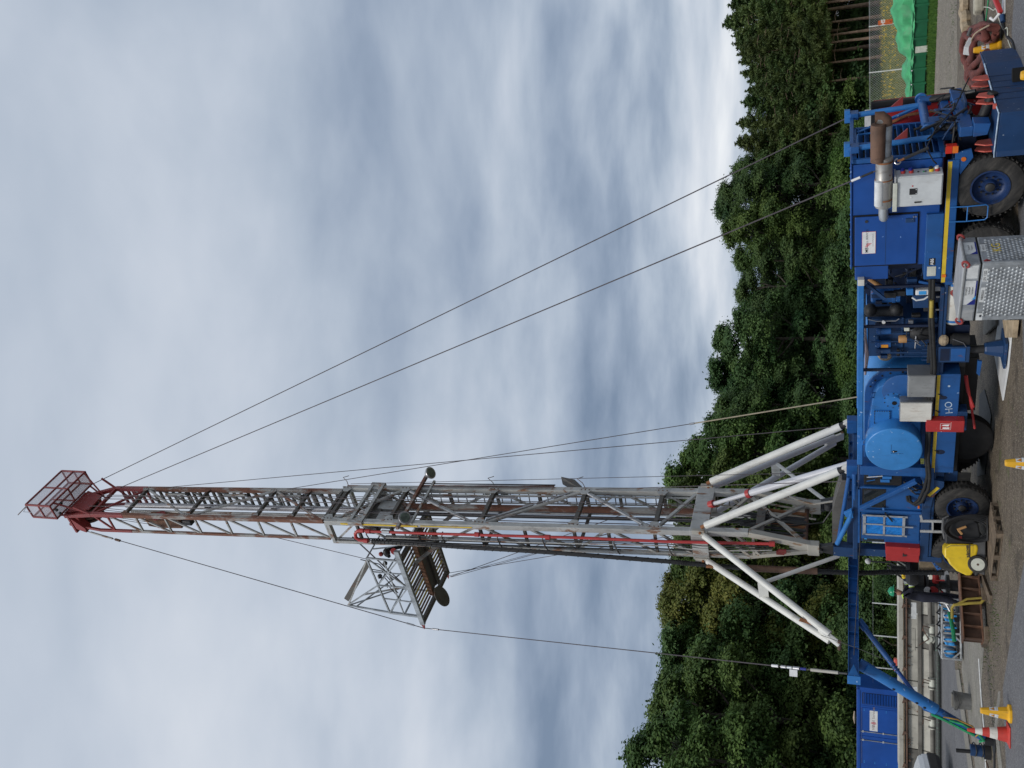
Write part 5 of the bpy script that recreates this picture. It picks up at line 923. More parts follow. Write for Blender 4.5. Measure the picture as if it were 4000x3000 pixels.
def outrigger(name, label, sgn):
    bt = (10.3, -3.2 if sgn < 0 else 6.6, 0.); o = tthing(name, label, 'outrigger', bt); K = lambda: MB(bt)
    t0, t1 = (.75, -3.2) if sgn < 0 else (1.45, 6.6)
    bm = K().ibeam((10.3, t0, 2.95), (10.3, t1, 2.95), .22, .235, .018).build('beam', MT['blue'], o, bev=.004)
    K().box((10.16, min(t1, t1 + sgn * .02), 2.80), (10.44, max(t1, t1 + sgn * .02), 3.08)).build('end_plate', MT['blue_light'], bm, bev=.006)
    K().prism([(10.18, t1 - sgn * .02, 2.83), (10.18, t1 - sgn * .02, 3.07), (10.18, t1 - sgn * .34, 2.95)], (.015, 0, 0)).build('gusset', MT['blue_light'], bm)
    for k in range(7): tt = t0 + (t1 - t0) * (.12 + .11 * k); K().box((10.195, tt, 2.85), (10.289, tt + .012, 3.05)).build('stiffener', MT['blue'], bm)
    # white A-legs from collar to beam
    tc0, tcL = (.20, -2.20) if sgn < 0 else (2.02, 5.95)
    e_ = Vector((10.36, tcL, 3.24)); tops = (Vector((sm(6.8) - .03, tc0, 6.72)), Vector((sm(6.8) + .92, tc0, 6.70)))
    for i, tp in enumerate(tops):
        en = e_ + Vector((-.09 if i == 0 else .09, 0, 0)); d = (en - tp).normalized()
        lg = K().tube([tp + d * .1, tp.lerp(en, .93)], .085, 18).build('a_leg', MT['white_leg' if sgn < 0 else 'silver_leg'], o, True); K().cyl(tp, tp + d * .16, .05, 10).build('fork', MT['mast_cream'], lg, True)
    K().bar(tops[0].lerp(e_, .86), e_, .22, .11).build('leg_shoe', MT['white_leg'], o, bev=.02); K().cyl(e_ + Vector((-.14, 0, .02)), e_ + Vector((.14, 0, .02)), .045, 12).build('shoe_pin', MT['iron_rusty'], o)
    K().bar(tops[0].lerp(e_, .47), tops[1].lerp(e_, .47), .05, .24).build('tie_plate', MT['white_leg'], o)
    m_ = tops[0].lerp(e_, .47); K().cyl(m_, (9.85, .25 if sgn < 0 else 1.95, 3.30), .052, 14).build('tie_strut', MT['white_leg'], o, True); K().cyl(tops[1].lerp(e_, .1), tops[1].lerp(e_, .1) + Vector((0, sgn * -.0, .28)), .045, 10).build('stub', MT['rust_orange'], o, True); K().bar(tops[0].lerp(e_, .82), tops[0].lerp(e_, .82) + Vector((-.1, 0, .30)), .02, .12).build('pin_keeper', MT['rust_orange'], o)
    # blue props to the ground
    tp = Vector((10.32, -2.72 if sgn < 0 else 6.1, 2.82)); ft = Vector(loc(GZ('F', 1830, 1365, .12))) if sgn < 0 else Vector((12.2, 8.4, .12))
    d = (ft - tp).normalized(); L_ = (ft - tp).length
    P1 = K().cyl(tp + d * .15, tp + d * L_ * .60, .125, 20).build('prop', MT['blue_light'], o, True); K().cyl(tp + d * L_ * .58, tp + d * (L_ - .12), .088, 18).build('prop_inner', MT['blue'], P1, True); K().bar(tp - d * .03, tp + d * .3, .06, .28).build('prop_fork', MT['blue'], P1, bev=.01)
    K().lathe(ft, (0, 0, 1), [(-.12, .26), (-.09, .26), (-.08, .1), (.08, .1)], 18).build('foot_plate', MT['black'], o, True)
    for f in (.28, .46, .52): c = tp + d * L_ * f; K().cyl(c + Vector((0, -.118, .03)), c + Vector((0, -.128, .035)), .032, 10).build('pin_hole', MT['black_gap'], P1)
    br = tp + d * L_ * .55; K().prism([br + Vector((-.18, -.03, .02)), br + Vector((-.1, -.03, .24)), br + Vector((.16, -.03, .12)), br + Vector((.3, -.03, -.18)), br + Vector((.1, -.03, -.12))], (0, .07, 0)).build('strut_bracket', MT['blue'], P1, bev=.01)
    tp2 = Vector((10.32, -1.42 if sgn < 0 else 4.8, 2.82)); e2 = br + Vector((-.06, 0, .16)); d2 = e2 - tp2
    P2 = K().cyl(tp2, tp2 + d2 * .56, .062, 14).build('brace_strut', MT['blue'], o, True); K().cyl(tp2 + d2 * .55, e2, .046, 14).build('brace_inner', MT['blue_clean'], P2, True)
    for f in (.55, .58, .61): K().cyl(tp2 + d2 * f, tp2 + d2 * (f + .012), .07, 14).build('collar', MT['blue_dark'], P2, True)
    K().bar(tp2 - d2.normalized() * .02, tp2 + d2.normalized() * .25, .05, .16).build('strut_fork', MT['blue'], P2, bev=.006)
    if sgn < 0: K().prism([br + Vector((.0, -.13, -.30)), br + Vector((.10, -.13, -.42)), br + Vector((.22, -.13, -.40)), br + Vector((.16, -.13, -.20))], (0, .03, 0)).build('eye_lug', MT['blue_dark'], P1, bev=.01)
    return o
OUTN = outrigger('outrigger', 'blue outrigger beam reaching left with white stays and blue props to the ground', -1)
OUTF = outrigger('outrigger', 'outrigger with white stays on the far side behind the winch drum', 1)

# ================================================================== derrick platform
BP = (10.6, -.1, 16.0)
PLT = tthing('derrick_platform', 'high metal working platform with finger bars and railing jutting from the mast', 'platform', BP)
def PB(): return MB(BP)
def pbar(p, q, w, m_, par=PLT, h=None, name='rail'): return PB().bar(p, q, w, h or w).build(name, MT[m_], par)
for t_, m_, w in ((-.1, 'galv', .10), (2.15, 'mast_dark', .12)): pbar((10.5, t_, 16.02), (13.75, t_, 16.02), w, m_, name='side_beam', h=.16)
pbar((13.62, -.1, 15.98), (13.62, 2.15, 15.98), .14, 'mast_dark', name='end_beam', h=.12); pbar((10.9, -.1, 16.0), (10.9, 2.15, 16.0), .12, 'mast_dark', name='cross_beam'); pbar((12.2, -.1, 15.98), (12.2, 2.15, 15.98), .05, 'mast_dark', name='cross_beam')
for k in range(15):
    s_ = 11.05 + k * .168
    for t0, t1 in ((.0, .78), (1.28, 2.1)): PB().bar((s_, t0, 16.02), (s_, t1, 16.02), .038, .05).build('finger', MT['iron_rusty' if (k % 3) else 'yellow_rib'], PLT)
for t_, m_ in ((.80, 'mast_dark'), (1.24, 'mast_dark')): PB().box((10.9, t_ - .02, 15.86), (13.3, t_ + .16, 16.06)).build('walkway_beam', MT[m_], PLT, bev=.01)
PB().box((10.95, .96, 15.95), (13.3, 1.22, 16.0)).build('walkway', MT['mast_dark'], PLT); PB().box((10.9, .72, 15.84), (13.3, .78, 15.98)).build('rusty_angle', MT['rust'], PLT)
pts = {'i0': (10.92, -.1, 16.1), 'i1': (10.9, -.1, 17.2), 'o0': (13.4, -.1, 16.1), 'o1': (13.35, -.1, 17.12), 'o2': (13.2, -.1, 18.65), 'm0': (12.1, -.1, 16.1), 'm1': (12.1, -.1, 17.16)}
for a, b, w in (('i0', 'i1', .05), ('i1', 'o1', .05), ('o0', 'o1', .07), ('o1', 'o2', .05), ('i1', 'm0', .04), ('m0', 'o1', .04), ('i0', 'm1', .04), ('m0', 'm1', .04), ('m1', 'o2', .04)): pbar(pts[a], pts[b], w, 'galv', name='rail')
for t_ in (2.1,):
    for a, b in (((10.95, t_, 16.1), (10.95, t_, 17.1)), ((10.95, t_, 17.1), (13.4, t_, 17.1)), ((13.4, t_, 16.1), (13.4, t_, 17.1)), ((12.2, t_, 16.1), (12.2, t_, 17.1)), ((10.95, t_, 16.6), (13.4, t_, 16.6)), ((10.95, t_, 16.1), (12.2, t_, 17.1))): pbar(a, b, .045, 'galv')
for z_ in (16.6, 17.12): pbar((13.4, -.1, z_), (13.4, 2.1, z_), .045, 'galv')
pbar((13.4, 1.0, 16.1), (13.4, 1.0, 17.1), .045, 'galv'); pbar((13.2, -.1, 18.62), (11.0, -.1, 17.22), .045, 'mast_grey'); pbar((13.25, .9, 17.1), (13.2, .4, 18.3), .04, 'mast_grey')
a_, b_ = Vector(T('m7', 655, 555, .35)), Vector(T('m7', 425, 945, .1)); PB().bar(a_, b_, .05, .18).build('wind_board', MT['mast_dark'], PLT)
for q in ((11.2, .4, 17.0), (11.5, .3, 16.9), (11.3, .5, 16.5), (12.0, .2, 17.2)): PB().ball(q, .08, 8).build('fitting', MT['mast_red' if q[0] < 11.4 else 'dark_steel'], PLT, True)
for k in range(4): PB().tube([(11.2 + .4 * k, .1, 17.6 - .2 * k), (11.4 + .3 * k, .15, 17.0), (11.9 + .3 * k, .0, 16.6)], .016, 6).build('chain', MT['dark_steel'], PLT)
PB().tube([(10.75, -.1, 16.35), (10.8, .2, 16.6), (10.9, .5, 16.2)], .06, 8).build('air_winch', MT['black'], PLT, True); PB().ball((10.75, .05, 16.5), .14, 10, (1.2, .8, .8)).build('winch_drum', MT['black'], PLT, True); PB().cyl((10.6, .0, 16.2), (10.75, .1, 16.25), .09, 10).build('hinge', MT['red_pipe'], PLT, True)
DSC = PB().lathe((13.3, .75, 15.55), (.5, -.2, .85), [(0, .36), (.025, .36), (.03, .34)], 28).build('round_net', MT['mast_dark'], PLT, True)
for t_ in (-.1, 2.15): PB().prism([(13.7, t_ - .03, 15.95), (13.98, t_ - .03, 16.02), (13.7, t_ - .03, 16.1)], (0, .06, 0)).build('guy_lug', MT['mast_red'], PLT)
for a, b in (((10.95, -.1, 16.6), (13.38, -.1, 16.6)), ((11.5, -.1, 16.1), (11.5, -.1, 17.18)), ((12.75, -.1, 16.1), (12.7, -.1, 17.14)), ((10.92, 1.0, 17.2), (10.92, -.1, 17.2)), ((13.2, -.1, 18.6), (13.35, 1.0, 17.12)), ((12.1, -.1, 17.16), (12.2, 2.1, 17.1)), ((11.2, .9, 16.1), (11.1, .5, 17.3)), ((13.2, -.1, 18.3), (13.3, 2.1, 17.1))): pbar(a, b, .035, 'galv')
pbar((10.62, .5, 17.9), (12.9, .3, 16.2), .03, 'wire', name='tie_rod')
# dark knee braces under the platform
for t_ in (.5, 1.9): pbar((10.7, t_, 14.9), (11.6, t_, 15.95), .10, 'mast_dark', name='knee_brace')

# ================================================================== wires and hose
def wire(label, pts, r=.014, m_='wire', name='guy_wire', cat='cable', par=None, extra=None):
    P = [WT(*p) if len(p) == 3 and not isinstance(p, Vector) else p for p in pts]; b0 = P[-1]; o = MB().tube([p - b0 for p in P], r, 6).build(name, MT[m_], par, True)
    o.location = b0; return tag(o, label, cat, 'guy wires of the mast' if name == 'guy_wire' else None)
def at_wire(o, pts, f0, f1, r, nm, m_, n=10):
    P0, P1 = [WT(*p) for p in pts]; b0 = P1; MB().tube([P0.lerp(P1, f0) - b0, P0.lerp(P1, f1) - b0], r, n).build(nm, MT[m_], o, True)
w1 = [(10.24, 1.9, 29.68), (-.84, 2.2, 3.06)]; wire('steel guy wire from the crown cage to the far rest post of the truck', w1)
w2 = [LP('F', 28.35), T('B', 605, 465, -.33)]; o = wire('steel guy wire with white sleeve ending at the exhaust, second on the right', w2); at_wire(o, w2, .984, .990, .024, 'sleeve', 'white'); at_wire(o, w2, .991, .9985, .022, 'thimble', 'black')
w3 = [LP('F', 26.9), T('D', 410, 440, 2.2)]; wire('dark guy wire beside the mast ending behind the drum on the far deck', w3, .012)
w4 = [LP('F', 21.2), T('D', 410, 140, 2.2)]; o = wire('guy wire with pale yellow lower end crossing the dark one beside the mast', w4, .012); at_wire(o, w4, .775, 1., .018, 'pale_sling', 'wire_pale'); at_wire(o, w4, .77, .777, .03, 'shackle', 'steel')
w5 = [(11.1, .35, 29.2), (13.95, -.1, 16.06)]; o = wire('guy wire from the crown down to the tip of the platform, left of the mast', w5); at_wire(o, w5, .02, .09, .035, 'turnbuckle', 'mast_grey'); at_wire(o, w5, .10, .115, .045, 'shackle', 'iron_rusty'); at_wire(o, w5, .955, .975, .03, 'sleeve', 'steel')
w6 = [(13.95, -.1, 16.06), (10.3, -3.05, 3.08)]; o = wire('guy wire with load cell from the platform tip to the outrigger end', w6, .013)
for a, b, r, nm, m_ in ((.868, .880, .032, 'sleeve', 'white'), (.885, .894, .036, 'shackle', 'steel'), (.896, .905, .034, 'load_cell', 'galv'), (.907, .918, .04, 'shackle', 'steel'), (.92, .93, .03, 'link', 'ink_blue'), (.938, .985, .036, 'turnbuckle', 'mast_cream'), (.985, 1.0, .025, 'clevis', 'dark_steel'), (.03, .05, .03, 'sleeve', 'steel')): at_wire(o, w6, a, b, r, nm, m_)
P0, P1 = WT(*w6[0]), WT(*w6[1]); q = P0.lerp(P1, .905) - P1; MB().box((q.x - .20, q.y - .02, q.z - .12), (q.x - .04, q.y, q.z + .06)).build('id_tag', MT['white'], o)
wire('thin wire from the platform far corner back to the lower mast', [(13.9, 2.15, 15.95), LP('K', 9.2)], .011)
wire('thin wire from the platform running down behind the mast, upper of two', [(13.9, 2.15, 15.9), (10.0, 1.95, 7.0)], .010); wire('thin wire from the platform running down behind the mast, lower of two', [(13.7, 2.0, 15.9), (10.05, 2.0, 7.0)], .008)
wire('lone thin wire from the platform end down to the mast foot', [(13.3, 1.7, 15.9), (9.95, 1.95, 4.0)], .010)
wire('thin wire hanging beside the far mast leg down to the truck', [(sm(18.4) - .1, 2.0, 18.4), T('m5', 1720, 680, 1.4)], .009); wire('wire from the middle of the mast to the lever panel of the truck', [(sm(10.3), 1.95, 10.3), T('m5', 2090, 770, .0)], .011)
wire('thin line from the mast to the platform railing', [LP('L', 21.0), (10.95, -.1, 17.2)], .010)
wire('stay wire stretched along the outrigger beam to a shackle', [T('E', 455, 60, -.25), S('F', 375, 440, 10.1)], .011, 'dark_steel', 'stay_wire'); wire('slack wire from the outrigger beam down towards the mud tank', [S('m6', 1680, 1330, 10.2), S('F', 450, 380, 10.0), S('F', 790, 520, 10.0)], .007, 'dark_steel', 'stay_wire')
# mud hose: black, ribbed, from the gooseneck to the well
HB = WT(10.9, .2, .6); HP = [T('m3', 700, 1148, .04), T('m3', 1100, 1165, .03), T('m4', 0, 1208, .02), T('m4', 900, 1262, .02), T('m4', 2212, 1362, .05), T('m6', 300, 560, .1), T('m6', 900, 607, .2), T('m6', 1980, 655, .3), T('E', 700, 650, .45), T('E', 1000, 652, .5), T('E', 1350, 655, .5)]
MH = thing('mud_hose', 'long black ribbed hose hanging from the red gooseneck to the wellhead', 'hose', HB); W_ = [WT(*p) - HB for p in HP]
def smooth_path(P, n):
    P = [Vector(p) for p in P]; out = []
    for i in range(len(P) - 1):
        p0, p1, p2, p3 = P[max(i - 1, 0)], P[i], P[i + 1], P[min(i + 2, len(P) - 1)]
        for k in range(n):
            t = k / n; out.append(.5 * ((2 * p1) + (p2 - p0) * t + (2 * p0 - 5 * p1 + 4 * p2 - p3) * t * t + (3 * p1 - p0 - 3 * p2 + p3) * t ** 3))
    return out + [P[-1]]
SPTH = smooth_path(W_, 6); MB().tube(SPTH, .062, 12).build('hose_body', MT['hose_black'], MH, True)
hel = []; dense = smooth_path(W_, 60)
for i, p in enumerate(dense): a = i * 1.1; hel.append(p + Vector((math.cos(a) * .066, math.sin(a) * .066, 0)))
MB().tube(hel, .013, 4).build('hose_coil', MT['rubber'], MH)
for k, off in enumerate((.10,)): MB().tube([p + Vector((.04 * k, -.06, 0)) + AX * (-off * max(0, 1 - i / 40)) for i, p in enumerate(SPTH[4:44])], .024, 8).build('signal_cable', MT['hose_black'], MH, True)
a_, b_ = [WT(*T('m6', x, y, .12)) - HB for x, y in ((880, 605), (1640, 640))]; MB().tube([a_, b_], .09, 12).build('hose_guard', MT['iron_rusty'], MH, True)
# ================================================================== LEFT SIDE OF THE YARD
def lthing(name, label, cat, P, Q=None, group=None):
    """thing at P whose local +X points along P->Q on the ground"""
    a = math.atan2(Q[1] - P[1], Q[0] - P[0]) if Q is not None else 0.
    return thing(name, label, cat, (P[0], P[1], 0), a, group)
def hz(x, y, Y): return DY(x, y, Y).z
# ---- grey mud tank
p0, p1 = GZ('F', 1315, 1900), GZ('E', 1300, 640); ML = (p1 - p0).length
MUD = lthing('mud_tank', 'long weathered grey steel mud tank with pipes and valves along its side', 'tank', p0, p1)
Ym = GZ('F', 1305, 600).y; zt = hz(*ZP('F', 862, 600), Ym); zr = hz(*ZP('F', 950, 600), Ym); zl = hz(*ZP('F', 1095, 600), Ym); zb = hz(*ZP('F', 1262, 600), Ym)
MB().box((0, .5, zb), (ML, 2.6, zt - .05)).build('tank_body', MT['mud_tank'], MUD, bev=.02)
MB().box((-.05, .30, zt - .16), (ML + .02, .95, zt)).build('walkway_edge', MT['mud_tank'], MUD, bev=.015); MB().box((0, .28, zr - .02), (ML, .42, zr + .03)).build('walkway_toe', MT['iron_rusty'], MUD, bev=.01)
pw = 1.22; n = int(ML / pw) + 1
for k in range(n):
    a, b = k * pw, min((k + 1) * pw - .03, ML)
    if b - a < .2: continue
    MB().prism([(a, .42, zr - .05), (a, .38, zl + .07), (a, .56, zl + .07), (a, .56, zr - .05)], (b - a, 0, 0)).build('upper_panel', MT['mud_tank' if k % 5 else 'mud_tank_dark'], MUD, bev=.01)
    MB().prism([(a, .36, zl - .05), (a, .14, zb), (a, .52, zb), (a, .52, zl - .05)], (b - a, 0, 0)).build('lower_panel', MT['mud_tank' if (k + 1) % 5 else 'mud_tank_dark'], MUD, bev=.01)
    for _ in range(3): q = rnd.uniform(a, b); MB().bar((q, .36, zr + .02), (q + rnd.uniform(-.05, .05), .33, zr - .12), .03).build('clip', MT['iron_rusty'], MUD)
MB().box((0, .26, zl - .05), (ML, .46, zl + .07)).build('ledge', MT['mud_tank_dark'], MUD, bev=.01); MB().box((0, .5, .0), (ML, 2.4, zb)).build('skid', MT['black'], MUD)
for k in range(16): MB().box((.4 + k * .8, .10, .02), (.62 + k * .8, .5, zb - .02)).build('skid_pad', MT['concrete_block' if k % 2 else 'mud_tank'], MUD, bev=.01)
PL = MB().tube([(0, .02, zb + .12), (ML * .45, .03, zb + .14), (ML - 1.0, .05, zb + .2)], .075, 12).build('discharge_pipe', MT['mud_tank_dark'], MUD, True)
for q in (2.1, 3.5, 5.4, 7.6, 9.1):
    MB().cyl((q, .02, zb + .13), (q + .42, .02, zb + .13), .105, 14).build('coupling', MT['label_pale'], PL, True)
    for e in (.04, .36): MB().cyl((q + e, .02, zb + .13), (q + e + .05, .02, zb + .13), .14, 14).build('clamp', MT['mud_tank_dark'], PL, True)
    MB().tube([(q + .3, -.06, zb + .2), (q + .36, -.10, zb + .42), (q + .16, -.10, zb + .46)], .018, 6).build('lever', MT['iron_rusty'], PL, True)
GP = MB().tube([(.0, -.55, .11), (5.5, -.5, .11)], .085, 12).build('ground_pipe', MT['pipe_worn'], MUD, True, label='pipe with worn pale green paint'); MB().tube([(5.5, -.5, .11), (8.6, -.42, .12)], .09, 12).build('ground_pipe', MT['mud_tank_dark'], MUD, True)
for q in (6.9, 7.6): MB().cyl((q, -.45, .12), (q + .35, -.45, .12), .125, 14).build('coupling', MT['sand_cloth'], GP, True)
HV = MB().lathe((ML - 2.45, .1, zb + .22), (0, -1, 0), [(0, .2), (.1, .2), (.12, .14), (.2, .1)], 18).build('butterfly_valve', MT['label_pale'], MUD, True)
for a in (.5, 2.2): MB().bar((ML - 2.45, -.1, zb + .25), (ML - 2.45 + math.cos(a) * .4, -.14, zb + .25 + math.sin(a) * .4), .03).build('handle', MT['iron_rusty'], HV)
MB().box((ML - 1.85, .405, zr - .38), (ML - 1.25, .385, zr - .16)).build('placard', MT['label_white'], MUD); MB().box((ML - 3.0, .39, zl + .15), (ML - 2.2, .375, zr - .18)).build('hatch', MT['mud_tank'], MUD, bev=.01); MB().box((ML - 4.6, .39, zr - .35), (ML - 4.3, .38, zr - .15)).build('placard', MT['label_white'], MUD)
MB().tube([(0, .34, zr + .1), (ML, .34, zr + .12)], .03, 8).build('hand_rail', MT['sand_cloth'], MUD, True)
for k in range(10): q = .5 + k * 1.15; MB().prism([(q, .3, zt - .10), (q + .2, .28, zt - .16), (q + .12, .27, zt - .3)], (0, .03, 0)).build('lug', MT['iron_rusty'], MUD)
MB().box((ML - 4.0, 1.2, zt), (ML - 3.55, 1.5, zt + .12)).build('red_cap', MT['red_bright'], MUD, bev=.02)
# ---- blue container behind
Yc = 46.; pr = DY(*ZP('F', 407, 780), Yc); CT = thing('site_container', 'blue steel container with louvred panel and double doors behind the mud tank', 'container', (pr.x, Yc, 0), R(2)); zt = pr.z
MB().box((-6.1, 0, .02), (0, 2.4, zt)).build('container_body', MT['blue_box'], CT, bev=.03)
MB().box((-6.1, -.03, zt - .14), (.0, .0, zt + .005)).box((-.14, -.03, .02), (.005, 0, zt)).box((-6.1, -.03, .02), (0, 0, .16)).build('corner_frame', MT['blue_box'], CT, bev=.01)
k0 = (DY(*ZP('F', 500, 990), Yc).x - pr.x)
MB().box((k0 - .03, -.02, .2), (k0 + .03, .0, zt - .2)).build('jamb', MT['blue_box'], CT)
for k in range(30): z_ = zt - .32 - k * .069; MB().bar((k0 + .12, -.02, z_), (-.26, -.02, z_), .05, .012, (0, -.6, .8)).build('louvre', MT['blue_box'], CT)
MB().box((k0 + .10, -.004, .2), (-.24, .002, zt - .24)).build('louvre_back', MT['navy_metal'], CT)
d1 = DY(*ZP('F', 480, 1255), Yc).x - pr.x; d2 = DY(*ZP('F', 480, 1345), Yc).x - pr.x; mid = (d1 + d2) / 2
for a, b in ((k0 - .06, mid + .01), (mid - .01, mid * 2 - k0 + .06)):
    D_ = MB().box((min(a, b), -.022, .2), (max(a, b), .001, zt - .2)).build('door', MT['blue_box'], CT, bev=.008)
    MB().box((min(a, b) + .01, -.0235, zt - .235), (max(a, b) - .01, -.0225, zt - .205)).build('door_seal', MT['black'], D_)
    for zz in (.45, .95, 1.45, 1.95, 2.42):
        for e in (.07, .13): q = (a - e if a > b else b + 0) if a == k0 - .06 else b + e; MB().cyl((q, -.022, zz), (q, -.03, zz), .018, 6).build('hinge_bolt', MT['ink_sky'], D_)
for d in (d1, d2):
    RB = MB().cyl((d, -.05, .2), (d, -.05, zt - .17), .02, 8).build('lock_rod', MT['galv'], CT, True)
    for zz in (.7, 1.55, zt - .3): MB().box((d - .04, -.055, zz), (d + .04, -.022, zz + .06)).build('keeper', MT['label_white'], RB)
sx0 = DY(*ZP('F', 560, 1035), Yc).x - pr.x; sx1 = DY(*ZP('F', 560, 1250), Yc).x - pr.x; sz0 = hz(*ZP('F', 545, 1140), Yc); sz1 = hz(*ZP('F', 630, 1140), Yc)
MB().box((sx1, -.03, sz1), (sx0, -.023, sz0)).build('company_sign', MT['white'], CT); text('lettering', 'M', .17, MT['pink_grey'], CT, (sx1 + .11, -.033, (sz0 + sz1) / 2), (1, 0, 0), (0, 0, 1)); text('lettering', 'B', .17, MT['pink_grey'], CT, (sx1 + .23, -.033, (sz0 + sz1) / 2), (1, 0, 0), (0, 0, 1)); text('lettering', 'Well Services', .17, MT['pink_grey'], CT, ((sx0 + sx1) / 2 + .18, -.033, (sz0 + sz1) / 2), (1, 0, 0), (0, 0, 1))
for k in range(2): MB().prism([(sx1 + .33 + .05 * k, -.031, sz1 + .06 + .03 * k), (sx1 + .36 + .05 * k, -.031, sz1 + .06), (sx1 + .36 + .05 * k, -.031, sz0 - .05), (sx1 + .33 + .05 * k, -.031, sz0 - .1)], (0, -.003, 0)).build('logo_bar', MT['ink_red'], CT)
tag(MB().tube([(0, 0, .05), (.25, 0, .08), (.6, 0, .06)], [.02, .06, .03], 6).build('broken_branch', MT['sand_cloth'], None), 'pale broken branch lying on the roof of the blue container', 'branch').location = DY(*ZP('F', 395, 1180), Yc + .6)
# ---- white car nose at the picture edge
Yv = 31.; nv = DY(*ZP('F', 1200, 1462), Yv); CAR = thing('parked_car', 'white car parked at the left edge, only its front showing', 'car', (nv.x - .65, Yv, 0), R(4))
prof = [(0, .62), (-.03, .80), (-.12, .93), (-.40, 1.03), (-1.05, 1.16), (-1.35, 1.22), (-2.05, 1.72), (-3.4, 1.74), (-4.2, 1.2), (-4.35, .9), (-4.35, .45), (-3.9, .42), (-3.8, .7), (-3.5, .82), (-3.2, .7), (-3.1, .42), (-1.15, .42), (-1.08, .62), (-.78, .80), (-.48, .62), (-.40, .46)]
MB().prism([(x, 0, z) for x, z in prof], (0, 1.75, 0)).build('body', MT['car_white'], CAR, bev=.05)
MB().prism([(.03, -.01, .66), (-.36, -.02, .68), (-.42, -.02, .45), (-.38, -.02, .30), (-.05, -.01, .28), (.03, -.01, .42)], (0, 1.77, 0)).build('bumper', MT['plastic_black'], CAR, bev=.03)
for y in (-.012, 1.56): HL = MB().prism([(-.05, y, .84), (-.34, y, .94), (-.30, y, .84), (-.08, y, .76)], (0, .2, 0)).build('headlight', MT['glass_dark'], CAR, bev=.01); MB().ball((-.12, y + .01, .85), .045, 8).build('lamp', MT['steel'], HL)
MB().prism([(-1.45, -.006, 1.24), (-2.05, -.006, 1.66), (-3.3, -.006, 1.66), (-3.9, -.006, 1.24)], (0, 1.762, 0)).build('windows', MT['glass_dark'], CAR, bev=.02)
for x in (-.78, -3.5):
    for y, fl in ((-.02, 0), (1.55, 1)):
        w = bpy.data.objects.new('wheel', None); COL.objects.link(w); w.parent = CAR; w.location = (x, y, .33)
        MB().lathe((0, 0, 0), (0, 1, 0), [(0, .2), (.01, .3), (.05, .33), (.17, .33), (.21, .3), (.22, .2)], 28).build('tyre', MT['tyre'], w, True); MB().lathe((0, -.005 if not fl else .2, 0), (0, 1, 0), [(0, .2), (.02, .19), (.03, .1), (.0, .05), (.0, 0)], 24).build('rim', MT['aluminium'], w, True)
MB().tube([(-1.12 + .34 + math.cos(a) * .42, -.012, .40 + math.sin(a) * .42) for a in [math.pi * k / 12 for k in range(13)]], .035, 6).build('arch_trim', MT['plastic_black'], CAR, True)
# ---- rusty steel beam
p0, p1 = GZ('E', 1835, 1395), GZ('E', 1775, 560); BL_ = (p1 - p0).length
HBM = lthing('steel_beam', 'big rusty steel I-beam with stiffener plates lying on timber', 'beam', p0, p1); HH = .44
MB().box((0, 0, .10), (BL_, .42, .13)).build('lower_flange', MT['rust'], HBM, bev=.006); MB().box((0, -.0, .10 + HH - .03), (BL_, .42, .10 + HH)).build('upper_flange', MT['rust'], HBM, bev=.006); MB().box((0, .19, .13), (BL_, .22, .07 + HH)).build('web', MT['iron_rusty'], HBM)
for k in range(7): MB().box((.02 + k * BL_ / 6.2, .03, .13), (.05 + k * BL_ / 6.2, .19, .07 + HH)).build('stiffener', MT['rust' if k % 2 else 'iron_rusty'], HBM)
for a, w in ((.0, .3), (BL_ * .5, .3), (BL_ - .3, .3)): MB().box((a, -.15, .0), (a + w, .6, .10)).build('sleeper', MT['wood'], HBM, bev=.008)
yb = BL_ * .42; SLG = thing('webbing_sling', 'dirty yellow and green lifting sling looped around the rusty beam', 'sling', HBM.location, HBM.rotation_euler.z)
MB().tube([(yb - .3, .1, .74), (yb - .05, .05, .74), (yb, -.03, .70), (yb + .06, -.05, .4), (yb + .1, -.05, .12), (yb + .18, -.08, .05), (yb + .3, -.05, .06)], .035, 8).build('loop', MT['yellow_rib'], SLG, True); MB().tube([(yb + .0, -.03, .66), (yb + .16, -.05, .42), (yb + .22, -.05, .1)], .028, 8).build('loop', MT['yellow_rib'], SLG, True); MB().tube([(yb - .1, .3, .78), (yb - .35, .15, .76), (yb - .6, .05, .74), (yb - .85, .05, .73)], .045, 8).build('green_end', MT['strap_green'], SLG, True)
q0 = GZ('E', 1870, 940); q1 = GZ('E', 1760, 640); PLK = lthing('timber_plank', 'weathered timber plank on the ground in front of the rusty beam', 'plank', q0, q1); MB().box((0, -.08, 0), ((q1 - q0).length, .12, .06)).build('plank', MT['wood'], PLK, bev=.008)
# ---- pallet and pressure washer
c0 = GZ('E', 1985, 300); c1 = GZ('E', 1925, 755); PA = lthing('pallet', 'weathered wooden pallet under the yellow pressure washer', 'pallet', c1, c0); PLn = (c0 - c1).length + .15
for k in range(6): MB().box((0, .02 + k * .17, .12), (PLn, .02 + k * .17 + .12, .142)).build('plank', MT['wood'], PA, bev=.004)
for k in range(3): MB().box((0, .02 + k * .43, 0), (PLn, .12 + k * .43, .02)).build('runner', MT['wood'], PA, bev=.004)
for a in (0, PLn / 2 - .07, PLn - .14):
    for k in range(3): MB().box((a, .02 + k * .43, .02), (a + .14, .12 + k * .43, .098)).build('block', MT['wood'], PA, bev=.006)
    MB().box((a, .02, .098), (a + .14, 1.0, .12)).build('stringer', MT['wood'], PA)
Yw = c1.y + .35; wz = lambda x, y: DY(*ZP('E', x, y), Yw); ref = wz(1850, 480); zoff = .16 - min(wz(1850, 480).z, 9)
WSH = thing('pressure_washer', 'yellow and black hot-water pressure washer standing on a wooden pallet', 'washer', (ref.x, Yw, 0))
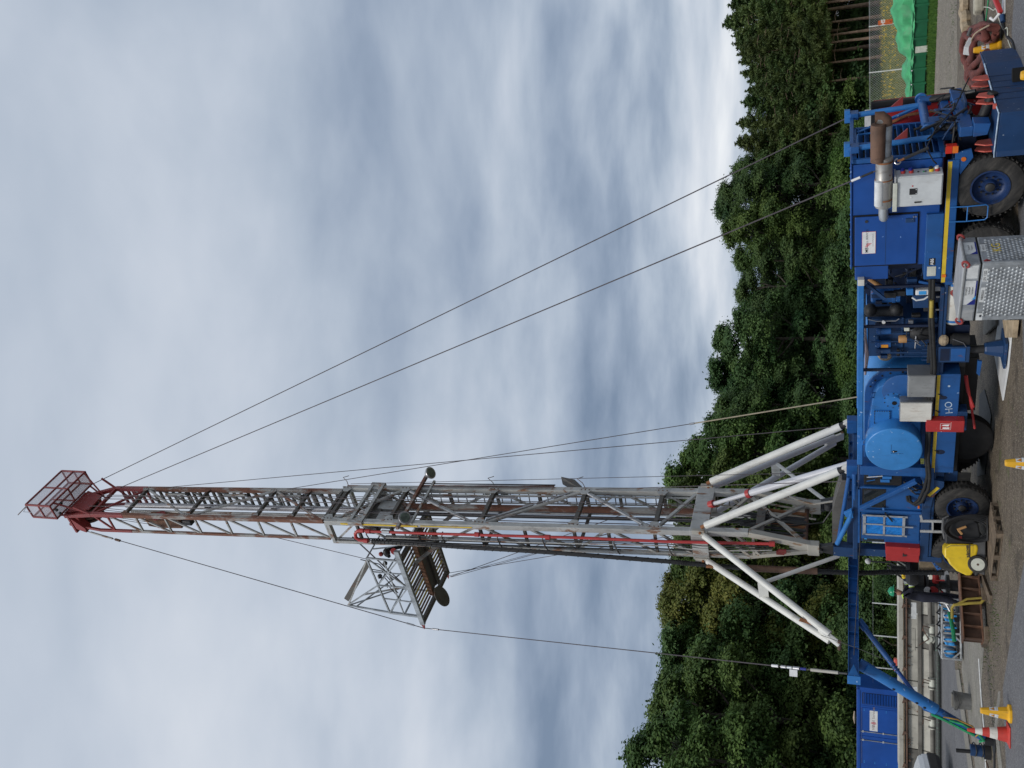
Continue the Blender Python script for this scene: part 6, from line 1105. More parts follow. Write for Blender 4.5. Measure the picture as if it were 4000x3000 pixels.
def wp(x, y, dy=0.): p = wz(x, y); return (p.x - ref.x, dy, p.z + zoff)
hood = [(1388, 395), (1448, 347), (1600, 348), (1748, 352), (1758, 400), (1735, 500), (1715, 545), (1690, 595), (1706, 650), (1680, 690), (1628, 690), (1520, 640), (1445, 565), (1420, 515), (1388, 490)]
HD = MB().prism([wp(x, y, 0) for x, y in hood], (0, .5, 0)).build('hood', MT['washer_yellow'], WSH, bev=.035)
MB().prism([wp(x, y, -.004) for x, y in ((1405, 385), (1452, 362), (1700, 362), (1700, 372), (1455, 372), (1412, 395))], (0, .003, 0)).build('crease', MT['yellow_rib'], HD)
ca = wp(1642, 425, -.012); text('lettering', 'KÄRCHER', .062, MT['ink'], HD, ca, (1, 0, .04), (-.04, 0, 1), bold=.003); cb = wp(1662, 425, -.012); MB().box((cb[0] - .15, -.006, cb[2] - .012), (cb[0] + .15, -.001, cb[2] + .008)).build('underline', MT['ink'], HD); cc = wp(1695, 400, -.01); text('lettering', 'Professional', .035, MT['yellow_rib'], HD, cc, (1, 0, .04), (-.04, 0, 1))
MB().prism([wp(x, y, .04) for x, y in ((1400, 350), (1395, 120), (1420, 70), (1700, 75), (1760, 130), (1800, 345), (1770, 690), (1720, 700), (1740, 350))], (0, .44, 0)).build('machine_body', MT['plastic_black'], WSH, bev=.03)
MB().prism([wp(x, y, .02) for x, y in ((1690, 640), (1700, 350), (1800, 250), (1840, 300), (1830, 690))], (0, .46, 0)).build('chassis', MT['plastic_grey'], WSH, bev=.02)
wc = wp(1778, 566, 0)
for y in (-.06, .5):
    WL = MB().lathe((wc[0], y, .16 + .19), (0, 1, 0), [(0, .13), (.0, .185), (.03, .2), (.07, .2), (.09, .18), (.09, .13)], 26).build('wheel', MT['tyre'], WSH, True); MB().lathe((wc[0], y - .006, .35), (0, 1, 0), [(0, .0), (0, .14), (.05, .14)], 24, False).build('wheel_disc', MT['label_pale'], WL, True); MB().cyl((wc[0], y - .012, .35), (wc[0], y - .002, .35), .025, 10).build('hub', MT['iron_rusty'], WL)
MB().tube([wp(1405, 310, .25), wp(1380, 200, .25), wp(1390, 90, .25), wp(1450, 65, .25)], .03, 8).build('push_handle', MT['plastic_grey'], WSH, True)
HC = []
for k in range(5):
    cx, cy = 1640 + 12 * k, 190 - 5 * k; rx, ry = 215 + 24 * k, 112 + 9 * k
    pts = [wp(cx + math.cos(a) * rx, cy + math.sin(a) * ry, -.05 - .025 * k + .02 * math.sin(3 * a + k)) for a in [2 * math.pi * i / 36 for i in range(36)]]
    pts = [(p[0], p[1], max(p[2], .17)) for p in pts]; MB().tube(pts, .019, 8, closed=True).build('hose_loop', MT['hose_black'], WSH, True)
MB().bar(wp(1520, 185, -.12), wp(1620, 150, -.12), .06, .05).build('spray_gun', MT['filter_tan'], WSH, bev=.01); MB().bar(wp(1535, 190, -.12), wp(1575, 235, -.13), .05).build('gun_grip', MT['filter_tan'], WSH, bev=.01); MB().box((wp(1580, 285)[0] - .05, -.05, wp(1560, 285)[2] - .03), (wp(1580, 285)[0] + .05, -.01, wp(1560, 285)[2] + .03)).build('red_tag', MT['red'], WSH)
# ---- hose stillage with blue straps
s0, s1 = GZ('E', 1562, 1600), GZ('E', 1560, 1010); SL_ = (s1 - s0).length
STL = lthing('hose_stillage', 'galvanised stillage filled with grey couplings and blue straps behind the rusty beam', 'stillage', s0, s1); FRs = MB(); hs = .56
for x in (0, SL_ * .47, SL_):
    for y in (0, .9): FRs.bar((x, y, .05), (x, y, hs), .055)
for z in (.07, hs):
    for y in (0, .9): FRs.bar((0, y, z), (SL_, y, z), .055)
    for x in (0, SL_ * .47, SL_): FRs.bar((x, 0, z), (x, .9, z), .055)
FRs.bar((0, 0, .3), (.22, 0, .08), .045); FRs.bar((SL_ * .47, 0, .3), (SL_ * .47 - .22, 0, .08), .045); FRs.build('frame', MT['galv'], STL, bev=.006)
MB().box((.02, .02, .10), (SL_ - .02, .88, .13)).build('floor', MT['black'], STL)
for k in range(4):
    x = .18 + k * .34; DRM = MB().lathe((x - .10, .25, .36), (1, 0, 0), [(0, .12), (.02, .17), (.05, .19), (.15, .19), (.18, .17), (.2, .12)], 20).build('coupling', MT['galv'], STL, True)
    MB().lathe((x - .17, .25, .30), (1, 0, 0), [(0, .16), (.05, .18), (.09, .16)], 18).build('strap', MT['teal_strap'], DRM, True); MB().tube([(x, .08, .5), (x + .03, -.0, .35), (x + .02, .02, .18)], .03, 6).build('strap', MT['teal_strap'], DRM, True)
    MB().tube([(x - .1, .5, .5), (x, .4, .66), (x + .15, .45, .55), (x + .1, .6, .45)], .03, 8).build('hose', MT['dark_steel' if k % 2 else 'hose_black'], STL, True)
for k in range(4): MB().box((.08 + k * .33, -.02, .12), (.20 + k * .33, .0, .24)).build('hollow_end', MT['black_gap'], STL)
for k in range(5): x = SL_ * .5 + .12 + k * .22; MB().tube([(x, .3, .2), (x + .05, .2, .5), (x + .15, .35, .6), (x + .2, .5, .4)], .028, 8).build('hose', MT[['hose_black', 'dark_steel', 'teal_strap', 'steel', 'hose_black'][k]], STL, True)
# ---- wellhead
wb = G(3760, 2290); WH = thing('wellhead', 'wellhead valve stack with black flange, red and white valves and pressure gauge', 'wellhead', (wb.x, wb.y, 0))
MB().cyl((0, 0, 0), (0, 0, .35), .16, 18).build('casing', MT['dark_steel'], WH, True)
for z, r in ((.35, .3), (.62, .26), (.9, .3)): MB().cyl((0, 0, z), (0, 0, z + .08), r, 24).build('flange', MT['dark_steel'], WH, True)
BO = MB().lathe((0, 0, .98), (0, 0, 1), [(0, .26), (.05, .36), (.38, .36), (.44, .28), (.5, .28)], 28).build('annular_preventer', MT['black'], WH, True)
for k in range(14): a = k * .449; MB().cyl((math.cos(a) * .31, math.sin(a) * .31, 1.36), (math.cos(a) * .31, math.sin(a) * .31, 1.5), .035, 8).build('stud', MT['dark_steel'], BO, True)
MB().cyl((0, 0, .43), (0, 0, .62), .13, 16).cyl((0, 0, .7), (0, 0, .9), .13, 16).build('spool', MT['dark_steel'], WH, True)
MB().cyl((.1, -.2, .72), (.45, -.3, .72), .09, 14).build('valve_body', MT['red'], WH, True); MB().cyl((-.12, -.3, .78), (-.12, -.42, .78), .12, 16).build('valve_end', MT['red'], WH, True); MB().cyl((-.12, -.3, .94), (-.12, -.42, .94), .10, 16).build('valve_end', MT['white'], WH, True)
MB().cyl((-.32, -.35, 1.12), (-.32, -.39, 1.12), .095, 18).build('gauge', MT['steel'], WH, True); MB().cyl((-.32, -.391, 1.12), (-.32, -.395, 1.12), .08, 18).build('gauge_face', MT['white'], WH)
MB().tube([(.5, -.3, .72), (.8, -.35, .6), (.95, -.3, .25), (1.0, -.2, .05)], .05, 10).build('side_outlet', MT['red'], WH, True); MB().tube([(-.4, -.3, .5), (-.7, -.35, .35), (-.75, -.2, .05)], .03, 8).build('side_outlet', MT['steel'], WH, True)
for k in range(8): a = rnd.uniform(0, 6.28); MB().tube([(math.cos(a) * .3, -.2 + math.sin(a) * .2, .5 + .06 * k), (math.cos(a) * .45, -.32, .42 + .06 * k), (math.cos(a) * .5, -.35, .25 + .05 * k)], .022, 6).build('fitting', MT[['steel', 'red', 'dark_steel', 'white'][k % 4]], WH, True)
for k in range(6): MB().tube([(-.1 + .12 * k, .1, 1.3), (.2 + .12 * k, -.05, 1.7), (.35 + .1 * k, .1, 2.0)], .03, 6).build('hose', MT['hose_black'], WH, True)
pt = WT(*T('E', 1000, 640, .9)); TNG = thing('power_tong', 'black hydraulic tong with hoses behind the hanging mud hose', 'tong', (pt.x, pt.y, 0)); zt_ = pt.z
MB().lathe((0, 0, zt_ - .14), (0, 0, 1), [(0, .32), (.06, .36), (.2, .36), (.28, .28)], 20).build('tong_body', MT['black'], TNG, True); MB().box((.1, -.15, zt_ - .05), (.75, .15, zt_ + .14)).build('tong_arm', MT['dark_steel'], TNG, bev=.03); MB().cyl((.0, .1, zt_ + .1), (.0, .1, zt_ + .5), .1, 12).build('motor', MT['plastic_black'], TNG, True); MB().cyl((.35, 0, 0), (.35, 0, zt_ - .05), .06, 10).build('stand', MT['dark_steel'], TNG, True)
for k in range(7): MB().tube([(.2 + .06 * k, -.1, zt_ + .15), (.3 + .05 * k, -.2, zt_ + .35 - .05 * k), (.5, -.15, zt_ - .2), (.55, .1, zt_ - .6)], .022, 6).build('hose', MT['hose_black' if k % 3 else 'steel'], TNG, True)
MB().cyl((.15, .2, zt_ + .5), (.15, .2, zt_ + 1.0), .02, 8).build('lamp_post', MT['dark_steel'], TNG); MB().ball((.15, .2, zt_ + 1.05), .08, 10).build('lamp', MT['white'], TNG, True)
pb = WT(*T('E', 1180, 570, .7)); CRT = thing('brown_crate', 'brown box panel leaning behind the tow arm of the truck', 'box', (pb.x, pb.y, 0)); MB().prism([(-.22, 0, pb.z + .2), (.2, 0, pb.z + .22), (.25, 0, pb.z - .28), (-.1, 0, pb.z - .30)], (0, .35, 0)).build('panel', MT['wood_pale'], CRT, bev=.01); MB().box((-.1, .05, 0), (.2, .3, pb.z - .28)).build('stand', MT['iron_rusty'], CRT)

# ================================================================== CONES
def text_l(nm, s, size, m_, par, at, r_, u_): return text(nm, s, size, MT[m_], par, at, r_, u_)
def warn_cone(P, rot, label, h=.62):
    o = thing('warning_cone', label, 'cone', (P[0], P[1], .004), rot, 'yellow warning cones')
    n = 8; k = h / .62; a0 = math.pi / 8
    MB().lathe((0, 0, 0), (0, 0, 1), [(0, .215 * k), (.05 * k, .215 * k), (.055 * k, .205 * k), (.085 * k, .15 * k), (.09 * k, .15 * k), (.59 * k, .072 * k), (.62 * k, .062 * k)], n).build('cone_body', MT['cone_yellow'], o, bev=.008)
    for q in range(8):
        a = math.pi / 4 * q + math.pi / 8
        if q % 2 and q != 1: continue
        nrm = Vector((math.cos(a), math.sin(a), .155)).normalized(); rt = Vector((-math.sin(a), math.cos(a), 0)); up = nrm.cross(rt).normalized() * 1
        if up.z < 0: up = -up
        def fr(z): rad = (.15 - (z / k - .09) / .5 * .078) * k * math.cos(math.pi / 8); return Vector((math.cos(a) * rad, math.sin(a) * rad, z)) + nrm * .0025
        c = fr(.36 * k); w, hh = .074 * k, .15 * k; wt = .055 * k
        ST = MB().add([c - rt * w / 1.35 - up * hh * .6, c + rt * w / 1.35 - up * hh * .6, c + rt * wt / 1.35 + up * hh * .55, c - rt * wt / 1.35 + up * hh * .55], [(0, 1, 2, 3)]).build('sticker', MT['label_white'], o)
        c2 = fr(.385 * k) + nrm * .002; MB().add([c2 - rt * .042 * k - up * .04 * k, c2 + rt * .042 * k - up * .04 * k, c2 + up * .045 * k], [(0, 1, 2)]).build('triangle', MT['ink'], ST); c3 = c2 + nrm * .002; MB().add([c3 - rt * .034 * k - up * .035 * k, c3 + rt * .034 * k - up * .035 * k, c3 + up * .035 * k], [(0, 1, 2)]).build('triangle', MT['ink_orange'], ST)
        rr = rt if rt.cross(up).dot(nrm) > 0 else -rt
        text_l('symbol', 'Ex', .035 * k, 'ink', ST, c3 + nrm * .002 - up * .015 * k, rr, up); text_l('lettering', 'Ex-Bereich', .017 * k, 'ink', ST, fr(.295 * k) + nrm * .002, rr, up)
    return o
warn_cone(G(*ZP('A', 1960, 510)), R(-85 - 22), 'yellow warning cone with stickers beside the coiled brown hose', .52)
warn_cone(G(4068, 1812), R(-90 + 18), 'yellow warning cone at the bottom edge in front of the drum', .54)
warn_cone(G(*ZP('F', 2075, 1075)), R(-90 + 36), 'yellow warning cone with sticker next to the red and white traffic cone', .55)
warn_cone(G(4175, 275), R(-90), 'yellow warning cone at the lower right edge behind the blue anchor block')
pc = GZ('F', 2055, 1300); TC = thing('traffic_cone', 'dirty red and white striped traffic cone by the outrigger foot', 'cone', (pc.x, pc.y, .004)); TC.scale = (.84, .84, .82); zz = [.05, .27, .44, .60, .76, .93]
def crad(z): return .185 - (z - .05) / .88 * .15
BS = MB().prism([(-.25, -.25, 0), (.25, -.25, 0), (.25, .25, 0), (-.25, .25, 0)], (0, 0, .035)).lathe((0, 0, .03), (0, 0, 1), [(0, .23), (.03, .20)], 24).build('base', MT['cone_red'], TC, bev=.015)
for i in range(5): MB().lathe((0, 0, zz[i]), (0, 0, 1), [(0, crad(zz[i])), (zz[i + 1] - zz[i], crad(zz[i + 1]))], 28).build('band', MT['cone_red' if i % 2 == 0 else 'cone_white'], TC, True)
# ---- bucket, sling, foot gear by the outrigger
pb = GZ('F', 1640, 945); BK = thing('grey_bucket', 'dirty grey metal bucket standing on the asphalt beside the blue prop', 'bucket', (pb.x, pb.y, 0)); MB().lathe((0, 0, 0), (0, 0, 1), [(0, .20), (.02, .205), (.40, .235), (.42, .25), (.44, .25), (.44, .225), (.06, .19), (.06, 0)], 24, False).build('pail', MT['bucket'], BK, True); MB().tube([(-.24, 0, .42), (-.2, -.2, .36), (0, -.27, .30), (.2, -.2, .36), (.24, 0, .42)], .01, 6).build('bail', MT['dark_steel'], BK, True); MB().box((-.2, .0, .40), (.15, .18, .47)).build('rag', MT['mud_tank_dark'], BK, bev=.02)
tp = Vector((10.32, -2.72, 2.82)); ft = Vector(loc(GZ('F', 1830, 1365, .12))); SL = tthing('green_sling', 'green lifting sling hung along the lower blue prop', 'sling', (ft[0], ft[1], 0)); q = lambda f, ds, dz: tuple(tp.lerp(ft, f) + Vector((ds, -.12, dz)))
SK2 = lambda: MB((ft[0], ft[1], 0))
SK2().tube([q(.56, .12, -.02), q(.62, .12, -.10), q(.72, .10, -.12), q(.84, .06, -.13)], .035, 6).tube([q(.56, .12, .0), q(.60, .14, -.16), q(.72, .16, -.17), q(.83, .1, -.15)], .02, 6).build('webbing', MT['strap_green'], SL, True); SK2().tube([q(.68, -.1, .08), q(.76, -.25, .03), q(.87, -.32, .02), q(.95, -.25, .10), q(.94, -.12, .12)], .018, 6).build('rope', MT['rope_yellow'], SL, True); SK2().tube([q(.72, -.1, .06), q(.80, -.2, .02), q(.92, -.2, .03), q(.98, -.1, .06), q(.97, -.03, .12)], .03, 6).build('webbing', MT['strap_green'], SL, True)
pf = GZ('F', 1860, 1375); AN = thing('ground_anchor', 'black and blue anchor clamp with wire loops behind the traffic cone', 'anchor', (pf.x - .28, pf.y + .1, 0)); MB().cyl((0, 0, .0), (0, 0, .14), .17, 16).build('base', MT['black'], AN, True); MB().cyl((0, 0, .12), (0, 0, .42), .13, 16).build('body', MT['blue_dark'], AN, True); MB().cyl((-.04, 0, .40), (-.06, 0, .72), .045, 12).build('stem', MT['black'], AN, True)
for z in (.2, .34): MB().tube([(math.cos(a) * .15 + .02, math.sin(a) * .15, z + .03 * math.sin(a)) for a in [k * .4 for k in range(16)]], .014, 6, closed=True).build('wire_loop', MT['dark_steel'], AN, True)
MB().tube([(-.2, -.05, .1), (-.45, -.2, .03), (-.6, -.5, .02), (-.4, -.6, .02)], .016, 6).build('wire_loop', MT['iron_rusty'], AN, True); MB().box((-.5, -.75, 0), (.8, -.62, .03)).build('foot_bar', MT['plastic_black'], AN)
# cable along the ground
cb = [GZ('F', x, y, .02) for x, y in ((1725, 480), (1745, 800), (1760, 1000), (1790, 1350), (1800, 1659), (1830, 2200))]; b0 = cb[0]
o = tag(MB().tube([p - b0 for p in smooth_path(cb, 5)], .022, 6).build('ground_cable', MT['label_white'], None, True), 'pale cable running along the ground past the bucket', 'cable'); o.location = b0
# ================================================================== PEOPLE
def person(name, label, P, rot, joints_arm, helmet='helmet_green'):
    o = thing(name, label, 'person', (P[0], P[1], 0), rot); k = 1.0
    # +X is the facing direction
    J = {'pel': (0, 0, .98), 'sp': (0.02, 0, 1.15), 'ch': (.03, 0, 1.36), 'nk': (.05, 0, 1.52), 'hd': (.08, 0, 1.62), 'hd2': (.09, 0, 1.72)}
    E_ = [('pel', 'sp'), ('sp', 'ch'), ('ch', 'nk'), ('nk', 'hd'), ('hd', 'hd2')]
    Rr = {'pel': .165, 'sp': .15, 'ch': .175, 'nk': .062, 'hd': .092, 'hd2': .085}
    for sd, sg in (('l', 1), ('r', -1)):
        J.update({'hp' + sd: (0, .10 * sg, .92), 'kn' + sd: (.04 + .03 * sg, .12 * sg, .50), 'an' + sd: (-.02 + .08 * sg, .13 * sg, .10), 'to' + sd: (.14 + .08 * sg, .14 * sg, .05)})
        E_ += [('pel', 'hp' + sd), ('hp' + sd, 'kn' + sd), ('kn' + sd, 'an' + sd), ('an' + sd, 'to' + sd)]; Rr.update({'hp' + sd: .125, 'kn' + sd: .085, 'an' + sd: .065, 'to' + sd: .05})
        el, wr, hn = joints_arm[sd]; J.update({'sh' + sd: (.04, .19 * sg, 1.43), 'el' + sd: el, 'wr' + sd: wr, 'hn' + sd: hn}); E_ += [('ch', 'sh' + sd), ('sh' + sd, 'el' + sd), ('el' + sd, 'wr' + sd), ('wr' + sd, 'hn' + sd)]; Rr.update({'sh' + sd: .085, 'el' + sd: .062, 'wr' + sd: .045, 'hn' + sd: .042})
    names = list(J); me = bpy.data.meshes.new('body'); me.from_pydata([J[n_] for n_ in names], [(names.index(a), names.index(b)) for a, b in E_], [])
    ob = bpy.data.objects.new('body', me); COL.objects.link(ob); sk = ob.modifiers.new('skin', 'SKIN')
    for n_, v in zip(names, me.skin_vertices[0].data): v.radius = (Rr[n_] * (.8 if n_ in ('pel', 'sp', 'ch') else 1), Rr[n_]); v.use_root = n_ == 'pel'
    sb = ob.modifiers.new('sub', 'SUBSURF'); sb.levels = 2; sb.render_levels = 2
    me2 = bpy.data.meshes.new_from_object(ob.evaluated_get(bpy.context.evaluated_depsgraph_get())); bpy.data.objects.remove(ob)
    bd = mk('body', me2, [MT['coverall'], MT['skin'], MT['glove_yellow'], MT['boot']], o, True)
    for p in me2.polygons:
        c = p.center
        if c.z > 1.535 and c.x < .35 and abs(c.y) < .14: p.material_index = 1
        elif c.z < .12: p.material_index = 3
        else:
            for sd in 'lr':
                if (c - Vector(J['hn' + sd])).length < .085: p.material_index = 2
    # face
    hd = Vector(J['hd2']); MB().ball(hd + Vector((.095, 0, -.055)), .02, 8, (1, .8, 1.4)).build('nose', MT['skin'], o, True); MB().box(hd + Vector((.075, -.06, -.035)), hd + Vector((.10, .06, .0))).build('safety_glasses', MT['glass_dark'], o, bev=.01); MB().box(hd + Vector((.082, -.025, -.118)), hd + Vector((.092, .025, -.108))).build('mouth', MT['mast_red'], o)
    for sg in (1, -1): MB().ball(hd + Vector((-.005, .088 * sg, -.045)), .028, 8, (.7, .4, 1.2)).build('ear', MT['skin'], o, True)
    MB().ball(hd + Vector((-.035, 0, -.03)), .088, 12, (1, 1, .8)).build('hair', MT['boot'], o, True)
    HM = MB().lathe(hd + Vector((0, 0, .0)), (0, 0, 1), [(0, .128), (.03, .13), (.08, .115), (.115, .08), (.13, .04), (.135, 0)], 22).build('helmet', MT[helmet], o, True); MB().lathe(hd + Vector((.03, 0, -.004)), (0, 0, 1), [(0, .145), (.012, .14)], 22).build('helmet_brim', MT[helmet], HM, True); MB().tube([hd + Vector((-.12, 0, .04)), hd + Vector((0, 0, .14)), hd + Vector((.12, 0, .04))], .02, 6).build('helmet_ridge', MT[helmet], HM, True)
    for sd, sg in (('l', 1), ('r', -1)):
        el, wr = Vector(J['el' + sd]), Vector(J['wr' + sd]); d = (wr - el)
        MB().tube([el + d * .25, el + d * .55], [.073, .066], 14).build('sleeve_band', MT['reflective'], o, True); MB().tube([el + d * .18, el + d * .25], [.075, .073], 14).build('sleeve_edge', MT['hivis'], o, True)
        hn = Vector(J['hn' + sd]); dd = (hn - wr).normalized(); side = Vector((0, 1, 0)); upv = dd.cross(side).normalized()
        MB().tube([wr + d * -.12, wr + dd * .02], [.056, .058], 12).build('glove_cuff', MT['glove_yellow'], o, True)
        for f in range(4): b_ = hn + side * (-.03 + .02 * f) + dd * .02; L_ = .045 + .01 * (f in (1, 2)); MB().tube([b_, b_ + dd * L_, b_ + dd * (L_ + .03) - upv * .03, b_ + dd * (L_ + .015) - upv * .055], [.012, .0115, .010, .008], 7).build('finger', MT['glove_yellow' if f % 2 else 'red'], o, True)
        b_ = hn + side * (-.04 * sg); MB().tube([b_ - dd * .02, b_ + side * (-.025 * sg) + dd * .02, b_ + side * (-.02 * sg) + dd * .05], [.014, .012, .009], 7).build('thumb', MT['glove_yellow'], o, True)
        MB().ball(Vector(J['sh' + sd]) + Vector((-.03, 0, .07)), .06, 8, (1.2, 1, .35)).build('shoulder_patch', MT['hivis'], o, True)
    return o
pw_ = G(3772, 2345)
arms = {'l': ((.26, .20, 1.36), (.48, .12, 1.46), (.57, .10, 1.50)), 'r': ((.22, -.22, 1.28), (.46, -.18, 1.32), (.56, -.16, 1.33))}
per = person('person', 'person in navy coverall and green helmet reaching forward at the wellhead', pw_, R(4), arms); per.scale = (1.08, 1.08, 1.08)
p2 = WT(*T('E', 1000, 420, 1.9)); per2 = person('person', 'person hidden behind the red tool box, only a gloved hand showing', (p2.x - .25, p2.y + 1.2, 0), R(186), arms); per2.scale = (1.03, 1.03, 1.03)
# ================================================================== RIGHT SIDE OF THE YARD
# ---- green skip with netting
k0, k1 = GZ('A', 1160, 1120), GZ('A', 1235, -500); SKL = (k1 - k0).length
SKP = lthing('green_skip', 'low dark green steel skip with ribs and a netting cover', 'skip', k0, k1); Yk = GZ('A', 1190, 600).y; zk = hz(*ZP('A', 1005, 450), Yk)
def kx(y): p = GZ('A', 1190, y); return (p - k0).dot((k1 - k0).normalized())
MB().box((0, 0, .10), (SKL, .06, zk)).build('side_wall', MT['skip_green'], SKP, bev=.01); MB().box((0, 2.2, .10), (SKL, 2.26, zk)).build('side_wall', MT['skip_green'], SKP); MB().box((0, .06, .10), (.06, 2.2, zk)).build('end_wall', MT['skip_green'], SKP); MB().box((0.06, .06, .1), (SKL, 2.2, .16)).build('floor', MT['skip_green'], SKP); MB().box((-.02, -.05, zk - .05), (SKL, .10, zk + .03)).build('rim', MT['skip_green'], SKP, bev=.01); MB().box((0, .2, 0), (SKL, 2.1, .10)).build('runner', MT['black'], SKP)
for y in (985, 790, 590, 385, 165, -40, -250): q = kx(y); MB().prism([(q - .05, -.05, .06), (q + .05, -.05, .06), (q + .05, -.05, zk), (q - .05, -.05, zk)], (0, .05, 0)).build('rib', MT['skip_green'], SKP, bev=.008)
q0, q1 = kx(592), kx(490); za, zb_ = hz(*ZP('A', 1040, 540), Yk), hz(*ZP('A', 1180, 540), Yk); MB().box((q0, -.012, zb_), (q1, -.002, za)).build('placard', MT['label_pale'], SKP)
for k in range(5): MB().box((q0 + .1, -.0145, za - .12 - .09 * k), (q1 - .25, -.0125, za - .09 - .09 * k)).build('print_line', MT['label_white'], SKP)
# tarpaulin: a lumpy sheet
r = np.random.default_rng(5); nu, nv_ = 90, 26; gv = []
top = lambda q: float(np.interp(q, [0, kx(1000), kx(930), kx(760), kx(690), kx(655), kx(600), kx(470), kx(300), kx(60), SKL], [.05, .20, .26, .10, .12, .35, .42, .48, .60, .72, .8]))
for i in range(nu + 1):
    q = SKL * i / nu
    for j in range(nv_ + 1):
        v = j / nv_; prof = math.sin(min(1, v * 1.35) * math.pi * .75) if v > .12 else 0
        z = zk + .04 + top(q) * max(0, prof) + .05 * math.sin(q * 5.1 + v * 4) * (v > .1) + .03 * math.sin(q * 11 + v * 9)
        y = -.10 + v * 2.3
        if j == 0: z = zk - .02 - .05 * abs(math.sin(q * 2.3)); y = -.08
        gv.append((q, y + .03 * math.sin(q * 9 + j), z + .02 * r.random()))
MB().add(gv, [(i * (nv_ + 1) + j, (i + 1) * (nv_ + 1) + j, (i + 1) * (nv_ + 1) + j + 1, i * (nv_ + 1) + j + 1) for i in range(nu) for j in range(nv_)]).build('netting', MT['tarp_green'], SKP, True)
for y in (985, 795): MB().ball((kx(y), -.08, zk - .02), .03, 8).build('net_hook', MT['white'], SKP, True)
# ---- red container end standing behind the truck front
e_ = T('A', 560, 1112, 2.7); RCB = tthing('red_wall_panel', 'red steel wall panel with dark frame standing behind the radiator', 'panel', (e_[0], 2.7, 0)); bb = (e_[0], 2.7, 0); KB = lambda: MB(bb)
ze = e_[2]; KB().box((e_[0], 2.78, .1), (e_[0] + 3.2, 2.84, ze - .05)).build('back_sheet', MT['mast_red'], RCB)
for s_ in (e_[0] + .3, e_[0] + 2.6): KB().bar((s_, 2.85, 1.8), (s_, 3.9, .02), .08).build('prop', MT['black'], RCB)
for s_ in (e_[0], e_[0] + 1.5, e_[0] + 3.1): KB().box((s_, 2.70, .05), (s_ + .12, 2.80, ze)).build('frame_post', MT['black'], RCB, bev=.008)
for z_ in (.05, ze * .45, ze - .12): KB().box((e_[0], 2.71, z_), (e_[0] + 3.2, 2.80, z_ + .12)).build('frame_rail', MT['black' if z_ > 1 else 'iron_rusty'], RCB, bev=.008)
for s_ in (e_[0] + .12, e_[0] + 1.62):
    for z0, z1 in ((.17, ze * .45), (ze * .45 + .12, ze - .12)): KB().box((s_ + .02, 2.74, z0 + .02), (s_ + 1.36, 2.78, z1 - .02)).build('panel', MT['red'], RCB, bev=.01)
KB().box((e_[0] + .2, 2.76, ze), (e_[0] + .8, 2.9, ze + .12)).build('name_plate', MT['label_white'], RCB)
KB().tube([(e_[0] + .5, 2.66, ze - .3), (e_[0] + .3, 2.6, ze - .7), (e_[0] + .25, 2.55, ze - 1.2), (e_[0] + .4, 2.5, ze - 1.5)], .03, 6).build('chain', MT['rust_orange'], RCB)
# ---- blue anchor block
zb = .62; fe = [GZ('A', x, y, zb) for x, y in ((1785, 690), (1812, 790), (1905, 1120), (1940, 1222), (1890, 1640))] + [GZ('B', 1888, 318, zb)]
back = [p + Vector((NX.x, NX.y, 0)) * .85 for p in fe]
b0 = sum(fe, Vector()) / len(fe); b0.z = 0; ANC = thing('anchor_block', 'dark blue steel ballast block with red lugs in front of the truck', 'block', b0)
low = [p - b0 for p in fe] + [p - b0 for p in back[::-1]]
BB = MB().prism([(p.x, p.y, 0) for p in low], (0, 0, zb - .03)).build('block', MT['blue_dark'], ANC, bev=.01); MB().prism([(p.x, p.y, zb - .028) for p in low], (0, 0, .028)).build('top_plate', MT['blue_dark'], ANC, bev=.006)
for a, b in zip(fe[:-1], fe[1:]): MB().tube([a - b0 + Vector((0, 0, .0)), b - b0], .012, 6).build('worn_edge', MT['chalk'], BB)
d_ = (fe[2] - fe[1])
for k in range(5): p = fe[1] + d_ * (.12 + .19 * k) - b0; nn = Vector((-.35, -.94, 0)); MB().bar(p + nn * .006, p + nn * .006 - Vector((0, 0, .5)), .008).build('plate_seam', MT['navy_metal'], BB)
p = fe[1].lerp(fe[2], .35) - b0; MB().box(p + Vector((-.12, -.05, -.60)), p + Vector((.22, .05, -.36))).build('pocket', MT['black_gap'], BB)
for f, (i, j) in ((.05, (2, 3)), (.12, (4, 5)), (.5, (2, 3)), (.45, (1, 2))):
    p = fe[i].lerp(fe[j], f) - b0 + Vector((NX.x, NX.y, 0)) * (.25 if f != .5 else .12); LG = MB()
    if f in (.5,): LG.cyl(p, p + Vector((0, 0, .05)), .05, 10); LG.build('pin', MT['red_bright'], ANC, True); continue
    for e in (-.06, .06): c = p + Vector((AX.x, AX.y, 0)) * e; LG.prism([c, c + NX * .30, c + NX * .26 + Vector((0, 0, .22)), c + NX * .10 + Vector((0, 0, .28)), c + Vector((0, 0, .12))], AX * .025)
    LG.build('anchor_lug', MT['red_bright'], ANC, bev=.006)
# drawbars from the lugs to the truck
for nm, a, b in (('dark drawbar from the near red lug up to the cross tube', GZ('B', 1770, 10, zb + .15), WT(-.98, .8, 1.66)), ('dark drawbar from the far red lug up to the cross tube', GZ('A', 1690, 985, zb + .12), WT(-.98, 2.3, 1.66))):
    o = thing('drawbar', nm, 'drawbar', a); d = b - a; MB().tube([Vector((0, 0, 0)), d * .45], .045, 10).build('bar', MT['dark_steel'], o, True); MB().tube([d * .42, d * .98], .065, 10).build('sleeve', MT['black'], o, True); MB().cyl(d * .93 + Vector((0, 0, -.1)), d * .93 + Vector((0, 0, .12)), .1, 12).build('knuckle', MT['blue'], o, True)
    MB().tube([d * .1, d * .3 + Vector((.1, -.1, .15)), d * .5 + Vector((.15, -.05, -.1)), d * .8 + Vector((.2, 0, -.15))], .016, 6).build('cable', MT['hose_black'], o, True)
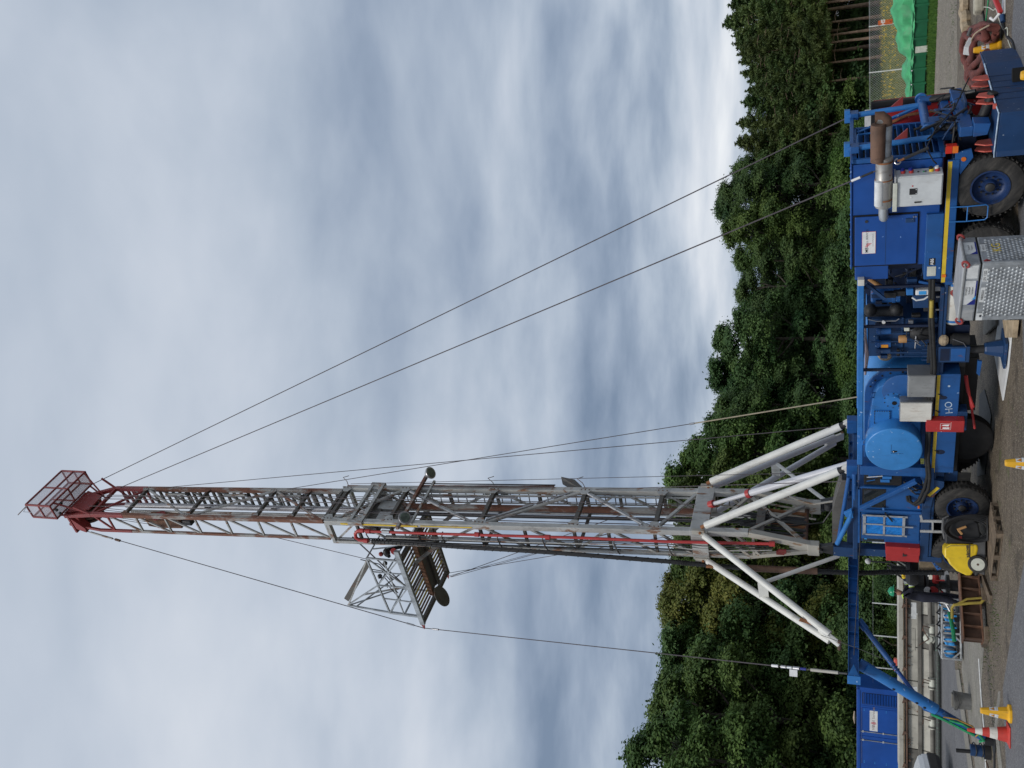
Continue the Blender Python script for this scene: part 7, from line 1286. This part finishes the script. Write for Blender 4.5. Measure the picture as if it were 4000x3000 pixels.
a, b = WT(-.9, .25, 1.95), WT(-.5, -.42, 2.22); o = thing('chain_hoist', 'rusty turnbuckle with hook hanging in front of the radiator louvres', 'turnbuckle', a); d = b - a; pz = WT(*T('B', 1180, 215, -.2)); q2 = WT(*T('B', 830, 370, -.32)); d = q2 - pz; o.location = pz
MB().tube([Vector(), d * .75], .03, 8).build('rod', MT['dark_steel'], o, True); MB().tube([d * .72, d * .85, d * .9 + Vector((0, 0, .03))], .022, 8).build('link', MT['rust_orange'], o, True); MB().tube([d * .95 + Vector((math.cos(k) * .05, 0, math.sin(k) * .05)) for k in [j * .52 for j in range(10)]], .014, 6).build('hook', MT['steel'], o, True)
# ---- coiled brown hose
HZ = G(*ZP('A', 1760, 600)); BH = thing('coiled_hose', 'heap of thick brown fabric hose coiled beside the blue block', 'hose', (HZ.x, HZ.y, 0))
paths = [([(1900, 300), (1935, 360), (1870, 450), (1800, 520), (1745, 610), (1700, 720), (1700, 850), (1700, 930)], .12), ([(1930, 300), (1800, 268), (1680, 290), (1600, 350), (1570, 450), (1550, 570), (1570, 700), (1610, 840), (1680, 930)], .14),
         ([(1600, 370), (1640, 460), (1660, 560), (1620, 680), (1660, 800), (1730, 900)], .34), ([(1770, 300), (1770, 420), (1710, 400), (1690, 500), (1640, 620), (1610, 720), (1640, 840)], .38),
         ([(1790, 560), (1720, 640), (1670, 740), (1700, 800), (1750, 720), (1800, 620)], .40), ([(1850, 420), (1790, 560), (1810, 660), (1790, 780), (1750, 890)], .18), ([(1860, 290), (1780, 330), (1700, 360), (1640, 420), (1600, 520), (1590, 640), (1640, 760), (1690, 880)], .26), ([(1740, 560), (1660, 640), (1600, 760), (1640, 880), (1740, 930), (1800, 820), (1780, 700)], .22)]
for i, (pp, z) in enumerate(paths):
    pts = smooth_path([G(*ZP('A', x, y), z) - Vector((HZ.x, HZ.y, 0)) + Vector((0, 0, .05 * math.sin(j * 1.7 + i))) for j, (x, y) in enumerate(pp)], 6)
    MB().tube(pts, [.074 + .012 * math.sin(j * .9 + i) + .008 * rnd.random() for j in range(len(pts))], 10).build('hose_turn', MT['hose_brown'], BH, True)
cr = GZ('A', 1585, 500, .5); bx_ = thing('white_junction_box', 'light grey plastic box lying tilted on the brown hose heap', 'box', (cr.x, cr.y, 0), R(25)); MB().prism([(-.18, -.1, .40), (.12, -.1, .28), (.18, -.1, .44), (-.12, -.1, .56)], (0, .24, 0)).build('case', MT['panel_white'], bx_, bev=.02); MB().cyl((.2, -.12, .46), (.34, -.2, .40), .04, 10).build('cable_gland', MT['plastic_grey'], bx_, True)
def floor_tube(name, label, cat, pts, r, m_, z=.02):
    P = [GZ(k, x, y, zz_) for k, x, y, zz_ in [(p + (z,))[:4] for p in pts]]; b = Vector((P[0].x, P[0].y, 0)); o = MB().tube([p - b for p in smooth_path(P, 5)], r, 7).build(name, MT[m_], None, True); o.location = b; return tag(o, label, cat)
floor_tube('pale_rope', 'pale rope lying across the brown hose heap', 'rope', [('A', 1830, 275, .42), ('A', 1700, 350, .46), ('A', 1650, 420, .5), ('A', 1640, 480, .42), ('A', 1560, 560, .3), ('A', 1560, 680, .3), ('A', 1570, 760, .2)], .016, 'sand_cloth')
floor_tube('black_cable', 'thick black cable running along the ground to the blue block', 'cable', [('A', 1750, -60), ('A', 1770, 120), ('A', 1790, 260)], .03, 'hose_black'); floor_tube('black_cable', 'black cable pair curving over the asphalt edge at the far right', 'cable', [('A', 1950, 120), ('A', 1990, 260), ('A', 2030, 390), ('A', 2085, 450), ('A', 2110, 540), ('A', 2125, 640)], .028, 'hose_black'); floor_tube('pale_cable', 'pale thin cable zigzagging beside the black cable', 'cable', [('A', 1760, 75), ('A', 1830, 80), ('A', 1880, 110), ('A', 1910, 100), ('A', 1950, 230), ('A', 1990, 320), ('A', 2030, 300), ('A', 2040, 430), ('A', 2090, 560)], .011, 'label_pale'); floor_tube('green_hose', 'thin green hose lying on the gravel', 'hose', [('A', 1830, -40), ('A', 1810, 140), ('A', 1795, 250)], .014, 'strap_green')
floor_tube('canvas_hose', 'beige crumpled canvas hose lying on the gravel by the right edge', 'hose', [('A', 1560, -120), ('A', 1575, 60), ('A', 1560, 120), ('A', 1585, 190), ('A', 1580, 250), ('A', 1600, 330)], .14, 'sand_cloth', .10)
tb_ = GZ('A', 1790, 15); o = thing('concrete_weight', 'small rounded beige concrete weight at the right edge', 'weight', (tb_.x, tb_.y, 0)); MB().box((-.2, 0, 0), (.22, .35, .22)).build('block', MT['concrete_block'], o, bev=.06)
tr_ = GZ('A', 2010, 110); o = thing('red_hand_tool', 'red handled tool on a grey plate by the right edge', 'tool', (tr_.x, tr_.y, 0)); MB().box((-.1, -.1, 0), (.35, .25, .03)).build('plate', MT['aluminium'], o, bev=.01); MB().bar((-.05, 0, .08), (.45, .12, .22), .10, .09).build('handle', MT['red'], o, bev=.02); MB().tube([(-.05, .0, .1), (-.15, .1, .2), (-.05, .2, .25)], .03, 8).build('pipe_bend', MT['white'], o, True); MB().cyl((-.1, -.02, .06), (-.25, -.05, .05), .05, 10).build('chuck', MT['blue_dark'], o, True)
# ---- fuel tank
fr_, fl_, fn_ = GZ('B', 1640, 1180, 1.05), GZ('C', 1620, 700, 1.05), GZ('B', 1700, 1470, 1.05); fn_.z = 0; u = (fl_ - fn_); u.z = 0; v = fr_ - fn_; v.z = 0
FL_, FD_ = u.length, v.length; ang = math.atan2(-u.y, -u.x); FT = thing('fuel_tank', 'galvanised mobile fuel tank with dimpled sides and hazard labels in front of the truck', 'fuel tank', (fn_.x, fn_.y, 0), ang)
# local: near corner at 0; left side runs along -X (length FL_), right side along +Y-ish
vv = Matrix.Rotation(-ang, 3, 'Z') @ v; ux = Vector((-FL_, 0, 0)); cn = [Vector((0, 0, 0)), ux, ux + vv, vv]
MB().prism([c + Vector((0, 0, .13)) for c in cn], (0, 0, .83)).build('tank_body', MT['galv'], FT, bev=.02)
nrmL = Vector((0, -1, 0)); nrmR = Vector((vv.y, -vv.x, 0)).normalized()
def fpt(side, a, z, d=0.): return (ux * a + nrmL * d + Vector((0, 0, z))) if side == 'L' else (vv * a + nrmR * d + Vector((0, 0, z)))
DM = MB()
for side, L_ in (('L', FL_), ('R', FD_)):
    rows = 13; cols = int(L_ / .082) - 2
    for i in range(rows):
        for j in range(cols):
            a = (j + 1.5 + (.5 if i % 2 else 0)) / (cols + 2.5); z = .20 + i * .058
            if z > .84 or a > .95: continue
            c = fpt(side, a, z); nn = nrmL if side == 'L' else nrmR; DM.lathe(c, nn, [(-.004, .032), (.008, .024), (.013, .010), (.013, 0)], 8, False)
DM.build('dimples', MT['galv'], FT, True, kind='stuff')
band = MB().prism([c * 1.0 + Vector((0, 0, .985)) for c in cn], (0, 0, .215)).build('collar_band', MT['galv'], FT, bev=.012)
MB().prism([c + Vector((0, 0, .955)) + (nrmL + nrmR) * -.02 for c in cn], (0, 0, .03)).build('band_gap', MT['black_gap'], FT)
LID = MB().prism([c + Vector((0, 0, 1.21)) for c in cn], (0, 0, .035)).build('lid', MT['aluminium'], FT, bev=.01)
for side in 'LR':
    MB().bar(fpt(side, .02, 1.215, .012), fpt(side, .98, 1.215, .012), .03, .03).build('lid_rail', MT['stainless'], FT, bev=.006)
    MB().bar(fpt(side, .015, .13, .0), fpt(side, .015, .95, .0), .05).build('corner_post', MT['galv'], FT, bev=.01)
for c in cn: MB().tube([c + Vector((.06 * math.cos(k * .7), .06 * math.sin(k * .7) * .5, 1.21 + .05 * math.sin(k * .7))) for k in range(9)], .022, 6, closed=True).build('lifting_eye', MT['mast_red'], FT, True)
def flabel(side, a0, a1, z0, z1, m_='label_white', d=.004):
    return MB().add([fpt(side, a0, z0, d), fpt(side, a1, z0, d), fpt(side, a1, z1, d), fpt(side, a0, z1, d)], [(0, 1, 2, 3)]).build('sticker', MT[m_], FT)
def ftext(side, s, a, z, size, m_, d=.008, rot=0.): r_ = (Vector((1, 0, 0)) if side == 'L' else vv.normalized()); return text('lettering', s, size, MT[m_], FT, fpt(side, a, z, d), r_, (0, 0, 1))
flabel('L', .02, .24, 1.01, 1.185); flabel('L', .28, .70, 1.0, 1.19); flabel('L', .80, .98, 1.01, 1.18, 'aluminium'); MB().add([fpt('L', .70, 1.0, .006), fpt('L', .58, 1.0, .006), fpt('L', .70, 1.13, .006)], [(0, 1, 2)]).build('sticker', MT['ink_blue'], FT); flabel('L', .28, .70, 1.0, 1.02, 'ink_blue', .0058)
MB().add([fpt('L', .60, 1.0, .0065), fpt('L', .54, 1.0, .0065), fpt('L', .61, 1.06, .0065)], [(0, 1, 2)]).build('sticker', MT['ink_sky'], FT)
ftext('L', 'TETNERO', .46, 1.155, .045, 'ink'); ftext('L', 'Kraftstoff', .45, 1.11, .042, 'ink'); ftext('L', 'Container', .45, 1.065, .042, 'ink')
flabel('L', .08, .30, .865, .935); ftext('L', 'UN', .255, .90, .06, 'ink'); ftext('L', '1202', .155, .90, .06, 'ink'); flabel('L', .40, .66, .865, .935); ftext('L', 'M8006563', .53, .90, .056, 'ink'); flabel('L', .86, .99, .85, .95); flabel('L', .89, .93, .87, .905, 'ink', .007)
def diamond(side, a, z, s_, m_, m2): L_ = FL_ if side == 'L' else FD_; MB().add([fpt(side, a - s_ / L_, z, .006), fpt(side, a, z - s_, .006), fpt(side, a + s_ / L_, z, .006), fpt(side, a, z + s_, .006)], [(0, 1, 2, 3)]).build('hazard_diamond', MT[m_], FT); MB().ball(fpt(side, a, z - .005, .007), .018, 6, (1, .2, 1.3)).build('symbol', MT[m2], FT)
diamond('R', .10, .885, .058, 'red', 'ink'); diamond('R', .10, .76, .058, 'label_white', 'ink'); flabel('R', .35, .80, 1.0, 1.19); flabel('R', .35, .80, 1.0, 1.02, 'ink_blue', .0058); MB().add([fpt('R', .35, 1.0, .006), fpt('R', .47, 1.0, .006), fpt('R', .35, 1.12, .006)], [(0, 1, 2)]).build('sticker', MT['ink_blue'], FT); ftext('R', 'Kraftstoff', .60, 1.12, .04, 'ink'); ftext('R', 'Container', .60, 1.075, .04, 'ink'); flabel('R', .44, .70, .865, .94); ftext('R', 'HE 5-10', .57, .902, .045, 'ink')
ftext('R', 'K', .46, .70, .20, 'ink_yellow', .016); ftext('R', 'G', .62, .70, .20, 'ink_yellow', .016)
for k, (a, w) in enumerate(((-FL_ + .1, .2), (-FL_ / 2, .2), (-.3, .2))): MB().box((a, .02, .0), (a + w, FD_ * .9, .13)).build('timber_skid', MT['wood'], FT, bev=.01)
# ---- sheets and boards on the ground
def plate(name, label, cat, pts, z, th, m_): P = [GZ(*p) for p in pts]; c = sum(P, Vector()) / len(P); o = MB().prism([(p.x - c.x, p.y - c.y, 0) for p in P], (0, 0, th)).build(name, MT[m_], None, bev=.004); o.location = (c.x, c.y, z); return tag(o, label, cat)
plate('white_board', 'white board laid on the ground under the jack foot', 'board', [('C', 2062, 640), ('C', 2090, 880), ('C', 2060, 1200), ('C', 2000, 1560), ('C', 1940, 1230), ('C', 1905, 1040), ('C', 1960, 640)], .008, .03, 'white')
plate('drip_mat', 'thin dark drip mat on the ground under the truck', 'mat', [('C', 1795, 1440), ('D', 1868, 340), ('D', 1800, 980), ('D', 1715, 1000), ('C', 1740, 1500)], .008, .015, 'black'); plate('dark_board', 'short dark plank between the fuel tank and the jack', 'plank', [('C', 1960, 640), ('C', 1960, 740), ('C', 1840, 850), ('C', 1815, 840), ('C', 1830, 640)], .045, .05, 'mud_tank_dark'); plate('timber_offcut', 'pale timber offcut beside the fuel tank', 'plank', [('C', 2060, 690), ('C', 2090, 880), ('C', 2170, 880), ('C', 2190, 690)], .046, .09, 'wood_pale')
for k, (a, b, c) in enumerate((((1575, 1290), (1600, 60), (1668, 250)), ((1590, 1290), (1610, 60), (1655, 280)), ((1580, 1300), (1612, 60), (1680, 480)))):
    P = [WT(*T('C', a[0], a[1], .3)), WT(*T('D', b[0], b[1], .25)), WT(*T('D', (b[0] + c[0]) / 2, (b[1] + c[1]) / 2, .2)), WT(*T('D', c[0], c[1], .15))]; b_ = P[0].copy(); o = MB().tube([p - b_ for p in smooth_path(P, 5)], .026, 8).build('red_hose', MT['red'], None, True); o.location = b_; tag(o, 'red hose hanging below the side skirt, %s of three' % ('upper', 'middle', 'lowest')[k], 'hose', 'red hoses below the skirt')
